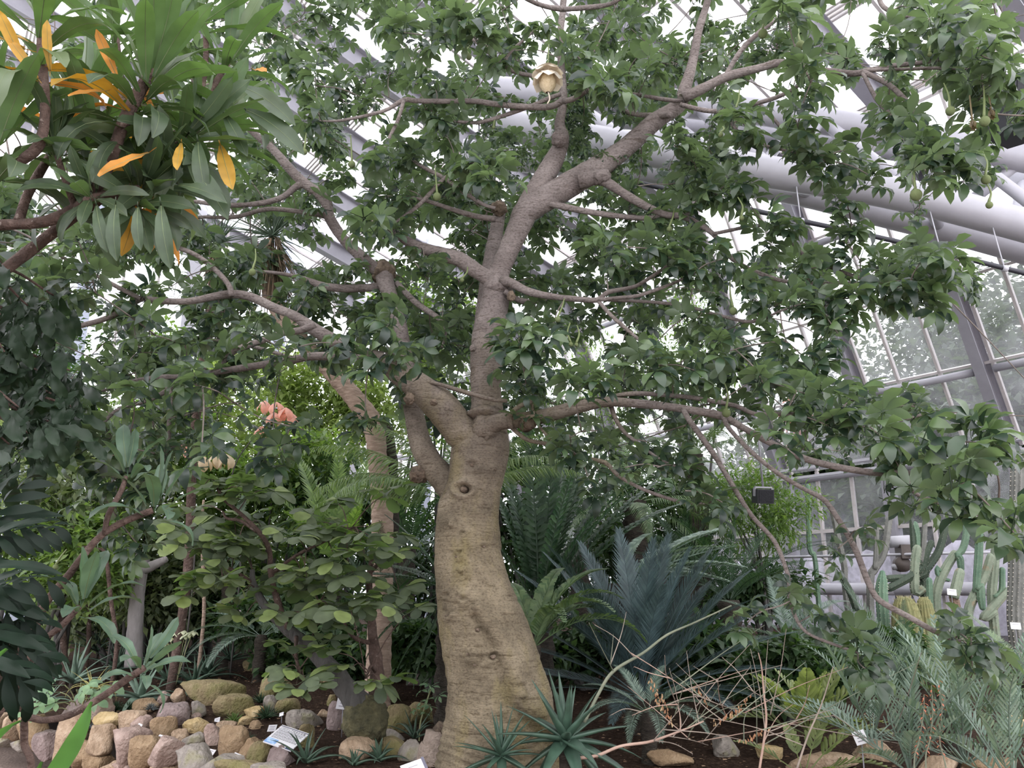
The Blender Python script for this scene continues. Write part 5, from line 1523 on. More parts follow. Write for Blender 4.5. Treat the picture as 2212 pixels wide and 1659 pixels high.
for px, py, lab, n, L, w, sd in [(660, 1655, 'strap-leaved plant in the soil below the info board', 12, .34, .05, 61), (765, 1660, 'young fleshy plant sprouting before a rounded tan rock', 10, .17, .05, 62), (818, 1650, 'fleshy dark rosette before the mossy flat rock', 12, .20, .05, 63), (895, 1600, 'drooping strap-leaved plant against the cut stump', 12, .32, .035, 64)]:
    q = on_ground(px, py)
    rosette(lab, (q[0], q[1], float(gz(q[0], q[1]))), n, L, w, .01, M_aloe_deep, 20, 80, .7, name='strap_plant', cat='plant', seed=sd)
# ================================================================== TREES AND SHRUBS BESIDE THE BAOBAB
M_frangi_wood = noise_mat('frangipani_wood', [(.3, (.055, .036, .03)), (.55, (.115, .075, .062)), (.75, (.21, .15, .13))], scale=14, bump=.8, bscale=45, spots=(26, .66, (.30, .24, .21)))
M_fr_leaf = leaf_mat('frangipani_leaf', [(0, (.032, .060, .034)), (.4, (.055, .095, .046)), (.75, (.085, .135, .06)), (1, (.14, .20, .085))], rough=.42, trans=.34, back=(.11, .15, .075))
M_fr_leaf_yel = leaf_mat('frangipani_leaf_turning', [(0, (.38, .22, .035)), (1, (.52, .30, .05))], rough=.5, trans=.4, tcol=(1.3, 1.1, .5))
M_fr_leaf_org = leaf_mat('frangipani_leaf_orange', [(0, (.48, .20, .04)), (1, (.60, .27, .05))], rough=.55, trans=.4, tcol=(1.2, 1.0, .5))
M_fr_leaf_dark = leaf_mat('frangipani_leaf_old', [(0, (.030, .052, .030)), (.6, (.052, .080, .042)), (1, (.090, .125, .060))], rough=.45, trans=.3)
M_fr_leaf_grey = leaf_mat('frangipani_leaf_grey', [(0, (.045, .085, .058)), (1, (.10, .155, .105))], rough=.45, trans=.25)

def long_leaf(L=.30, w=.062, arch=.8, stalk=.05, n=9, wave=.004, peak=.62, seed=1):
    """Strap-like leaf, widest past the middle, with a midrib fold and a thin rim."""
    t = np.linspace(0, 1, n)
    a = .25 - arch * t ** 1.4
    x = stalk + np.concatenate([[0], np.cumsum(np.cos(a[:-1]))]) * L / (n - 1)
    z = np.concatenate([[0], np.cumsum(np.sin(a[:-1]))]) * L / (n - 1)
    V = [(0, .002, 0), (0, -.002, 0)]
    for i in range(n):
        s = t[i]
        ww = w * .5 * (.10 + .9 * math.sin(math.pi * min(1.0, (s ** 1.25) * .93 + .02)) ** .7) if i < n - 1 else .003
        wv = wave * math.sin(s * 17 + seed)
        nx, nz_ = -math.sin(a[i]), math.cos(a[i])
        for y, o in ((ww, ww * .22 + wv), (ww * .5, ww * .10), (0, 0), (-ww * .5, ww * .10), (-ww, ww * .22 - wv)):
            V.append((x[i] + nx * o, y, z[i] + nz_ * o))
    T = [(0, 2 + 1, 2 + 2), (0, 2 + 2, 1), (1, 2 + 2, 2 + 3)]
    for i in range(n - 1):
        for j in range(4):
            A = 2 + i * 5 + j
            T += [(A, A + 1, A + 6), (A, A + 6, A + 5)]
    return np.array(V), np.array([(p_, r_, q_) for p_, q_, r_ in T])

M_rib = leaf_mat('leaf_midrib', [(0, (.15, .19, .09)), (1, (.20, .24, .12))], rough=.5, trans=.2)
def with_rib(V, T, n, r=.0022):
    """A raised midrib rod along the middle of a long leaf."""
    C = V[2 + np.arange(n) * 5 + 2]
    RV, RF = tube_arrays(C, np.linspace(r, r * .3, n), 4, cap=False)
    RT = np.array([q for f in RF for q in ((f[0], f[1], f[2]), (f[0], f[2], f[3]))])
    return np.vstack([V, RV]), np.vstack([T, RT + len(V)]), np.concatenate([np.zeros(len(T)), np.ones(len(RT))])

def leaf_variants(mat, **kw):
    out = []
    for i, ar in enumerate((.25, .8, 1.35, 1.9)):
        V, T = long_leaf(arch=ar, seed=i, **kw)
        V, T, mi = with_rib(V, T, 9)
        out.append(tri_mesh('leaf', V, T, [mat, M_rib], mi=mi))
    return out

def wood_limb(t, O, pts, mat, name='branch', rough=.14, seg=14, freq=12):
    rows = []
    for x, y, Y, w in pts:
        q = P(x, y, Y); d = float(proj(q)[2][0])
        rows.append([*q, w * .5 * d / FPX])
    Q = spline(rows, step=.03)
    mb = MB(); tube(mb, Q[:, :3] - O, np.maximum(Q[:, 3], .002), seg, rough=rough, seed=len(pts), freq=freq)
    mb.build(name, mat, t)
    return Q

def leaf_rosette(t, O, c, axis, n, vs, spread=(.15, 1.5), size=(.85, 1.1), depth=.08, dark=None, seed=0, special=()):
    r = random.Random(seed)
    Bs = basis(axis)
    for i in range(n):
        f = i / max(1, n - 1)
        el = spread[0] + (spread[1] - spread[0]) * f ** .8 + r.uniform(-.1, .1)
        az = i * 2.39996 + r.uniform(-.25, .25)
        v = Bs @ np.array([math.cos(el), math.sin(el) * math.cos(az), math.sin(el) * math.sin(az)])
        m = vs[min(3, int(f * 3.2 + r.uniform(0, .9)))]
        if dark is not None and f > .55 and r.random() < .6: m = dark[min(3, int(f * 3.2 + r.uniform(0, .9)))]
        for (i0, mm) in special:
            if i0 == i: m = mm
        up = np.array(axis) + np.array([r.uniform(-.2, .2), r.uniform(-.2, .2), .6])
        o = link('leaf', m, t)
        o.matrix_local = mat4(basis(v, up) @ rotx(r.uniform(-.25, .25)) * r.uniform(*size), c - O - np.array(axis) * depth * f)

# -- upper-left frangipani, close to the camera
FL = leaf_variants(M_fr_leaf, L=.38, w=.076)
FLd = leaf_variants(M_fr_leaf_dark, L=.34, w=.074)
FLy = leaf_variants(M_fr_leaf_yel, L=.36, w=.080)
FLo = leaf_variants(M_fr_leaf_org, L=.30, w=.064)
FLg = leaf_variants(M_fr_leaf_grey, L=.27, w=.075)

def frangipani():
    fx, fy = -2.65, 2.75
    O = np.array([fx, fy, .25])
    t = thing('frangipani_tree', 'frangipani with long strap leaves, some turned orange, at the upper left', 'tree', O)
    # trunk outside the view and three branches reaching in
    rows = [(fx, fy, .1, .075), (fx + .02, fy + .02, 1.2, .065), (fx + .1, fy, 2.0, .055)]
    J = np.array([-2.45, 2.8, 2.55])
    Q = spline(np.array(rows + [(*J, .045)]), step=.06)
    mb = MB(); tube(mb, Q[:, :3] - O, Q[:, 3], 16, rough=.12, freq=10); mb.build('trunk', M_frangi_wood, t)
    JJ = proj(J)
    jx, jy = float(JJ[0][0]), float(JJ[1][0])
    wood_limb(t, O, [(jx, jy, 2.8, 44), (-60, 498, 2.8, 34), (0, 486, 2.8, 24), (90, 480, 2.8, 24), (165, 450, 2.8, 26), (205, 410, 2.8, 26), (240, 340, 2.8, 26), (270, 260, 2.8, 26), (300, 200, 2.8, 26), (330, 150, 2.8, 22)], M_frangi_wood)
    wood_limb(t, O, [(jx, jy, 2.8, 40), (-80, 640, 2.9, 30), (0, 590, 2.95, 26), (60, 545, 3.0, 26), (130, 490, 3.05, 24), (200, 440, 3.1, 24), (270, 390, 3.15, 22), (340, 330, 3.2, 20), (430, 280, 3.25, 16)], M_frangi_wood)
    wood_limb(t, O, [(jx, jy, 2.8, 36), (-60, 430, 2.7, 30), (20, 360, 2.65, 26), (80, 320, 2.6, 22), (97, 250, 2.6, 20), (93, 150, 2.6, 20), (88, 60, 2.6, 18), (85, -60, 2.6, 16)], M_frangi_wood)
    wood_limb(t, O, [(165, 452, 2.8, 16), (145, 400, 2.75, 14), (128, 350, 2.7, 13), (120, 320, 2.7, 12)], M_frangi_wood)
    wood_limb(t, O, [(160, 455, 2.8, 18), (190, 430, 2.75, 16), (300, 405, 2.85, 12)], M_frangi_wood)
    wood_limb(t, O, [(270, 388, 3.15, 16), (310, 420, 3.1, 14)], M_frangi_wood)
    wood_limb(t, O, [(40, 480, 2.8, 22), (60, 420, 2.85, 20), (100, 350, 2.9, 18), (140, 290, 2.95, 16), (175, 240, 3.0, 14)], M_frangi_wood)
    S = lambda x, y, Y, ax, n, sp, **k: leaf_rosette(t, O, P(x, y, Y), unit(ax), n, **dict(dict(vs=FL, spread=sp), **k))
    S(335, 140, 2.8, (.25, -.15, 1), 48, (.1, 2.0), dark=FLd, depth=.30, size=(.85, 1.15), seed=1, special=((24, FLo[1]), (30, FLy[2]), (35, FLo[2]), (38, FLy[2])))
    S(88, -20, 2.6, (-.05, -.1, 1), 34, (.3, 2.0), depth=.45, seed=2, dark=FLd, special=((14, FLy[1]), (20, FLy[1]), (25, FLy[2]), (29, FLo[2]), (17, FLy[1])))
    S(120, 318, 2.7, (0, -.35, 1), 14, (.15, 1.7), vs=FLd, depth=.06, seed=3, size=(.55, .85))
    S(195, 425, 2.72, (.1, -.6, -.25), 14, (.3, 1.6), vs=FLd, depth=.06, seed=4, size=(.55, .8))
    S(310, 410, 2.95, (.5, -.5, .05), 20, (.2, 1.7), vs=FLd, dark=FL, depth=.10, seed=5, size=(.75, 1.0), special=((15, FLy[2]), (18, FLo[1])))
    S(440, 275, 3.2, (.8, -.1, .6), 30, (.2, 2.0), depth=.30, seed=6, dark=FLd, special=((18, FLo[1]), (24, FLy[2]), (27, FLo[2])))
    S(180, 235, 3.0, (.1, 0, 1), 20, (.2, 1.9), depth=.25, seed=7, dark=FLd, special=((12, FLo[1]), (16, FLy[2])))
    S(-10, 300, 2.6, (-.1, 0, 1), 14, (.3, 1.7), depth=.2, seed=8, dark=FLd, special=((9, FLo[1]),))
    S(500, 120, 3.4, (.3, 0, 1), 22, (.2, 1.9), depth=.25, seed=9, dark=FLd)
    S(330, 390, 3.05, (.2, -.3, -.4), 10, (.3, 1.3), vs=FLd, depth=.1, seed=10, special=((2, FLo[1]), (5, FLo[0]), (7, FLy[0])))
    S(400, 300, 3.0, (.6, -.3, .15), 24, (.3, 1.9), vs=FLd, dark=FL, depth=.2, seed=17, special=((14, FLo[1]), (20, FLy[2]), (26, FLy[2])))
    S(300, 445, 2.9, (.35, -.3, -.5), 14, (.2, 1.4), vs=FLd, depth=.08, seed=18, size=(.6, .9))
    S(215, 300, 2.9, (.0, -.3, .8), 14, (.5, 2.0), depth=.25, seed=19, dark=FLd, special=((8, FLo[1]), (13, FLo[2])))
    wood_limb(t, O, [(340, 330, 3.2, 12), (375, 315, 3.1, 11), (400, 300, 3.0, 10)], M_frangi_wood)
    wood_limb(t, O, [(205, 410, 2.8, 12), (260, 430, 2.85, 11), (300, 443, 2.9, 9)], M_frangi_wood)
    wood_limb(t, O, [(240, 340, 2.8, 12), (225, 318, 2.85, 11), (215, 300, 2.9, 9)], M_frangi_wood)
    S(250, 60, 3.3, (-.1, 0, 1), 18, (.2, 1.9), depth=.25, seed=15, dark=FLd)
    S(440, 20, 3.3, (.2, 0, 1), 18, (.2, 1.9), depth=.25, seed=16, dark=FLd)
    wood_limb(t, O, [(270, 390, 3.15, 16), (265, 220, 3.25, 14), (250, 65, 3.3, 12)], M_frangi_wood)
    wood_limb(t, O, [(430, 230, 3.3, 13), (445, 120, 3.3, 12), (440, 25, 3.3, 10)], M_frangi_wood)
    wood_limb(t, O, [(340, 330, 3.2, 14), (430, 230, 3.3, 13), (500, 125, 3.4, 12)], M_frangi_wood)
    wood_limb(t, O, [(-60, 430, 2.7, 18), (-20, 370, 2.65, 16), (-10, 305, 2.6, 14)], M_frangi_wood)
frangipani()

def single_leaves():
    """The old turning and hanging leaves that stand out one by one."""
    t = bpy.data.objects['frangipani_tree']
    O = np.array(t.location)
    def put(ms, L, x0, y0, Y0, x1, y1, Y1, k):
        a, b_ = P(x0, y0, Y0), P(x1, y1, Y1)
        d = b_ - a
        s = np.linalg.norm(d) / (L * .97 + .05)
        o = link('leaf', ms[k], t)
        o.matrix_local = mat4(basis(d + np.array([0, 0, .12 * k]) * np.linalg.norm(d), (0, -1, .35)) * s, a - O)
    for a in [(262, 188, 2.68, 212, 72, 2.6), (245, 192, 2.6, 152, 222, 2.5), (338, 318, 2.75, 222, 402, 2.6), (545, 148, 3.0, 580, 168, 2.9)]:
        put(FLo, .30, *a, 0)
    for a in [(392, 300, 2.8, 388, 378, 2.75), (108, 165, 2.5, 112, 52, 2.45), (62, 160, 2.5, 2, 28, 2.4), (472, 300, 3.0, 508, 424, 2.95), (90, 180, 2.5, 20, 90, 2.45)]:
        put(FLy, .36, *a, 0)
    for a in [(478, 235, 3.0, 525, 340, 2.95), (425, 290, 2.85, 440, 425, 2.8), (250, 425, 2.62, 248, 562, 2.6), (297, 435, 2.65, 300, 540, 2.62), (345, 425, 2.7, 362, 580, 2.68), (205, 430, 2.62, 225, 545, 2.6), (395, 330, 2.85, 478, 478, 2.8), (500, 175, 3.1, 622, 282, 3.0), (515, 225, 3.1, 640, 345, 3.0), (370, 395, 2.8, 480, 450, 2.75)]:
        put(FLd, .34, *a, 1)
single_leaves()

def frangipani_low():
    O = np.array([-2.3, 3.25, .3])
    t = thing('frangipani_shrub', 'young frangipani with upright leaf tufts on dark bare stems, lower left', 'shrub', O)
    L0 = P(60, 1420, 3.3)
    a = proj(O + [0, 0, 0]); x0, y0 = float(a[0][0]), float(a[1][0])
    wood_limb(t, O, [(x0, y0, 3.25, 22), (x0 + 20, 1900, 3.28, 21), (20, 1500, 3.3, 20), (60, 1400, 3.3, 19), (95, 1310, 3.3, 18), (150, 1240, 3.3, 16), (210, 1165, 3.3, 15), (262, 1130, 3.32, 15), (330, 1102, 3.35, 14)], M_frangi_wood)
    wood_limb(t, O, [(225, 1155, 3.3, 12), (235, 1110, 3.3, 12), (262, 1060, 3.32, 11), (272, 1030, 3.35, 9)], M_frangi_wood)
    wood_limb(t, O, [(60, 1405, 3.3, 14), (110, 1370, 3.3, 13), (140, 1345, 3.3, 13), (172, 1310, 3.3, 12)], M_frangi_wood)
    wood_limb(t, O, [(x0, y0, 3.25, 18), (40, 1720, 2.9, 16), (52, 1600, 2.85, 15), (55, 1550, 2.8, 14), (90, 1556, 2.8, 14), (150, 1545, 2.8, 14), (220, 1505, 2.8, 15), (270, 1470, 2.8, 15), (312, 1442, 2.8, 13)], M_frangi_wood)
    wood_limb(t, O, [(52, 1600, 2.85, 12), (54, 1540, 2.83, 10), (60, 1500, 2.82, 7)], M_frangi_wood)
    S = lambda x, y, Y, ax, n, sp, **k: leaf_rosette(t, O, P(x, y, Y), unit(ax), n, **dict(dict(vs=FLg, spread=sp), **k))
    S(276, 1025, 3.35, (-.1, -.1, 1), 7, (.1, 1.3), seed=11, size=(.6, .9), depth=.04)
    S(338, 1098, 3.35, (.3, -.1, 1), 11, (.1, 1.6), seed=12, size=(.7, 1.05), depth=.05)
    S(175, 1305, 3.3, (.15, -.2, 1), 11, (.1, 1.6), seed=13, size=(.6, .95), depth=.05)
    S(314, 1438, 2.8, (.5, -.2, 1), 11, (.15, 1.7), seed=14, size=(.4, .65), depth=.05)
frangipani_low()

# -- dark drooping foliage at the left edge
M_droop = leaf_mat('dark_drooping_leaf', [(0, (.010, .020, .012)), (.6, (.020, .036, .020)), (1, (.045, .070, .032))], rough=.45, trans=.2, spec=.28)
def drooping_shrub():
    O = np.array([-2.5, 2.55, .25])
    t = thing('drooping_shrub', 'dark shrub with drooping wavy leaves hanging down the left edge', 'shrub', O)
    a = proj(O); x0, y0 = float(a[0][0]), float(a[1][0])
    ms = []
    for i, ar in enumerate((.5, 1.0, 1.5)):
        V, T = long_leaf(L=.15, w=.052, arch=ar, stalk=.03, n=8, wave=.009, seed=i)
        ms.append(tri_mesh('leaf', V, T, M_droop))
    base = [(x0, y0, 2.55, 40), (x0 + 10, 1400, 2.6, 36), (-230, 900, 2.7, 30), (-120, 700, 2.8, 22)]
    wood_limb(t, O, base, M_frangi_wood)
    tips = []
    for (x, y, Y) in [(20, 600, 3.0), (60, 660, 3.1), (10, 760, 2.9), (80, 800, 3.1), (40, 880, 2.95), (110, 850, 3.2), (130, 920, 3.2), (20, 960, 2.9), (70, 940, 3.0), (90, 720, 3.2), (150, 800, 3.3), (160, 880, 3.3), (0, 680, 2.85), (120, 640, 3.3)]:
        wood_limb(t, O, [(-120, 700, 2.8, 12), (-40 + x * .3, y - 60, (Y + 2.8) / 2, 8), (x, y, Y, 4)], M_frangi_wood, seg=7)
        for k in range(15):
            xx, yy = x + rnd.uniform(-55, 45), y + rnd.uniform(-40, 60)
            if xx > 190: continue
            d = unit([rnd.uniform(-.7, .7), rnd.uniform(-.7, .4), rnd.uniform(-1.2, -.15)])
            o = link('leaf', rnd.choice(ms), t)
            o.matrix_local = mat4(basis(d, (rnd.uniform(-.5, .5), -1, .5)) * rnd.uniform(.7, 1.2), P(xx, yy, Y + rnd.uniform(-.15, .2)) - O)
drooping_shrub()

def shade_foliage():
    """Unseen foliage added to the shrub to shade the plants at the left."""
    t = bpy.data.objects['drooping_shrub']
    O = np.array(t.location)
    V, T = long_leaf(L=.16, w=.055, arch=1.0, stalk=.03, n=5, seed=1)
    r = random.Random(77)
    R, tt = [], []
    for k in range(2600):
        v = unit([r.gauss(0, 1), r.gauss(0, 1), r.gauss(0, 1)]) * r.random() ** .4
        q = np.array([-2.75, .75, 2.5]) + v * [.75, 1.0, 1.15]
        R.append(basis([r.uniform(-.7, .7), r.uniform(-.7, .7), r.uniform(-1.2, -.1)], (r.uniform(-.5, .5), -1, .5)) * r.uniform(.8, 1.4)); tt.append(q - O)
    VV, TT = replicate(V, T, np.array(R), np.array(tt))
    o = link('foliage', tri_mesh('foliage', VV, TT, M_droop), t); o['kind'] = 'stuff'  # added leaf mass outside the view, there for the shade it casts
    for x, y, z in ((-2.6, 1.2, 2.4), (-2.9, .5, 2.8), (-2.7, .2, 2.2)):
        mb = MB(); tube(mb, spline(np.array([[0, 0, .9], (np.array([x, y, z]) - O) * .5 + [0, 0, .5], np.array([x, y, z]) - O]), n=6), np.linspace(.03, .01, 13), 8); mb.build('branch', M_frangi_wood, t)
shade_foliage()

def lobed_plant():
    """Big deeply cut leaves low at the left edge."""
    O = np.array([-2.05, 2.35, .25])
    t = thing('lobed_plant', 'dark glossy plant with deeply lobed leaves at the lower left edge', 'plant', O)
    m = leaf_mat('lobed_leaf', [(0, (.004, .011, .006)), (1, (.010, .021, .012))], rough=.45, trans=.08, spec=.16)  # nearly black: shade from overhead is put into the leaf colour
    def lobed(seed, L=.30, n=5):
        r = random.Random(seed)
        VV, TT, k = [], [], 0
        V, T = long_leaf(L=L, w=.040, arch=.9, stalk=.02, n=10, seed=seed)
        VV.append(V); TT.append(T); k = len(V)
        for i in range(n):
            f = .12 + .68 * i / (n - 1)
            for sd in (-1, 1):
                l = .15 * math.sin(math.pi * (.25 + .6 * f)) * r.uniform(.85, 1.1)
                V, T = leaflet(l, .036, .8, .15, n=6)
                an = sd * math.radians(62 - 25 * f)
                c = np.array([.02 + L * f * math.cos(.1), 0, -L * .45 * f ** 2 + .05 * f])
                V = V @ roty(.15 + .5 * f).T @ rotz(an).T + c
                VV.append(V); TT.append(T + k); k += len(V)
        return tri_mesh('leaf', np.vstack(VV), np.vstack(TT), m)
    ms = [lobed(s) for s in range(3)]
    a = proj(O); x0, y0 = float(a[0][0]), float(a[1][0])
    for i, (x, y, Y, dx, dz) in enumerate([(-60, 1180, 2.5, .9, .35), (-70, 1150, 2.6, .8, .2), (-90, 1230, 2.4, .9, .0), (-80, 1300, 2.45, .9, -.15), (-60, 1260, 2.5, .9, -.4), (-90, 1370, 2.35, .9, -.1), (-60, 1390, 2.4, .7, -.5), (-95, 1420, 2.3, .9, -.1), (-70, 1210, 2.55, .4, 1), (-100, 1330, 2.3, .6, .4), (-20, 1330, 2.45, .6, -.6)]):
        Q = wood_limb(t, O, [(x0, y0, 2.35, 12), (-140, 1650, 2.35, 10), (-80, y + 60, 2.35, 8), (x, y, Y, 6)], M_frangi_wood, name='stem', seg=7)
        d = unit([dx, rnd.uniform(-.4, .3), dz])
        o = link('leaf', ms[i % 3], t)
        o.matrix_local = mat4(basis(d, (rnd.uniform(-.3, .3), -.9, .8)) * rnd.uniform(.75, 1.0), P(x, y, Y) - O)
lobed_plant()

def strap_foreground():
    O = np.array([-1.72, 2.25, .3])
    t = thing('strap_leaf_plant', 'fresh green plant with sword-like leaves poking up at the bottom left', 'plant', O)
    m = lm('sword_leaf', (.04, .12, .03), (.09, .20, .05), rough=.45, trans=.35)
    for pts, w in [([(70, 1830, 2.2), (105, 1700, 2.15), (150, 1620, 2.12), (180, 1560, 2.1), (196, 1515, 2.1)], .055), ([(-120, 1800, 2.2), (-80, 1680, 2.15), (-30, 1610, 2.12), (10, 1575, 2.1), (42, 1556, 2.1)], .045), ([(60, 1850, 2.2), (72, 1740, 2.2), (78, 1680, 2.2), (88, 1645, 2.2)], .028), ([(90, 1850, 2.2), (100, 1740, 2.2), (104, 1690, 2.2), (108, 1650, 2.2)], .022), ([(-150, 1750, 2.1), (-60, 1480, 2.05), (-20, 1430, 2.05), (12, 1400, 2.05)], .04)]:
        C = np.vstack([O[None] + [0, 0, 0], np.array([P(*p_) for p_ in pts])])
        C = spline(C, n=6)
        n = len(C)
        s = np.linspace(0, 1, n)
        side = np.array([.9, .3, .1])
        V = []
        for i in range(n):
            ww = w * .5 * min(1, .5 + s[i]) * (1 - max(0, (s[i] - .55) / .45) ** 1.5) + .0006
            V += [C[i] - side * ww, C[i] + np.array([0, .012, -.004]), C[i] + side * ww]
        F = []
        for i in range(n - 1):
            for j in range(2):
                A = i * 3 + j
                F.append((A, A + 1, A + 4, A + 3))
        MB().add(np.array(V) - O, F).build('leaf', m, t)
strap_foreground()

# near-left bed that carries these plants (below the view)
def near_bed():
    V, F = [], []
    xs, ys = np.linspace(-4.2, -1.35, 14), np.linspace(1.2, 4.3, 14)
    for x in xs:
        for y in ys:
            e = min(1, (x + 4.2) / .3, (-1.35 - x) / .3, (y - 1.2) / .3, (4.3 - y) / .3)
            V.append((x, y, -.02 + .32 * max(0, e) ** .5 + .02 * math.sin(x * 9 + y * 7)))
    F = [(i * 14 + j, (i + 1) * 14 + j, (i + 1) * 14 + j + 1, i * 14 + j + 1) for i in range(13) for j in range(13)]
    o = MB().add(V, F).build('ground_near_bed', M_soil)
    struct(o, 'small raised soil bed carrying the near plants on the left', 'ground')
near_bed()

# -- round-leaved shrub on a gnarled swollen foot
M_round = leaf_mat('round_leaf', [(0, (.060, .082, .060)), (.4, (.105, .135, .092)), (.75, (.165, .20, .125)), (1, (.27, .34, .13))], rough=.5, trans=.36, spec=.4, back=(.13, .19, .09))
M_gnarl = noise_mat('gnarled_bark', [(.3, (.04, .038, .022)), (.55, (.10, .092, .05)), (.75, (.20, .17, .09))], scale=12, bump=1, bscale=30)
M_greywood = noise_mat('grey_wood', [(.3, (.045, .042, .040)), (.7, (.125, .118, .112))], scale=9, bump=.8, bscale=30, stretch=(1, 1, .3))
def round_shrub():
    Yb = 6.3
    q0 = P(790, 1590, Yb)
    O = np.array([q0[0], Yb, float(gz(q0[0], Yb))])
    t = thing('round_leaved_shrub', 'spreading shrub with rounded leaves on a gnarled swollen foot', 'shrub', O)
    # foot
    c = P(790, 1556, Yb)
    a = np.linspace(0, 2 * np.pi, 48, endpoint=False); b_ = np.linspace(-np.pi / 2, np.pi / 2, 30)
    V = np.array([[math.cos(x) * math.cos(y), math.sin(x) * math.cos(y), math.sin(y)] for y in b_ for x in a])
    V = V * (1 + .22 * fbm(V * 3, 5, 4) + .12 * np.abs(vnoise(V * 7, 8)))[:, None] * [.165, .15, .17]
    F = [(i * 48 + j, i * 48 + (j + 1) % 48, (i + 1) * 48 + (j + 1) % 48, (i + 1) * 48 + j) for i in range(29) for j in range(48)]
    MB().add(V + c - O, F).build('swollen_foot', M_gnarl, t)
    Ls = [[(785, 1535, 6.3, 62), (750, 1490, 6.3, 48), (715, 1445, 6.3, 40), (685, 1412, 6.3, 34), (640, 1375, 6.25, 26), (600, 1340, 6.2, 22), (570, 1305, 6.2, 18), (548, 1260, 6.2, 14), (545, 1230, 6.2, 10)],
          [(808, 1540, 6.4, 40), (815, 1480, 6.45, 34), (812, 1420, 6.5, 28), (806, 1380, 6.5, 22), (800, 1310, 6.5, 16), (798, 1240, 6.5, 13), (810, 1180, 6.5, 9)],
          [(620, 1358, 6.2, 14), (600, 1300, 6.2, 14), (585, 1240, 6.2, 13), (582, 1190, 6.15, 11), (560, 1150, 6.1, 9), (520, 1110, 6.1, 8), (480, 1075, 6.0, 6), (465, 1040, 6.0, 4)],
          [(600, 1335, 6.2, 12), (640, 1325, 6.2, 12), (670, 1322, 6.2, 10), (690, 1300, 6.2, 7)],
          [(555, 1150, 6.1, 6), (520, 1125, 6.1, 7), (490, 1120, 6.1, 6), (482, 1105, 6.1, 4)],
          [(806, 1390, 6.5, 10), (770, 1380, 6.4, 9), (750, 1360, 6.3, 7), (740, 1330, 6.3, 5)],
          [(798, 1240, 6.5, 8), (840, 1190, 6.4, 8), (870, 1150, 6.4, 5)],
          [(585, 1240, 6.2, 8), (640, 1200, 6.1, 7), (700, 1170, 6.1, 6), (760, 1140, 6.1, 4)],
          [(548, 1260, 6.2, 8), (500, 1230, 6.1, 7), (450, 1210, 6.0, 5)],
          [(640, 1375, 6.2, 9), (640, 1420, 6.1, 8), (650, 1460, 6.0, 5)],
          [(810, 1450, 6.4, 7), (800, 1440, 6.2, 6), (790, 1465, 6.05, 4)]]
    S = []
    for i, l in enumerate(Ls):
        Q = wood_limb(t, O, l, M_greywood if i < 1 else M_frangi_wood, name='stem' if i < 2 else 'branch', rough=.2)
        S += Q[len(Q) // 3:, :3].tolist()
    S = np.array(S)
    RL = [palmate(s + 40, nl=5, L=.165, w=.120, stalk=.10, span=215, bend=.5, fold=.10, rise=.2, blunt=True) for s in range(4)]
    ms = [tri_mesh('leaf', V, T, M_round) for V, T in RL]
    spots = []
    r = random.Random(12)
    for k in range(74):
        x, y = r.uniform(395, 880), r.uniform(1050, 1345)
        if y < 1150 and x > 560 and r.random() < .75: continue
        spots.append((x, y, r.uniform(5.7, 6.7)))
    spots += [(640, 1480, 5.8), (665, 1490, 5.8), (620, 1440, 5.85), (655, 1460, 5.9), (700, 1400, 6.0), (730, 1410, 6.0), (760, 1440, 6.1), (795, 1478, 5.9), (820, 1470, 5.9), (440, 1050, 6.0), (480, 1065, 6.0), (520, 1080, 6.0), (410, 1150, 6.0), (560, 1060, 6.1), (600, 1400, 5.9), (430, 1260, 6.0), (690, 1350, 6.0), (740, 1280, 6.0)]
    mb = MB()
    for (x, y, Y) in spots:
        q = P(x, y, Y)
        j = int(np.argmin(np.sum((S - q) ** 2, 1)))
        C = spline(np.array([S[j], (S[j] + q) / 2 + [0, 0, .04], q]), n=4)
        V, F = tube_arrays(C - O, np.linspace(.005, .003, len(C)), 5); mb.add(V, F)
        for k in range(3 if y < 1360 else 2):
            az = r.uniform(0, 6.28)
            d = unit([math.cos(az), math.sin(az) * .8 - .2, r.uniform(-.25, .5)])
            o = link('leaf', ms[r.randrange(4)], t)
            o.matrix_local = mat4(basis(d, (r.uniform(-.35, .35), r.uniform(-.7, .1), 1)) * r.uniform(.75, 1.15), q - O)
    mb.build('twigs', M_frangi_wood, t)['kind'] = 'stuff'
round_shrub()

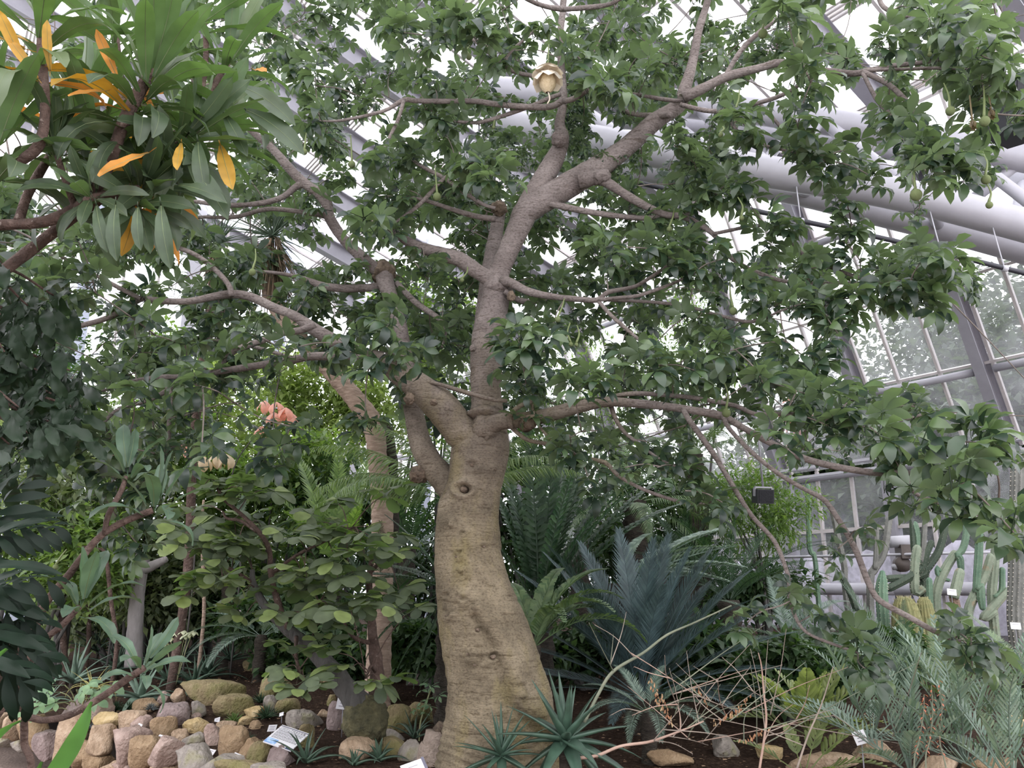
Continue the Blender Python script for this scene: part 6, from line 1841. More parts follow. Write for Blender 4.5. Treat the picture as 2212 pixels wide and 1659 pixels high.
# -- sapling with salmon-coloured withered leaves
M_salmon = leaf_mat('salmon_leaf', [(0, (.68, .34, .26)), (1, (.82, .50, .40))], rough=.6, trans=.4, tcol=(1.3, 1.0, .9))
M_tan = leaf_mat('tan_leaf', [(0, (.62, .50, .33)), (1, (.76, .64, .46))], rough=.6, trans=.35, tcol=(1.1, 1, .8))
M_palestem = noise_mat('pale_green_stem', [(.3, (.22, .24, .12)), (.7, (.34, .34, .20))], scale=10, bump=0)
def withered(label, stem, tips, mat, L, nm='sapling'):
    q0 = P(*stem[0])
    O = np.array([q0[0], q0[1], float(gz(q0[0], q0[1]))])
    t = thing(nm, label, 'sapling', O)
    C = spline(np.vstack([O[None], np.array([P(*s) for s in stem])]), n=6)
    mb = MB(); tube(mb, C - O, np.linspace(.011, .006, len(C)), 8); mb.build('stem', M_greywood, t)
    V, T = leaflet(L, L * .55, 1.3, -.35, n=7)
    me = tri_mesh('leaf', V, T, mat)
    end = C[-1]
    for x, y, Y in tips:
        q = P(x, y, Y)
        mb = MB(); tube(mb, spline(np.array([end, (end + q) / 2 + [0, 0, .06], q]), n=4) - O, .004, 5); mb.build('leaf_stalk', M_palestem, t)
        for k in range(4):
            d = unit([math.cos(k * 1.6 + x), math.sin(k * 1.6 + x) * .8, -.55])
            o = link('leaf', me, t)
            o.matrix_local = mat4(basis(d, (0, -.3, 1)), q - O)
withered('slender sapling topped with drooping salmon-pink withered leaves', [(520, 1200, 9.4), (500, 1060, 9.4), (510, 1000, 9.4), (540, 955, 9.4), (575, 920, 9.4)], [(572, 865, 9.4), (598, 868, 9.35), (593, 890, 9.3), (618, 880, 9.3), (566, 920, 9.4), (630, 892, 9.35)], M_salmon, .185)
withered('slim sapling with papery tan withered leaves', [(420, 1210, 9.0), (405, 1100, 9.0), (412, 1000, 9.0), (430, 985, 9.0)], [(440, 985, 9.0), (470, 978, 8.95), (488, 980, 8.95)], M_tan, .20)
withered('hidden sapling with small faded orange leaves at the left', [(260, 1210, 9.3), (250, 1080, 9.3), (265, 970, 9.3)], [(245, 975, 9.3), (290, 945, 9.3), (395, 955, 9.3), (408, 970, 9.3)], M_salmon, .12)

# -- leaning palm with a dead skirt
def leaning_palm():
    Yp = 7.9
    q0 = P(826, 1250, Yp)
    O = np.array([q0[0], Yp, float(gz(q0[0], Yp))])
    t = thing('leaning_palm', 'leaning smooth-trunked tree with a shaggy brown skirt of dead leaves', 'palm', O)
    m = noise_mat('ringed_pinkish_trunk', [(.3, (.24, .17, .13)), (.7, (.48, .36, .29))], scale=7, bump=.6, bscale=9, stretch=(1.5, 1.5, 5))
    rows = [(O[0], O[1], O[2] - .05, .13)]
    for x, y, w in [(826, 1180, 48), (822, 1060, 44), (814, 980, 42), (806, 920, 46), (770, 866, 42), (735, 825, 38), (690, 775, 36), (650, 735, 36), (612, 690, 34), (585, 640, 32), (580, 600, 30), (580, 545, 28)]:
        q = P(x, y, Yp); rows.append((*q, w * .5 * float(proj(q)[2][0]) / FPX))
    Q = spline(np.array(rows), step=.03)
    Q[:, 3] *= 1 + .03 * np.sin(np.arange(len(Q)) * 1.7)
    mb = MB(); tube(mb, Q[:, :3] - O, Q[:, 3], 20, rough=.06, freq=8); mb.build('trunk', m, t)
    # a dark cleft stub where an old trunk forked
    rows = []
    for x, y, w in [(838, 1200, 40), (842, 1060, 38), (838, 980, 36), (828, 925, 30), (820, 905, 20)]:
        q = P(x, y, Yp + .12); rows.append((*q, w * .5 * 8.6 / FPX))
    Q = spline(np.array(rows), step=.04)
    mb = MB(); tube(mb, Q[:, :3] - O, Q[:, 3], 16, rough=.2, freq=8); mb.build('dead_trunk', M_bark_dark, t)
    # thatch
    top = P(585, 560, Yp)
    dead = leaf_mat('dead_thatch', [(0, (.10, .065, .04)), (.6, (.20, .14, .09)), (1, (.32, .24, .16))], rough=.9, trans=.15, tcol=(1, .9, .7))
    V, T = blade(.62, .022, .003, .5, n=6)
    R, tt = [], []
    r = random.Random(3)
    for k in range(260):
        az = r.uniform(0, 6.28)
        d = unit([math.cos(az) * .75, math.sin(az) * .75, -r.uniform(.35, 2.6)])
        R.append(basis(d, (math.cos(az), math.sin(az), .4)) * r.uniform(.6, 1.1)); tt.append(top - O + [math.cos(az) * .08, math.sin(az) * .08, r.uniform(-.15, .25)])
    VV, TT = replicate(V, T, np.array(R), np.array(tt))
    o = link('dead_skirt', tri_mesh('dead_skirt', VV, TT, dead), t); o['kind'] = 'stuff'
    V, T = blade(.70, .030, .004, .35, n=6)
    mg = lm('palm_sword_leaf', (.05, .085, .055), (.11, .16, .10), rough=.5, trans=.2)
    me = tri_mesh('leaf', V, T, mg)
    for k in range(70):
        az = r.uniform(0, 6.28)
        el = r.uniform(-.5, 1.5)
        d = [math.cos(az) * math.cos(el), math.sin(az) * math.cos(el), math.sin(el)]
        o = link('leaf', me, t)
        o.matrix_local = mat4(basis(d) * r.uniform(.7, 1.05), top - O + [0, 0, .28])
leaning_palm()

# -- second thatch-skirted crown further left
def yucca():
    Yp = 8.6
    q = P(468, 560, Yp)
    O = np.array([q[0], Yp, float(gz(q[0], Yp))])
    t = thing('yucca_tree', 'slim yucca with a small skirt of dead leaves behind the frangipani', 'yucca', O)
    mb = MB(); C = np.array([[0, 0, -.05], [.05, 0, 1.2], [-.04, 0, 2.8], [0, 0, q[2] - O[2]]])
    tube(mb, spline(C, n=8), .05, 12, rough=.15); mb.build('trunk', M_frangi_wood, t)
    r = random.Random(8)
    V, T = blade(.5, .022, .003, .5, n=6)
    R, tt = [], []
    for k in range(150):
        az = r.uniform(0, 6.28)
        d = unit([math.cos(az) * .7, math.sin(az) * .7, -r.uniform(.5, 2.4)])
        R.append(basis(d, (math.cos(az), math.sin(az), .4)) * r.uniform(.6, 1)); tt.append(q - O + [0, 0, r.uniform(-.1, .2)])
    VV, TT = replicate(V, T, np.array(R), np.array(tt))
    o = link('dead_skirt', tri_mesh('dead_skirt', VV, TT, bpy.data.materials['dead_thatch']), t); o['kind'] = 'stuff'
    me = tri_mesh('leaf', *blade(.5, .03, .004, .3, n=6), bpy.data.materials['palm_sword_leaf'])
    for k in range(45):
        az, el = r.uniform(0, 6.28), r.uniform(-.2, 1.5)
        o = link('leaf', me, t)
        o.matrix_local = mat4(basis([math.cos(az) * math.cos(el), math.sin(az) * math.cos(el), math.sin(el)]) * r.uniform(.7, 1.05), q - O + [0, 0, .22])
yucca()

# ------------------------------------------------------------------ background shrubs and trees
def leafy(label, c, radii, n, leafL, mat, name='shrub', cat='shrub', seed=1, clumps=12, stems=5, wood=None, z0=None, feather=False, outside=False):
    r = random.Random(seed)
    c = np.array(c, float)
    g = (0.0 if outside else float(gz(c[0], c[1]))) if z0 is None else z0
    O = np.array([c[0], c[1], g])
    t = thing(name, label, cat, O)
    cc = []
    for k in range(clumps):
        v = unit([r.gauss(0, 1), r.gauss(0, 1), r.gauss(0, 1)]) * (r.random() ** .5)
        cc.append(v * np.array(radii) * .85)
    rel = c - O
    # stems
    for k in range(min(stems, len(cc))):
        mb = MB()
        tip = rel + cc[k]
        m_ = np.array([tip[0] * .35 + r.uniform(-.1, .1), tip[1] * .35, tip[2] * .55])
        C = spline(np.array([[r.uniform(-.08, .08), r.uniform(-.08, .08), -.05], m_, tip]), n=7)
        tube(mb, C, np.linspace(.02 + .012 * max(radii), .006, len(C)), 8, rough=.15)
        mb.build('stem', wood or M_greywood, t)
    V, T = leaflet(leafL, leafL * (.50 if not feather else .26), .5, .25, n=2)
    R, tt = [], []
    per = n // clumps
    for q in cc:
        rad = np.array(radii) * r.uniform(.28, .5)
        for k in range(per):
            v = unit([r.gauss(0, 1), r.gauss(0, 1), r.gauss(0, 1)]) * (r.random() ** .4)
            d = unit(v * .6 + np.array([r.gauss(0, .6), r.gauss(0, .6), r.gauss(.05, .45)]))
            R.append(basis(d, (r.uniform(-.5, .5), r.uniform(-.5, .5), 1)) * r.uniform(.7, 1.25)); tt.append(rel + q + v * rad)
    tt = np.array(tt)
    tt[:, 2] = np.maximum(tt[:, 2], .05)
    VV, TT = replicate(V, T, np.array(R), tt)
    o = link('foliage', tri_mesh('foliage', VV, TT, mat), t); o['kind'] = 'stuff'
    return t
M_bg_yel = lm('bg_yellow_green', (.20, .27, .085), (.38, .46, .18), tcol=(1.35, 1.45, .85), trans=.45, rough=.5)
M_bg_mid = lm('bg_mid_green', (.085, .145, .05), (.21, .29, .10), trans=.4, rough=.5)
M_bg_dark = lm('bg_dark_green', (.025, .06, .025), (.075, .125, .05), trans=.3, rough=.5)
M_bg_grey = lm('bg_grey_green', (.13, .17, .105), (.27, .31, .19), trans=.35, rough=.55)
M_out = lm('outdoor_leaf', (.026, .045, .026), (.070, .098, .056), trans=.25, rough=.6)
M_bg_acacia = lm('bg_acacia', (.09, .16, .05), (.20, .28, .10), trans=.4, rough=.5)
for i, (px, py, Y, rad, n, mat, lab, fe) in enumerate([
    (540, 890, 12.5, (1.2, .9, 1.2), 2600, M_bg_yel, 'yellow-green small-leaved shrub behind the salmon leaves', 0),
    (700, 900, 12.8, (1.2, .9, 1.2), 2600, M_bg_yel, 'lime-green bush just left of the leaning trunk', 0),
    (860, 850, 13.2, (1.1, .9, 1.1), 2200, M_bg_yel, 'lime-green bush showing between the leaning trunk and the second stem', 0),
    (440, 830, 14.0, (1.3, 1.0, 1.3), 2200, M_bg_mid, 'green bush glimpsed below the long lower left limb', 0),
    (600, 1040, 11.0, (1.3, .8, .9), 2400, M_bg_mid, 'mid-green thicket behind the bright green cycad', 0),
    (760, 1110, 10.6, (1.1, .7, .9), 2000, M_bg_dark, 'dark thicket under the arching pale fronds', 0),
    (330, 960, 10.5, (1.2, .8, 1.0), 2400, M_bg_mid, 'leafy bush behind the hanging left twigs', 0),
    (180, 1010, 9.5, (1.1, .8, .9), 2200, M_bg_grey, 'greyish bush tangled with bare twigs at the left', 0),
    (120, 1180, 9.0, (1.0, .7, .8), 1900, M_bg_mid, 'bush behind the glossy lobed plant', 0),
    (330, 1200, 10.5, (1.3, .8, .9), 2300, M_bg_grey, 'grey-green brush around the leafless grey trunk', 0),
    (480, 1150, 11.5, (1.3, .8, 1.0), 2200, M_bg_mid, 'green brush behind the grey toothed cycad', 0),
    (60, 900, 11.5, (1.4, 1.0, 1.4), 2200, M_bg_dark, 'dark bush behind the drooping leaves at the left edge', 0),
    (1330, 900, 13.5, (1.4, 1.0, 1.5), 2400, M_bg_acacia, 'feathery light green tree behind the long right limb', 1),
    (1480, 770, 12.4, (1.1, .8, 1.2), 2200, M_bg_acacia, 'airy light green tree against the leaning glass', 1),
    (1640, 1110, 10.5, (.9, .7, .8), 2300, M_bg_acacia, 'fine feathery acacia in front of the glass beside the black box', 1),
    (950, 700, 13.5, (1.3, 1.0, 1.3), 2200, M_bg_mid, 'bright leafy tree top between the two baobab stems', 0),
    (1150, 1060, 11.8, (1.4, .7, 1.3), 2600, M_bg_dark, 'dark evergreen thicket right behind the baobab trunk', 0),
    (1420, 1120, 12.5, (1.4, .7, 1.0), 2400, M_bg_dark, 'dark evergreen thicket behind the old shaggy palm', 0),
    (1640, 1290, 10.8, (.8, .6, .5), 1400, M_bg_dark, 'low dark bush before the glass at the right', 0),
    (1260, 1400, 8.9, (.9, .5, .35), 1500, M_bg_dark, 'low dark groundcover behind the blue-grey cycad', 0),
    (1520, 1420, 8.4, (.9, .5, .35), 1500, M_bg_dark, 'low dark groundcover right of the blue-grey cycad', 0),
    (930, 1390, 8.6, (.8, .5, .4), 1400, M_bg_dark, 'low dark groundcover behind the baobab foot', 0),
    (720, 1400, 9.2, (.9, .5, .35), 1400, M_bg_dark, 'low shaded groundcover under the leaning grey stem', 0),
    (1700, 1440, 7.4, (.7, .4, .3), 1200, M_bg_dark, 'low dark groundcover behind the yellow-green zamia', 0),
    (1850, 1420, 8.8, (.9, .5, .4), 1400, M_bg_dark, 'low dark groundcover at the feet of the cacti', 0),
    (430, 1290, 11.0, (1.2, .6, .6), 1700, M_bg_dark, 'dark brush in the back row of the left bed', 0),
    (1130, 1230, 13.5, (1.7, .7, 1.1), 2200, M_bg_dark, 'dense dark hedge far behind the baobab trunk', 0),
    (900, 1220, 13.8, (1.7, .7, 1.1), 2200, M_bg_dark, 'dense dark hedge far behind the arching pale fronds', 0),
    (650, 1210, 14.0, (1.7, .7, 1.1), 2200, M_bg_mid, 'dense green hedge far behind the bright cycad', 0),
    (400, 1200, 14.2, (1.7, .7, 1.1), 2200, M_bg_mid, 'dense green hedge far back in the left bed', 0),
    (150, 1200, 13.5, (1.7, .7, 1.2), 2200, M_bg_dark, 'dense dark hedge far back at the left edge', 0),
    (1370, 1230, 13.6, (1.5, .7, 1.0), 2200, M_bg_dark, 'dense dark hedge far behind the silver fronds', 0),
    (620, 1320, 9.6, (1.0, .6, .5), 1500, M_bg_dark, 'dark undergrowth below the round-leaved shrub', 0),
    (250, 1330, 10.6, (1.2, .6, .55), 1700, M_bg_grey, 'dry grey undergrowth behind the agaves', 0)]):
    leafy(lab, P(px, py, Y), rad, int(n * 1.7), .135 if not fe else .11, mat, seed=100 + i, feather=bool(fe), clumps=18)

# pale leafless trunk and thin stems, left middle
def bare_trunk():
    q0 = P(288, 1400, 9.3)
    O = np.array([q0[0], 9.3, float(gz(q0[0], 9.3))])
    t = thing('pollard_trunk', 'grey pollarded trunk with one cut side branch in the left bed', 'tree', O)
    m = noise_mat('smooth_grey_bark', [(.3, (.20, .185, .18)), (.7, (.36, .33, .33))], scale=7, bump=.4, bscale=25, stretch=(1, 1, .4))
    wood_limb(t, O, [(288, 1440, 9.3, 36), (292, 1350, 9.3, 32), (298, 1270, 9.3, 30), (305, 1215, 9.3, 32), (312, 1198, 9.3, 30)], m, name='trunk', rough=.12)
    wood_limb(t, O, [(308, 1232, 9.3, 22), (335, 1220, 9.25, 20), (358, 1208, 9.2, 14)], m, name='side_branch', rough=.2)
bare_trunk()
def twigs_stand():
    for i, (pts, lab) in enumerate([([(252, 1390, 8.7, 9), (240, 1300, 8.7, 9), (228, 1200, 8.7, 8), (210, 1185, 8.7, 6), (170, 1180, 8.7, 4)], 'thin tan bare stem with a hooked top in the left bed'),
                                    ([(140, 1440, 9.2, 14), (135, 1330, 9.2, 13), (140, 1180, 9.2, 12), (135, 1080, 9.2, 9)], 'straight brown bare stem behind the dark leaves at the left'),
                                    ([(192, 1380, 9.6, 10), (190, 1250, 9.6, 10), (205, 1120, 9.6, 8), (215, 1000, 9.6, 6)], 'thin grey bare stem left of the pollarded trunk'),
                                    ([(440, 1330, 9.0, 8), (438, 1210, 9.0, 8), (437, 1120, 9.0, 7), (440, 1080, 9.0, 5)], 'pinkish bare stem behind the round-leaved shrub')]):
        q = P(pts[0][0], pts[0][1], pts[0][2])
        O = np.array([q[0], q[1], float(gz(q[0], q[1]))])
        t = thing('bare_stem', lab, 'stem', O)
        wood_limb(t, O, [(float(proj(O)[0][0]), float(proj(O)[1][0]) + 3, pts[0][2], pts[0][3] + 1)] + pts, M_frangi_wood if i != 3 else bpy.data.materials['ringed_pinkish_trunk'], name='stem', seg=9)
twigs_stand()

# cut stump leaning against the baobab
def stump():
    q = on_ground(926, 1655)
    O = np.array([q[0], q[1] + .06, float(gz(q[0], q[1]))])
    t = thing('tree_stump', 'pale cut stump standing against the left side of the baobab', 'stump', O)
    m = noise_mat('stump_bark', [(.3, (.22, .17, .14)), (.7, (.46, .37, .31))], scale=18, bump=.8, bscale=50)
    top = P(938, 1578, O[1])
    C = spline(np.array([[0, 0, -.08], [.0, 0, .08], (top - O) * .6, top - O]), n=8)
    mb = MB(); tube(mb, C, np.linspace(.105, .062, len(C)), 24, rough=.10, freq=12); mb.build('stump', m, t)
    mb = MB()
    V, F = tube_arrays(np.array([C[-1] + [.03, 0, .0], C[-1] + [.055, -.01, .05]]), [.045, .03], 12)
    mb.add(V * 1, F); mb.build('shell_husk', M_wound, t)
stump()
# pale green seedling beside the baobab
def seedling():
    q = on_ground(905, 1600)
    O = np.array([q[0], q[1], float(gz(q[0], q[1]))])
    t = thing('seedling', 'light green seedling with toothed leaves at the left of the baobab foot', 'seedling', O)
    m = lm('seedling_leaf', (.11, .20, .12), (.20, .30, .17), trans=.3, rough=.5)
    ms = [tri_mesh('leaf', *palmate(70 + k, nl=5, L=.075, w=.03, stalk=.07, span=200, bend=.5), m) for k in range(3)]
    mb = MB(); tube(mb, spline(np.array([[0, 0, -.02], [.01, 0, .15], P(930, 1490, O[1]) - O]), n=5), .006, 6); mb.build('stem', M_palestem, t)
    for x, y in [(900, 1500), (920, 1490), (940, 1485), (935, 1510), (905, 1545), (925, 1550), (890, 1540), (945, 1530), (915, 1520), (898, 1525)]:
        p_ = P(x, y, O[1] - rnd.uniform(-.05, .1)) - O
        o = link('leaf', ms[rnd.randrange(3)], t)
        o.matrix_local = mat4(basis(unit([rnd.uniform(-1, .6), -.4, .2]), (0, -.5, 1)), p_)
seedling()
# lobed pale ground plant at the stone corner
def ground_plant():
    q = on_ground(170, 1545)
    O = np.array([q[0], q[1], float(gz(q[0], q[1]))])
    t = thing('ground_plant', 'pale green plant with rounded lobed leaves spreading over the stone corner', 'plant', O)
    m = lm('pale_ground_leaf', (.13, .22, .13), (.20, .31, .17), trans=.3, rough=.5)
    ms = [tri_mesh('leaf', *palmate(80 + k, nl=5, L=.16, w=.085, stalk=.12, span=190, bend=.4), m) for k in range(3)]
    for i, (x, y) in enumerate([(130, 1495), (165, 1490), (200, 1488), (225, 1480), (120, 1520), (150, 1515), (190, 1508), (95, 1540), (175, 1475), (140, 1480)]):
        p_ = P(x, y, O[1] - .1 - .02 * i) - O
        mb = MB(); tube(mb, spline(np.array([[0, 0, -.02], p_ * .5 + [0, 0, .05], p_]), n=4), .005, 5); mb.build('stalk', M_palestem, t)
        o = link('leaf', ms[i % 3], t)
        o.matrix_local = mat4(basis(unit([-1 if x < 165 else 1, -.5, -.15]), (0, -.7, 1)) * .9, p_)
ground_plant()
# pale yellow-green blossoms
def blossoms():
    q0 = P(385, 1400, 8.6)
    O = np.array([q0[0], 8.6, float(gz(q0[0], 8.6))])
    t = thing('blossom_plant', 'slim plant bearing pale cream-green blossoms above the agaves', 'plant', O)
    m = lm('cream_green_petal', (.62, .66, .42), (.80, .82, .60), trans=.35, rough=.6, tcol=(1, 1, .85))
    V, T = leaflet(.08, .045, .9, -.3)
    me = tri_mesh('petal', V, T, m)
    for x, y in [(355, 1385), (368, 1375), (382, 1365), (395, 1360), (408, 1366), (418, 1362), (400, 1370)]:
        p_ = P(x, y, 8.6) - O
        mb = MB(); tube(mb, spline(np.array([[0, 0, -.02], p_ * .6 + [0, 0, .05], p_]), n=4), .005, 5); mb.build('stalk', M_palestem, t)
        for k in range(6):
            o = link('petal', me, t)
            o.matrix_local = mat4(basis([math.cos(k * 1.05), math.sin(k * 1.05), -.3], (0, 0, 1)), p_)
blossoms()

# ------------------------------------------------------------------ cacti by the glass
M_cac_green = noise_mat('cactus_green', [(.3, (.10, .18, .12)), (.7, (.19, .28, .19))], scale=6, bump=.1, rough=.6)
M_cac_dark = noise_mat('cactus_dark', [(.3, (.035, .055, .040)), (.7, (.085, .11, .075))], scale=6, bump=.1, rough=.6)
M_cac_pale = noise_mat('cactus_pale', [(.3, (.19, .24, .17)), (.7, (.31, .35, .26))], scale=9, bump=.1, rough=.6, moss=(7, .66, (.33, .25, .16)))
M_cac_brown = noise_mat('cactus_corky', [(.3, (.16, .10, .07)), (.7, (.36, .27, .20))], scale=14, bump=.8, rough=.9)
M_cac_grey = noise_mat('cactus_grey', [(.3, (.13, .13, .12)), (.7, (.24, .24, .22))], scale=9, bump=.2, rough=.7)
M_spine = plain('spine', (.55, .50, .42), rough=.7)
def ribbed(t, O, pts, mat, ribs=7, depth=.22, Y=10.5, round_top=True, name='arm'):
    rows = []
    for x, y, w in pts:
        q = P(x, y, Y); rows.append((*q, w * .5 * float(proj(q)[2][0]) / FPX))
    Q = spline(np.array(rows), step=.06)
    if round_top:
        e = Q[-1]; dirv = unit(Q[-1, :3] - Q[-2, :3])
        for f in (.5, .85, 1.0):
            Q = np.vstack([Q, [*(e[:3] + dirv * e[3] * f), e[3] * math.sqrt(max(.01, 1 - f * f)) ]])
    seg = ribs * 4
    V, F = tube_arrays(Q[:, :3], Q[:, 3], seg)
    C = np.repeat(Q[:, :3], seg, 0)
    k = np.tile(np.arange(seg), len(Q))
    fac = 1 - depth * (.5 - .5 * np.cos(2 * np.pi * k / 4)) ** .8
    V = C + (V - C) * fac[:, None]
    o = MB().add(V - O, F).build(name, mat, t)
    # wool and spines on the rib crests
    sp = MB()
    for i in range(0, len(Q) - 3, 1):
        for rb in range(ribs):
            p_ = V[i * seg + rb * 4]
            if (p_ - C[i * seg])[1] > .3 * Q[i, 3]: continue
            n = unit(p_ - C[i * seg])
            s = min(.022, Q[i, 3] * .12)
            u1 = unit(np.cross(n, [0, 0, 1.0])) * s * .5
            sp.add([p_ - u1 - O, p_ + u1 - O, p_ + [0, 0, s] - O, p_ + n * s * 1.5 - O], [(0, 1, 3), (1, 2, 3), (2, 0, 3)])
    if sp.v:
        so = sp.build('spines', M_spine, o, smooth=False); so['kind'] = 'stuff'
    return o
def cactus(label, arms, Y, root, name='cactus'):
    q = P(root[0], root[1], Y)
    O = np.array([q[0], Y, float(gz(q[0], Y))])
    t = thing(name, label, 'cactus', O)
    g = proj(O)
    gx, gy = float(g[0][0]), float(g[1][0]) + 4
    for i, (pts, mat, ribs, main) in enumerate(arms):
        if main: pts = [(gx, gy, pts[0][2])] + list(pts)
        ribbed(t, O, pts, mat, ribs, Y=Y - .04 * (i % 3), name='stem' if main else 'arm')
D_, G_, L_, B_ = M_cac_dark, M_cac_green, M_cac_pale, M_cac_brown
cactus('dark many-armed cactus clump before the glass, arms reaching both ways', [([(1998, 1300, 20), (1998, 1239, 19), (2007, 1222, 18), (2028, 1190, 17), (2043, 1139, 16)], D_, 6, 1), ([(1985, 1250, 16), (1992, 1228, 16), (2000, 1197, 16), (2011, 1173, 14)], D_, 6, 0), ([(1995, 1270, 16), (1977, 1278, 20), (1977, 1216, 20), (1981, 1186, 19)], L_, 7, 0), ([(1983, 1190, 14), (1981, 1158, 16), (1975, 1133, 15)], G_, 7, 0), ([(1998, 1240, 14), (1973, 1201, 16)][::-1] + [(1919, 1250, 17)], D_, 6, 0), ([(1990, 1225, 15), (1966, 1246, 18), (1922, 1270, 18)], D_, 6, 0), ([(1980, 1215, 12), (1973, 1184, 12), (1969, 1122, 11)], D_, 6, 0), ([(1990, 1215, 12), (1994, 1190, 12), (1998, 1126, 11)], M_cac_grey, 6, 0)], 10.6, (1998, 1330))
cactus('short upright green cactus at the foot of the many-armed clump', [([(2010, 1312, 14), (2007, 1254, 13)], G_, 7, 1)], 10.2, (2011, 1340))
cactus('pale bent cactus column leaning right beside the heating pipe', [([(2022, 1312, 20), (2026, 1265, 20), (2043, 1227, 19), (2062, 1197, 18)], L_, 7, 1), ([(2064, 1200, 14), (2077, 1190, 14), (2086, 1163, 14), (2090, 1115, 13)], G_, 6, 0), ([(2066, 1200, 12), (2073, 1205, 15), (2076, 1228, 13)], G_, 7, 0), ([(2036, 1240, 9), (2024, 1225, 9), (2028, 1246, 10), (2049, 1253, 8)], G_, 5, 0)], 10.5, (2022, 1340))
cactus('cactus with a corky brown lower stem and a pale green head, white tag on it', [([(2073, 1362, 20), (2066, 1320, 20), (2060, 1290, 20)], B_, 7, 1), ([(2060, 1292, 20), (2066, 1266, 22), (2073, 1237, 20)], L_, 7, 0)], 10.0, (2078, 1390))
cactus('tall green cactus with a hanging arm left of the ribbed giant', [([(2090, 1333, 20), (2111, 1274, 20), (2128, 1240, 18), (2139, 1203, 16)], L_, 7, 1), ([(2108, 1280, 14), (2111, 1240, 16), (2114, 1200, 17), (2116, 1143, 16)], G_, 8, 0), ([(2112, 1275, 12), (2118, 1265, 16), (2119, 1290, 17), (2122, 1312, 13)], G_, 7, 0)], 10.1, (2086, 1360))
cactus('scarred green cactus column with a slim side arm beside the ribbed giant', [([(2143, 1300, 20), (2146, 1240, 20), (2152, 1171, 18)], L_, 8, 1), ([(2146, 1290, 12), (2163, 1278, 13), (2165, 1231, 12)], G_, 7, 0), ([(2150, 1320, 16), (2124, 1336, 18), (2150, 1306, 18), (2177, 1276, 16)], L_, 6, 0)], 10.3, (2143, 1345))
cactus('giant grey ribbed cactus column at the right edge', [([(2196, 1344, 36), (2198, 1250, 36), (2200, 1130, 35), (2202, 1010, 34), (2203, 985, 32)], M_cac_grey, 11, 1)], 9.6, (2196, 1370))
cactus('slim green jointed cactus at the left of the cactus row', [([(1765, 1260, 11), (1762, 1220, 11), (1758, 1196, 10)], G_, 6, 1), ([(1757, 1198, 9), (1749, 1185, 11), (1746, 1100, 10), (1745, 1050, 9)], G_, 6, 0)], 11.0, (1768, 1320))
cactus('dark wavy cactus with a toppled dark arm', [([(1826, 1270, 14), (1824, 1225, 14), (1812, 1168, 13), (1798, 1105, 12)], M_cac_grey, 6, 1), ([(1850, 1320, 16), (1838, 1282, 16), (1820, 1250, 15)], D_, 6, 0)], 10.8, (1838, 1350))
cactus('slender curved cactus leaning towards the dark clump', [([(1880, 1260, 17), (1889, 1230, 17), (1909, 1195, 16), (1921, 1122, 15)], M_cac_grey, 6, 1), ([(1890, 1230, 10), (1893, 1190, 11), (1893, 1140, 11)], M_cac_grey, 6, 0)], 10.7, (1870, 1320))
cactus('spiny tapered cactus spike behind the drooping baobab branch', [([(1905, 1300, 26), (1905, 1260, 24), (1906, 1238, 12)], G_, 9, 1)], 9.6, (1905, 1340))
def golden():
    M_gold = noise_mat('golden_barrel', [(.3, (.16, .17, .08)), (.7, (.28, .26, .12))], scale=9, bump=.2)
    for x, y, w, h, Y, lab in [(1960, 1350, 66, 110, 9.2, 'golden-spined barrel cactus half hidden behind the cycad frond'), (2000, 1330, 44, 70, 9.4, 'smaller golden barrel cactus next to a corky stem'), (2214, 1415, 50, 50, 6.8, 'woolly white-topped ball cactus at the right edge')]:
        if x > 2100: Y = float(on_ground(x - 6, 1432)[1])
        q = P(x, y, Y); d = float(proj(q)[2][0])
        O = np.array([q[0], Y, float(gz(q[0], Y))])
        t = thing('barrel_cactus', lab, 'cactus', O)
        rx, rz = w * .5 * d / FPX, max(h * .5 * d / FPX, 0.05)
        top = q[2] + rz
        seg = 72
        prof = [(math.sin(a), -math.cos(a)) for a in np.linspace(.15, math.pi - .02, 16)]
        zc, hz = (top + O[2]) / 2, (top - O[2]) / 2 + .02
        V, F = [], []
        for r_, z_ in prof:
            for j in range(seg):
                f = 1 - .14 * (.5 - .5 * math.cos(2 * math.pi * j / 4))
                V.append((rx * r_ ** .6 * f * math.cos(2 * math.pi * j / seg), rx * r_ ** .6 * f * math.sin(2 * math.pi * j / seg), zc + hz * z_ - O[2]))
        F = [(i * seg + j, i * seg + (j + 1) % seg, (i + 1) * seg + (j + 1) % seg, (i + 1) * seg + j) for i in range(15) for j in range(seg)]
        o = MB().add(V, F).build('body', M_gold if x < 2100 else plain('white_wool', (.8, .76, .74), rough=.9), t)
        sp = MB()
        Va = np.array(V)
        for i in range(1, 15):
            for j in range(0, seg, 4):
                p_ = Va[i * seg + j]
                n = unit([p_[0], p_[1], (p_[2] - (zc - O[2])) * .3])
                for k in range(3):
                    e = unit(n + np.array([rnd.gauss(0, .5), rnd.gauss(0, .5), rnd.gauss(0, .5)])) * rx * .22
                    u1 = unit(np.cross(e, [0, .1, 1.0])) * rx * .02
                    sp.add([p_ - u1, p_ + u1, p_ + e], [(0, 1, 2)])
        so = sp.build('spines', lm('gold_spine' if x < 2100 else 'white_spine', (.46, .41, .22) if x < 2100 else (.8, .7, .7), (.62, .57, .36) if x < 2100 else (.9, .82, .8), trans=0), o, smooth=False); so['kind'] = 'stuff'
golden()

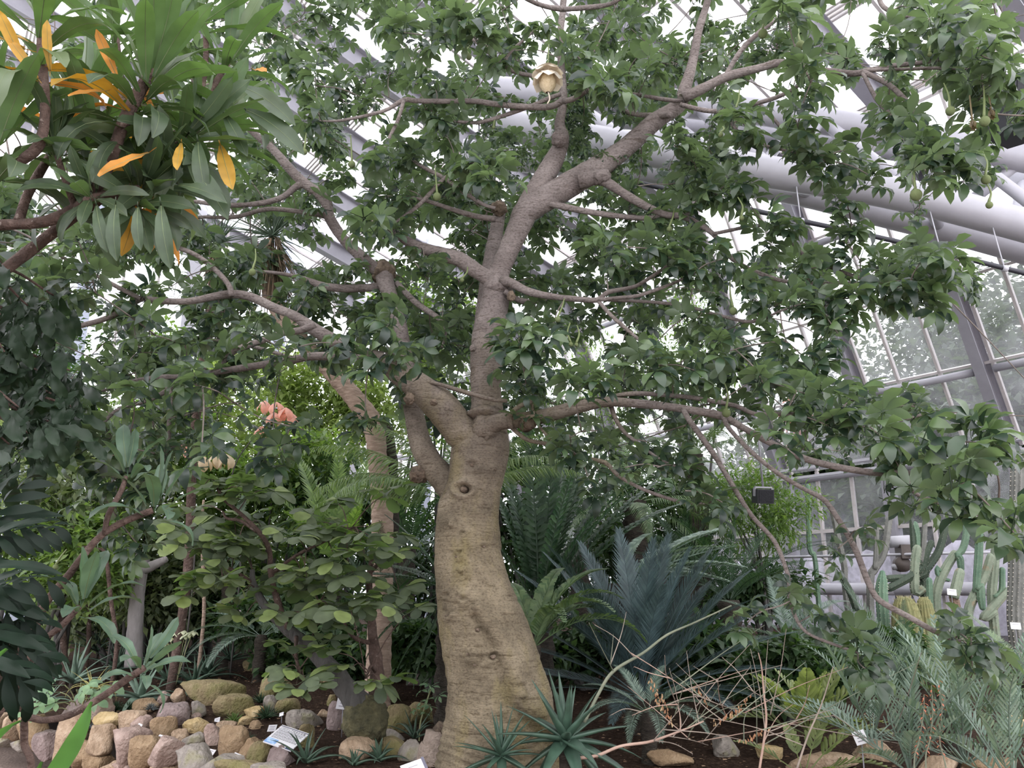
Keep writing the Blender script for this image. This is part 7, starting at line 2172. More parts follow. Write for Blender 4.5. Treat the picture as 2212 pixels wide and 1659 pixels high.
# ------------------------------------------------------------------ outside
def outside():
    mb = MB().add([(-60, 5, -.25), (80, 5, -.25), (80, 110, -.25), (-60, 110, -.25)], [(0, 1, 2, 3)])
    g = mb.build('ground_outside', noise_mat('outside_grass', [(.3, (.05, .09, .03)), (.7, (.12, .17, .06))], scale=3, bump=.3))
    struct(g, 'grassy ground outside the glasshouse', 'ground')
    trees = [(10.4, 17.4, 7.6), (13.4, 18.6, 10.5), (8.2, 20.4, 6.2), (15.2, 23.5, 12.5), (11.4, 22.5, 9.0), (6.2, 24.5, 5.6), (12.6, 15.4, 9.0), (8.6, 29.0, 7.0), (2.5, 33.0, 6.0), (17.5, 28.5, 13.0), (12.5, 29.0, 10.0)]
    labs = ['round dark tree outside the glass behind the cactus row', 'broad leafy tree outside the lower right panes', 'bushy tree outside the glass beyond the black box', 'tall dark tree outside the upper right panes', 'grey-green tree behind the other trees outside', 'leafy tree outside the far end of the glass wall', 'tree outside near the right-hand edge', 'far tree outside beyond the light palm', 'far tree outside behind the tall feathery palm', 'tallest tree on the slope outside the glass', 'distant tree on the slope outside the glass']
    for i, ((x, y, h), lab) in enumerate(zip(trees, labs)):
        leafy(lab, (x, y, h * .52), (h * .36, h * .36, h * .46), 9000, .34, M_out, name='outdoor_tree', cat='tree', seed=200 + i, clumps=30, stems=6, outside=True, z0=-.25)
    # autumn-red shrub seen through the glass
    leafy('red-leaved shrub outside, seen through the leaning panes', (7.8, 20.4, 6.2), (.8, .8, .8), 160, .2, lm('red_leaf', (.38, .07, .04), (.55, .14, .08), trans=.3), name='outdoor_shrub', cat='shrub', seed=260, outside=True, z0=-.25)
    # white sheeting heaped outside the lower panes
    for i, (s0, s1, h) in enumerate([(-6.5, -3.9, 1.65), (-3.9, -1.9, 1.75), (-1.9, .4, 1.6), (.4, 2.8, 1.55)]):
        n, m_ = 26, 12
        V = []
        for a in range(n):
            for b_ in range(m_):
                s = s0 + (s1 - s0) * a / (n - 1); f = b_ / (m_ - 1)
                q = A0 + U * s + NO * (.55 + .75 * (1 - f) + .12 * math.sin(s * 7 + f * 5)) + Z * (-.25 + (h + .9) * f ** .8 + .10 * math.sin(s * 11 + f * 3))
                V.append(q)
        V = np.array(V); V += .09 * np.stack([fbm(V * 1.6, 3), fbm(V * 1.6, 4), fbm(V * 1.6, 5)], 1)
        F = [(a * m_ + b_, (a + 1) * m_ + b_, (a + 1) * m_ + b_ + 1, a * m_ + b_ + 1) for a in range(n - 1) for b_ in range(m_ - 1)]
        o = MB().add(V, F).build('plastic_sheet', bpy.data.materials.get('lilac_white_sheet') or lm('lilac_white_sheet', (.72, .68, .78), (.78, .74, .83), trans=.4, rough=.5, tcol=(1, 1, 1)))
        tag(o, ['pale lilac plastic sheet outside behind the giant ribbed cactus', 'pale lilac plastic sheet outside behind the many-armed cactus', 'pale lilac plastic sheet outside behind the slender curved cactus', 'pale lilac plastic sheet outside left of the cactus row'][i], 'plastic sheet', 'plastic sheets outside the glass')
outside()
# ================================================================== STONES
M_st_tan = noise_mat('tan_granite', [(.3, (.25, .17, .11)), (.55, (.40, .29, .20)), (.75, (.55, .43, .33))], scale=9, bump=.8, bscale=38, spots=(130, .66, (.62, .52, .42)))
M_st_pink = noise_mat('pink_granite', [(.3, (.24, .165, .14)), (.55, (.38, .28, .24)), (.75, (.52, .41, .36))], scale=9, bump=.8, bscale=38, spots=(130, .66, (.58, .48, .44)))
M_st_yel = noise_mat('ochre_granite', [(.3, (.33, .23, .10)), (.55, (.48, .36, .19)), (.75, (.60, .49, .32))], scale=8, bump=.8, bscale=38)
M_st_brown = noise_mat('brown_granite', [(.3, (.20, .13, .075)), (.55, (.31, .215, .13)), (.75, (.43, .32, .21))], scale=9, bump=.8, bscale=38, spots=(130, .66, (.5, .4, .3)))
M_st_purple = noise_mat('purplish_granite', [(.3, (.17, .125, .12)), (.55, (.27, .21, .20)), (.75, (.38, .31, .30))], scale=9, bump=.8, bscale=38)
M_st_moss = noise_mat('mossy_granite', [(.3, (.17, .13, .07)), (.55, (.27, .215, .12)), (.75, (.38, .31, .2))], scale=9, bump=.9, bscale=42, moss=(6, .52, (.185, .165, .07)))
M_st_grey = noise_mat('grey_granite', [(.3, (.19, .165, .145)), (.55, (.30, .265, .235)), (.75, (.42, .38, .34))], scale=9, bump=.8, bscale=38, moss=(6, .62, (.22, .21, .10)))
STM = dict(t=M_st_tan, p=M_st_pink, y=M_st_yel, b=M_st_brown, u=M_st_purple, m=M_st_moss, g=M_st_grey)

def stone_arrays(w, d, h, seed, block=.55):
    r = random.Random(seed)
    nu, nv = 40, 24
    a = np.linspace(0, 2 * np.pi, nu, endpoint=False)
    b_ = np.linspace(-np.pi / 2, np.pi / 2, nv)
    V = np.array([[math.cos(x) * math.cos(y), math.sin(x) * math.cos(y), math.sin(y)] for y in b_ for x in a])
    # towards a block, then a few flat cuts, then weathering
    V = np.sign(V) * np.abs(V) ** block
    for k in range(7):
        n = unit([r.gauss(0, 1), r.gauss(0, 1), r.gauss(0, .8)])
        off = r.uniform(.62, .92)
        dd = V @ n - off
        V = V - np.clip(dd, 0, None)[:, None] * n * .92
    V = V * (1 + .11 * fbm(V * 2.0 + seed, seed, 3) + .045 * fbm(V * 8, seed + 1, 3))[:, None]
    tx, ty, sk = r.uniform(-.22, .22), r.uniform(-.2, .2), r.uniform(-.18, .18)
    V = np.stack([V[:, 0] * (1 - tx * V[:, 2]) + sk * V[:, 2], V[:, 1] * (1 - ty * V[:, 2]), V[:, 2]], 1)
    V = V * [w / 2, d / 2, h / 2]
    F = [(i * nu + j, i * nu + (j + 1) % nu, (i + 1) * nu + (j + 1) % nu, (i + 1) * nu + j) for i in range(nv - 1) for j in range(nu)]
    return V, F

def wall_hit(px, py):
    r = ray(px, py); t = 3.0
    while t < 30:
        q = EYE + r * t
        if q[1] >= float(bed_edge(q[0])): return q
        t += .01
    return q

def edging():
    w = bpy.data.objects.new('wall_stone_edging', None); COL.objects.link(w)
    struct(w, 'dry-stone edging wall of tan granite blocks along the path', 'stone wall')
    rows = [(-12, 1570, 40, 50, 't'), (27, 1572, 24, 52, 't'), (12, 1600, 40, 26, 'g'), (50, 1608, 44, 26, 'g'), (73, 1583, 66, 66, 'b'), (98, 1612, 46, 52, 'u'), (143, 1595, 62, 88, 't'), (176, 1636, 60, 56, 'b'), (211, 1601, 60, 56, 't'),
            (213, 1648, 54, 36, 'b'), (270, 1618, 66, 76, 'p'), (317, 1627, 58, 66, 'b'), (361, 1626, 58, 58, 'p'), (421, 1642, 92, 54, 'g'), (477, 1646, 48, 28, 'g'), (516, 1660, 84, 30, 'm'), (350, 1668, 60, 34, 't'), (265, 1670, 60, 34, 'p'), (580, 1672, 80, 34, 'g'), (300, 1690, 60, 40, 't'), (390, 1690, 70, 40, 'b'), (470, 1695, 80, 50, 't')]
    for i, (px, py, wd, ht, m) in enumerate(rows):
        q = wall_hit(px, py)
        d = float(proj(q)[2][0])
        W, H = wd * d / FPX * 1.12, ht * d / FPX * 1.1
        V, F = stone_arrays(W, max(.26, W * .7), H, 300 + i, block=.48)
        o = MB().add(V, F).build('stone', STM[m], w, loc=q + np.array([0, .05, 0]))
        x0 = float(q[0])
        dx = float(bed_edge(x0 + .2) - bed_edge(x0 - .2)) / .4
        o.rotation_euler = (rnd.uniform(-.06, .06), rnd.uniform(-.05, .05), math.atan(dx) * .8)
    # foot course on the path
    for i, x in enumerate(np.arange(-3.1, -.9, .37)):
        V, F = stone_arrays(.44, .36, .34, 470 + i, block=.5)
        MB().add(V, F).build('stone', STM['tpbg'[i % 4]], w, loc=(x, float(bed_edge(x)) + .02, .09))
    # the hidden run of the edging further along, out of the picture
    for i, x in enumerate(np.arange(-.9, 4.2, .42)):
        V, F = stone_arrays(.46, .34, .46, 400 + i, block=.5)
        MB().add(V, F).build('stone', STM['tpbg'[i % 4]], w, loc=(x, float(bed_edge(x)), .17))
    for i, x in enumerate(np.arange(-9.5, -5.9, .55)):
        V, F = stone_arrays(.6, .4, .5, 440 + i, block=.5)
        MB().add(V, F).build('stone', STM['tpbg'[i % 4]], w, loc=(x, float(bed_edge(x)), .18))
edging()

ROCKS = [
 (160, 1536, 50, 44, 'u', 'mauve boulder on the edging below the pale ground plant'), (222, 1531, 52, 60, 'p', 'tall pinkish boulder behind the dark succulent cushion'), (240, 1559, 72, 34, 'y', 'flat ochre-yellow stone lying on the edging'),
 (284, 1563, 58, 48, 't', 'tan stone leaning behind the tagged pink stone'), (302, 1571, 46, 44, 'p', 'pink stone with a small white tag on its face'), (317, 1525, 56, 28, 'b', 'reddish flat stone in front of the grey agave'),
 (352, 1509, 28, 26, 'p', 'small round pink stone left of another round one'), (385, 1507, 32, 36, 't', 'small round tan stone touching the long mossy boulder'), (462, 1499, 136, 50, 'm', 'long yellow-green mossy boulder, the largest of the loose rocks'),
 (505, 1529, 92, 48, 'm', 'long half-mossy boulder with a dark underside'), (372, 1551, 76, 56, 'u', 'purplish boulder beside the slate-blue tuft'), (429, 1535, 38, 36, 'g', 'speckled grey-green stone below the long mossy boulder'),
 (424, 1537 + 14, 20, 18, 'p', 'little pink pebble below the speckled stone'), (425, 1569, 60, 34, 'y', 'low tan block with a crack across it'), (353, 1577, 50, 50, 'b', 'brown wedge-shaped stone right of the tagged pink stone'), (390, 1594, 36, 32, 't', 'small tan stone before the purplish boulder'),
 (419, 1603, 56, 38, 'g', 'grey-brown rounded stone on the front edge'), (459, 1594, 38, 54, 'p', 'upright pinkish wedge of rock in the front row'), (487, 1574, 40, 28, 't', 'pale tan stone behind the upright pinkish wedge'), (500, 1611, 72, 72, 'b', 'big squarish brown block in the front row'),
 (547, 1622, 54, 50, 'b', 'brown rounded stone left of the info board'), (566, 1629, 58, 46, 'm', 'olive rounded stone propping the corner of the info board'), (608, 1637, 60, 46, 'u', 'mauve-grey stone in front of the info board'), (579, 1496, 50, 52, 'm', 'mossy tan rock under the hanging round leaves'),
 (610, 1480, 40, 28, 'm', 'yellow mossy stone peeking over the tan rock'), (621, 1528, 50, 32, 'm', 'mossy-topped block right of the black-green plant'), (585, 1523, 30, 36, 'g', 'grey stone leaning beside the mossy-topped block'), (550, 1541, 38, 26, 'y', 'small pale yellow stone by the sprawling tuft'),
 (529, 1558, 28, 18, 'y', 'tiny pale stone by the bright green tuft'), (553, 1566, 26, 18, 'b', 'tiny orange-brown stone in the soil'), (657, 1555, 84, 42, 'g', 'broad grey-brown boulder behind the info board'), (662, 1596, 34, 54, 'm', 'olive stone standing right of the info board'),
 (730, 1552, 44, 62, 'u', 'flat-faced mauve rock carrying a plant label'), (717, 1516, 24, 26, 'm', 'small mossy stone behind the labelled rock'), (699, 1543, 30, 18, 't', 'small tan stone left of the labelled rock'), (858, 1558, 56, 60, 'm', 'shaded olive boulder right of the gnarled foot'), (905, 1545, 56, 50, 'm', 'mossy boulder behind the light green seedling'),
 (846, 1590, 54, 24, 'g', 'thin flat grey slab in the soil'), (772, 1625, 72, 54, 't', 'rounded tan rock low in the middle'), (845, 1616, 72, 42, 'm', 'mossy flat rock beside the rounded tan one'), (888, 1627, 60, 48, 'g', 'grey-brown rock next to the cut stump'),
 (560, 1440, 60, 30, 'm', 'mossy rock at the top of the slope'), (1567, 1616, 66, 46, 'g', 'grey-green boulder under the dry twigs'), (1662, 1628, 52, 34, 'y', 'ochre stone under the dry twigs'), (1778, 1650, 140, 40, 't', 'long flat tan rock along the bottom right'), (1885, 1624, 80, 46, 't', 'brown rock below the white plant tag'), (1450, 1640, 90, 34, 'b', 'half-buried brown rock behind the front aloe'),
 (2140, 1660, 110, 40, 'b', 'brown rock at the very bottom right'), (2030, 1655, 90, 36, 't', 'low tan rock under the grey cycads'), (2195, 1560, 50, 36, 'y', 'warm tan rock at the right edge'), (715, 1490 - 20, 50, 30, 'b', 'brown rock in the shade left of the leaning grey stem'), (830, 1500, 40, 26, 'u', 'dusky rock in the shade behind the gnarled foot'), (910, 1470, 60, 30, 'u', 'dusky rock deep in the shade by the baobab')]
ROCK_AT = {}
for i, (px, py, wd, ht, m, lab) in enumerate(ROCKS):
    q = on_ground(px, py + ht * .38)
    d = float(proj(q)[2][0])
    W, H = wd * d / FPX * 1.05, ht * d / FPX * 1.12
    D2 = max(.10, min(W, H * 1.6) * .8)
    V, F = stone_arrays(W, D2, H, 500 + i, block=.62)
    c = P(px, py, q[1] + D2 * .3)
    # foot just under the soil
    foot = float(gz(c[0], c[1])) - .03
    if c[2] - H * .42 > foot:
        V[:, 2] = np.where(V[:, 2] < 0, V[:, 2] * (c[2] - foot) / (H / 2), V[:, 2])
    o = MB().add(V, F).build('rock', STM[m], loc=c)
    o.rotation_euler = (0, 0, rnd.uniform(-.3, .3))
    tag(o, lab, 'rock', 'rocks in the bed')
    ROCK_AT[lab] = (c, W, D2, H)

# ================================================================== SIGNS AND TAGS
M_white = plain('white_card', (.80, .78, .82), rough=.35, var=.02)
M_lilac = plain('grey_card', (.62, .60, .64), rough=.4, var=.02)  # grey card for some of the tags
M_ink = plain('ink', (.04, .035, .05), rough=.6)
M_inkgrey = plain('grey_ink', (.25, .24, .27), rough=.6)
M_bar = plain('slate_bar', (.13, .125, .17), rough=.5)
M_photo = noise_mat('blue_photo_print', [(.3, (.06, .12, .36)), (.5, (.22, .40, .75)), (.7, (.55, .72, .92))], scale=18, rough=.4, bump=0, detail=2)
M_navy = plain('navy_print', (.03, .05, .13), rough=.5)

def card(t, O, c, ux, uy, w, h, mat, name='plate', th=.004, off=0.0):
    n = np.cross(ux, uy)
    V, F = box_arrays((0, 0, 0), w, h, th)
    R = np.stack([ux, uy, n], 1)
    return MB().add(V @ R.T + c - O + n * off, F).build(name, mat, t, smooth=False)

def lettering(t, O, body, c, ux, uy, size, mat, align='CENTER'):
    cu = bpy.data.curves.new('lettering', 'FONT')
    cu.body = body
    cu.size = size
    cu.align_x = align
    cu.align_y = 'CENTER'
    cu.extrude = .0004
    cu.materials.append(mat)
    o = link('lettering', cu, t)
    n = np.cross(ux, uy)
    o.matrix_local = mat4(np.stack([ux, uy, n], 1), c - O + n * .0045)
    bpy.context.view_layer.update()
    dg = bpy.context.evaluated_depsgraph_get()
    me = bpy.data.meshes.new_from_object(o.evaluated_get(dg))
    me.name = 'lettering'
    M = o.matrix_local.copy()
    bpy.data.objects.remove(o, do_unlink=True)
    o = link('lettering', me, t)
    o.matrix_local = M
    return o

def info_board():
    BL, BR, TL = P(571, 1609, 6.05), P(638, 1620, 6.0), P(607, 1560, 6.28)
    TR = P(659, 1589, 6.22)
    ux = unit((BR - BL) + (TR - TL))
    v = ((TL - BL) + (TR - BR)) / 2
    uy = unit(v - ux * (v @ ux))
    w = np.linalg.norm((BR - BL) + (TR - TL)) / 2
    h = np.linalg.norm(v)
    c = (BL + BR + TL + TR) / 4
    O = c - np.array([0, 0, .15])
    t = thing('info_board', 'white printed information board with a blue photograph, leaning on stones', 'sign', O)
    card(t, O, c, ux, uy, w, h, M_white, 'board', .008)
    def at(fx, fy): return c + ux * w * (fx - .5) + uy * h * (fy - .5)
    card(t, O, at(.5, .945), ux, uy, w * .99, h * .035, M_bar, 'header_bar', .001, .0045)
    lettering(t, O, 'パロディアのなかま達', at(.5, .86), ux, uy, h * .085, M_ink)
    card(t, O, at(.5, .79), ux, uy, w * .99, h * .012, M_bar, 'rule', .001, .0045)
    r = random.Random(5)
    y = .73
    k = 0
    while y > .30:
        # a line of small print made of short word strokes
        x = .06
        mb = MB()
        n = np.cross(ux, uy)
        while x < .90 - (.12 if k % 4 == 3 else 0):
            l = r.uniform(.02, .09)
            V, F = box_arrays((0, 0, 0), w * l, h * .017, .0008)
            mb.add(V @ np.stack([ux, uy, n], 1).T + at(x + l / 2, y) - O + n * .0045, F)
            x += l + .012
        mb.build('print_line', M_inkgrey if k % 3 else M_ink, t, smooth=False)
        y -= .044; k += 1
    card(t, O, at(.20, .145), ux, uy, w * .38, h * .25, M_photo, 'photo_print', .001, .0045)
    card(t, O, at(.88, .06), ux, uy, w * .22, h * .10, M_navy, 'photo_print', .001, .0045)
    mb = MB(); tube(mb, np.array([c - O - uy * h * .3, c - O - uy * h * .3 + [0, .06, -.25]]), .01, 8); mb.build('stake', M_inkgrey, t)
info_board()

def plant_tag(px, py, Y, wpx, hpx, label, tilt=.6, roll=0.0, lines=3, mat=None, stake=True, yaw=0.0):
    q = P(px, py, Y)
    d = float(proj(q)[2][0])
    w, h = wpx * d / FPX, hpx * d / FPX
    R = rotz(yaw) @ roty(roll) @ rotx(-tilt)
    ux, uy = R @ np.array([1.0, 0, 0]), R @ np.array([0, 0, 1.0])
    uy = unit(uy); n = np.cross(ux, uy)
    O = q - np.array([0, 0, .0])
    t = thing('plant_tag', label, 'tag', O, 'white plant tags')
    card(t, O, q, ux, uy, w, h / max(.35, math.cos(tilt)), mat or M_white, 'plate', .003)
    hh = h / max(.35, math.cos(tilt))
    for k in range(lines):
        card(t, O, q + uy * hh * (.22 - .24 * k), ux, uy, w * (.62 - .12 * (k % 2)), hh * .07, M_inkgrey, 'print_line', .0006, .0021)
    if stake:
        g = float(gz(q[0], q[1])) - .04
        s = q - uy * hh * .4 + np.array([0, .012, 0])
        mb = MB(); tube(mb, np.array([s - O, [s[0] - O[0], s[1] - O[1] + .02, min(g, s[2] - .05) - O[2]]]), .004, 6); mb.build('stake', M_inkgrey, t)
plant_tag(300, 1571, 6.98, 9, 14, 'tiny white tag standing against the pink stone', .3, .35, 2)
plant_tag(347, 1595, 6.75, 15, 10, 'white tag lying at the edge left of the small tan stone', 1.0, .25, 2)
plant_tag(453, 1625, 6.3, 20, 9, 'white tag lying flat in front of the upright pinkish wedge', 1.1, .2, 2)
plant_tag(511, 1638, 6.1, 19, 17, 'white tag standing below the big brown block', .5, .35, 2)
plant_tag(588, 1573, 6.55, 18, 11, 'greyish tag lying left of the info board', .9, -.05, 3, M_lilac)
plant_tag(469, 1556, 7.3, 12, 9, 'small grey tag under the drooping silvery frond', .8, -.3, 2, M_lilac)
plant_tag(362, 1529, 7.75, 12, 6, 'small white tag on top of the purplish boulder', .9, 0, 1)
plant_tag(608, 1543, 7.2, 9, 6, 'little white tag by the mossy-topped block', .9, -.3, 1)
plant_tag(742, 1519, 6.75, 29, 24, 'grey plant label with printed name on the flat-faced rock', .35, .1, 3, M_lilac)
plant_tag(1858, 1593, 5.0, 27, 26, 'white plant tag on a stake among the cycads at the lower right', .3, -.25, 3)
plant_tag(2056, 1279, 9.85, 20, 13, 'white tag tied to the corky cactus stem', .1, .12, 1)
plant_tag(2194, 1352, 9.35, 22, 14, 'white tag at the foot of the giant ribbed cactus', .1, .05, 1)
def corner_sign():
    q = P(893, 1652, 4.9)
    O = q - np.array([0, 0, .1])
    t = thing('slanted_sign', 'white slanted sign with a dark frame, cut off at the bottom edge', 'sign', O)
    ux, uy = unit([.86, .42, .22]), None
    v = np.array([-.35, .55, .62]); uy = unit(v - ux * (v @ ux))
    card(t, O, q - uy * .04 - ux * .01, ux, uy, .13, .12, M_white, 'plate', .004)
    card(t, O, q - uy * .04 + ux * .062, ux, uy, .016, .13, M_bar, 'frame', .012)
    for k in range(3):
        card(t, O, q - uy * (.01 + .02 * k) - ux * .015, ux, uy, .075 - .012 * k, .004, M_inkgrey, 'print_line', .0006, .0025)
    mb = MB(); s = q - uy * .08 - O; tube(mb, np.array([s, s + [0, .02, -.25]]), .008, 8); mb.build('stake', M_bar, t)
corner_sign()

# ================================================================== HUNG EQUIPMENT
M_black = plain('black_casing', (.010, .010, .014), rough=.45, var=.1)
M_grille = noise_mat('speaker_grille', [(.4, (.006, .006, .008)), (.6, (.03, .03, .034))], scale=160, bump=.3, bscale=200)
def hung_box(px, py, Y, wpx, hpx, label, name, cat, rz=0.0, rodlen=2.2):
    q = P(px, py, Y); d = float(proj(q)[2][0])
    w, h = wpx * d / FPX, hpx * d / FPX
    t = thing(name, label, cat, q)
    R = rotz(rz) @ rotx(.18)
    V, F = box_arrays((0, 0, 0), w, w * .7, h, R)
    MB().add(V, F).build('casing', M_black, t, smooth=False)
    V, F = box_arrays(R @ np.array([0, -w * .355, 0]), w * .9, .012, h * .92, R)
    MB().add(V, F).build('grille', M_grille, t, smooth=False)
    mb = MB()
    for s in (-1, 1):
        V, F = beam_arrays(R @ np.array([s * w * .52, 0, 0]), R @ np.array([s * w * .52, 0, h * .62]), .02, .04); mb.add(V, F)
    V, F = beam_arrays(R @ np.array([-w * .52, 0, h * .62]), R @ np.array([w * .52, 0, h * .62]), .04, .02); mb.add(V, F)
    mb.build('bracket', M_steel, t, smooth=False)
    mb = MB(); tube(mb, np.array([R @ np.array([0, 0, h * .6]), [0, 0, h * .6 + rodlen]]), .014, 8); mb.build('rod', M_steel, t)
hung_box(2185, 240, 6.4, 100, 120, 'big black loudspeaker hung from the truss at the upper right', 'hanging_speaker', 'speaker', .5)
hung_box(1035, 398, 8.6, 62, 66, 'black loudspeaker hung deep behind the leaves left of the leader', 'hanging_speaker', 'speaker', -.3)
hung_box(1648, 1072, 10.0, 38, 30, 'small black box on a pole before the glass at the right', 'hanging_speaker', 'speaker', .2, rodlen=1.4)
def winch():
    q = P(1948, 1195, 11.6)
    t = thing('vent_winch', 'brown vent motor and pulley bolted to the steel column behind the cacti', 'motor', q)
    m = plain('rusty_brown', (.09, .07, .062), rough=.6, var=.3)
    mb = MB(); tube(mb, np.array([[-.16, 0, .16], [.14, 0, .18]]), .085, 16); mb.build('motor', M_steel_pale, t)
    V, F = box_arrays((.06, 0, .02), .22, .2, .2); MB().add(V, F).build('gear_box', m, t, smooth=False)
    mb = MB(); tube(mb, np.array([[-.02, -.06, -.16], [-.02, .06, -.16]]), .11, 18); mb.build('pulley', m, t)
    mb = MB(); tube(mb, np.array([[-.16, 0, -.2], [.1, 0, -.18]]), .045, 12); mb.build('shaft', M_steel_pale, t)
    mb = MB(); tube(mb, np.array([[-2.4, 1.6, -.02], [2.0, -1.5, -.02]]), .02, 8); mb.build('drive_rod', M_steel_pale, t)
winch()

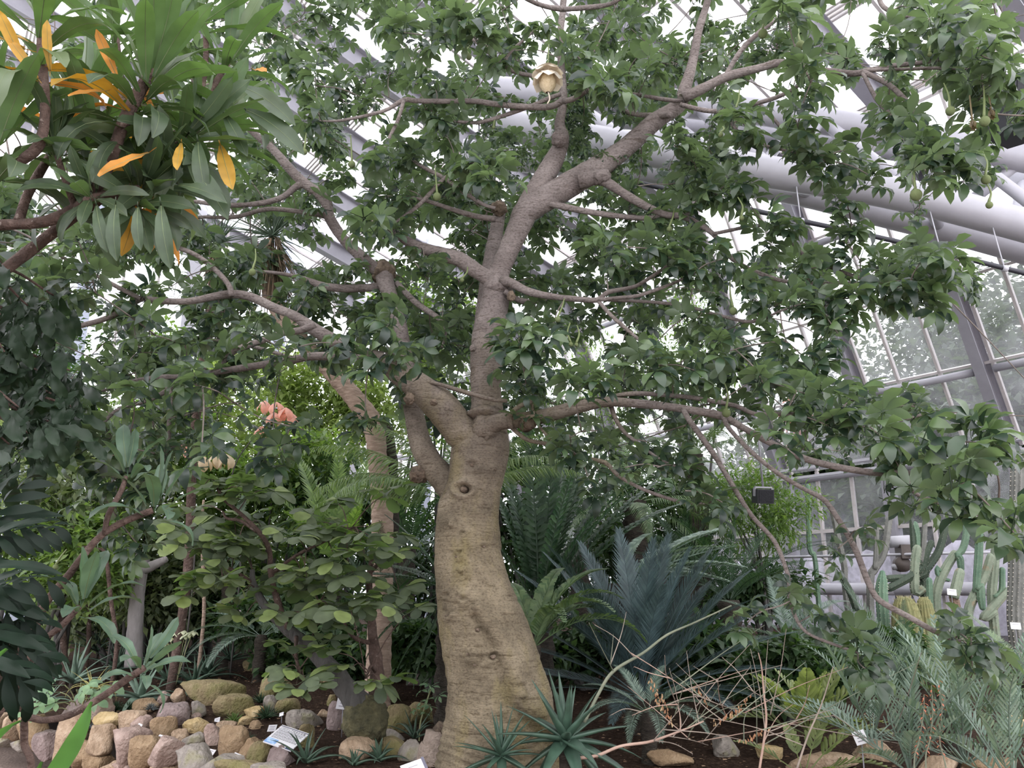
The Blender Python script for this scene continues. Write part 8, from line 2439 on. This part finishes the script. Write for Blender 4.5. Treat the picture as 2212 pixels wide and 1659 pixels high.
# ================================================================== DRY FLOWER STALKS
M_drypink = noise_mat('pink_dry_stalk', [(.3, (.28, .18, .14)), (.7, (.46, .33, .27))], scale=8, bump=.2)
M_dry = noise_mat('straw_twig', [(.3, (.19, .155, .13)), (.7, (.36, .30, .25))], scale=8, bump=.2)
M_dryg = noise_mat('grey_green_stalk', [(.3, (.12, .14, .10)), (.7, (.24, .25, .18))], scale=8, bump=.2)
M_seed = leaf_mat('dry_blossom', [(0, (.34, .15, .08)), (.6, (.42, .27, .15)), (1, (.45, .36, .22))], trans=.2, rough=.7, tcol=(1.1, .9, .7))
def dry_stalks():
    base = P(1245, 1640, 4.62)
    O = np.array([base[0], base[1], float(gz(base[0], base[1]))])
    t = thing('dry_flower_stalk', 'tangle of dry pinkish branching flower stalks reaching right from the front aloe', 'dry stalk', O)
    r = random.Random(21)
    mains = [([(1245, 1638, 4.62, 8), (1290, 1632, 4.6, 7), (1340, 1612, 4.6, 6.5), (1400, 1603, 4.6, 6), (1440, 1590, 4.6, 5), (1480, 1575, 4.6, 4), (1520, 1558, 4.6, 3)], M_drypink),
             ([(1262, 1560, 4.75, 8), (1292, 1500, 4.75, 7), (1325, 1450, 4.75, 7), (1390, 1410, 4.75, 6), (1440, 1372, 4.75, 5), (1500, 1345, 4.75, 4), (1580, 1308, 4.75, 3)], M_dryg),
             ([(1640, 1665, 4.5, 5.5), (1655, 1560, 4.5, 5), (1650, 1500, 4.5, 4), (1645, 1440, 4.5, 3), (1638, 1410, 4.5, 2)], M_drypink),
             ([(1720, 1665, 4.5, 5), (1745, 1590, 4.5, 4), (1775, 1520, 4.5, 3), (1800, 1440, 4.5, 2)], M_dry)]
    S = []
    for pts, m in mains:
        Q = wood_limb(t, O, pts, m, name='main_stalk', rough=.06, seg=9)
        S += Q[len(Q) // 4:, :3].tolist()
    wood_limb(t, O, [(float(proj(O)[0][0]), float(proj(O)[1][0]) + 2, O[1], 10), (1245, 1638, 4.62, 11)], M_drypink, name='main_stalk')
    n_side = 0
    ends = []
    lines = [((1325, 1452), (1272, 1345)), ((1325, 1452), (1325, 1372)), ((1325, 1452), (1353, 1322)), ((1375, 1425), (1285, 1350)), ((1375, 1425), (1500, 1500)), ((1440, 1375), (1370, 1440)), ((1480, 1575), (1640, 1470)), ((1440, 1590), (1530, 1610)), ((1500, 1345), (1652, 1350))]
    for k in range(46):
        a = (r.uniform(1390, 1720), r.uniform(1480, 1660))
        ang = math.radians(r.choice([r.uniform(20, 70), r.uniform(95, 160), r.uniform(75, 110), r.uniform(-10, 25)]))
        l = r.uniform(60, 240)
        b_ = (a[0] + math.cos(ang) * l, a[1] - math.sin(ang) * l)
        if b_[1] < 1330 or b_[0] > 1840 or b_[0] < 1290: continue
        lines.append((a, b_))
    lines += [((1700, 1660), (1985, 1430)), ((1520, 1600), (1800, 1545)), ((1850, 1655), (1870, 1600)), ((1650, 1530), (1560, 1420)), ((1720, 1600), (2060, 1625)), ((1960, 1650), (1990, 1410)), ((1560, 1560), (1740, 1430))]
    for (a, b_) in lines:
        Y0, Y1 = r.uniform(4.3, 4.9), r.uniform(4.2, 5.1)
        pa, pb = P(*a, Y0), P(*b_, Y1)
        S_ = np.array(S); j = int(np.argmin(np.sum((S_ - pa) ** 2, 1)))
        pa = S_[j]
        C = spline(np.array([pa, (pa + pb) / 2 + [r.uniform(-.02, .02), 0, r.uniform(-.015, .025)], pb]), n=8)
        mb = MB(); tube(mb, C - O, np.linspace(.0034, .0013, len(C)), 6)
        # little thorn-like side stubs
        for i in range(6, len(C)):
            e = unit([r.gauss(0, 1), r.gauss(0, 1), r.gauss(.3, 1)]) * .012
            mb.add([C[i] - O + [.0012, 0, 0], C[i] - O - [.0012, 0, 0], C[i] - O + e], [(0, 1, 2), (2, 1, 0)])
        mb.build('side_twig', r.choice([M_dry, M_dry, M_drypink, M_dryg]), t)
        S += C[2:].tolist()
    # hanging withered blossoms
    V, T = leaflet(.022, .008, .6, .3)
    for x0, y0, x1, y1, n in [(1404, 1462, 1428, 1530, 26), (1425, 1500, 1452, 1560, 26), (1540, 1560, 1600, 1530, 20), (1600, 1600, 1660, 1570, 22), (1580, 1545, 1620, 1500, 18), (1500, 1480, 1530, 1520, 14)]:
        R, tt = [], []
        for k in range(n):
            f = k / (n - 1)
            q = P(x0 + (x1 - x0) * f + r.uniform(-6, 6), y0 + (y1 - y0) * f + r.uniform(-5, 5), 4.6 + r.uniform(-.03, .03))
            R.append(basis([r.uniform(-.5, .5), r.uniform(-.4, .4), -1], (0, -1, .2)) * r.uniform(.8, 1.3)); tt.append(q - O)
        VV, TT = replicate(V, T, np.array(R), np.array(tt))
        o = link('blossom_spray', tri_mesh('blossom_spray', VV, TT, M_seed), t); o['kind'] = 'stuff'
dry_stalks()

def coral_spikes():
    m = lm('coral_blossom', (.55, .14, .08), (.70, .26, .18), trans=.2, rough=.5)
    for i, (pts, lab) in enumerate([([(2000, 1660), (2008, 1600), (2015, 1540), (2012, 1480)], 'upright spike of small coral blossoms among the grey cycads'), ([(1975, 1665), (1985, 1600), (1995, 1540), (1996, 1500)], 'shorter coral-blossomed spike left of the tall one'), ([(2045, 1668), (2030, 1600), (2035, 1530), (2028, 1470)], 'coral-blossomed spike leaning beside the young cycad')]):
        q = P(pts[0][0], pts[0][1], 4.45)
        O = np.array([q[0], q[1], float(gz(q[0], q[1]))])
        t = thing('coral_flower_spike', lab, 'flower', O, 'coral flower spikes')
        C = spline(np.vstack([O[None], np.array([P(x, y, 4.45) for x, y in pts])]), n=6)
        mb = MB(); tube(mb, C - O, np.linspace(.005, .002, len(C)), 7); mb.build('stem', M_dryg, t)
        me = None
        V, T = leaflet(.026, .008, .5, .5)
        me = tri_mesh('blossom', V, T, m)
        for k in range(22):
            f = .35 + .65 * k / 21
            p_ = C[int(f * (len(C) - 1))] - O
            o = link('blossom', me, t)
            o.matrix_local = mat4(basis([math.cos(k * 2.4), math.sin(k * 2.4), -.35]), p_)
coral_spikes()
def fallen_curl():
    q = on_ground(1290, 1662)
    O = np.array([q[0], 4.5, float(gz(q[0], 4.5))])
    o = MB()
    tube(o, spline(np.array([[0, 0, 0.0], [.02, 0, .10], [-.01, 0, .19], [-.03, 0, .16], [-.02, 0, .13]]), n=6), .007, 8)
    ob = o.build('dry_leaf_curl', M_seed, loc=(O[0], O[1], O[2]))
    tag(ob, 'little curled pale dry leaf in front of the front aloe', 'dry leaf')
fallen_curl()
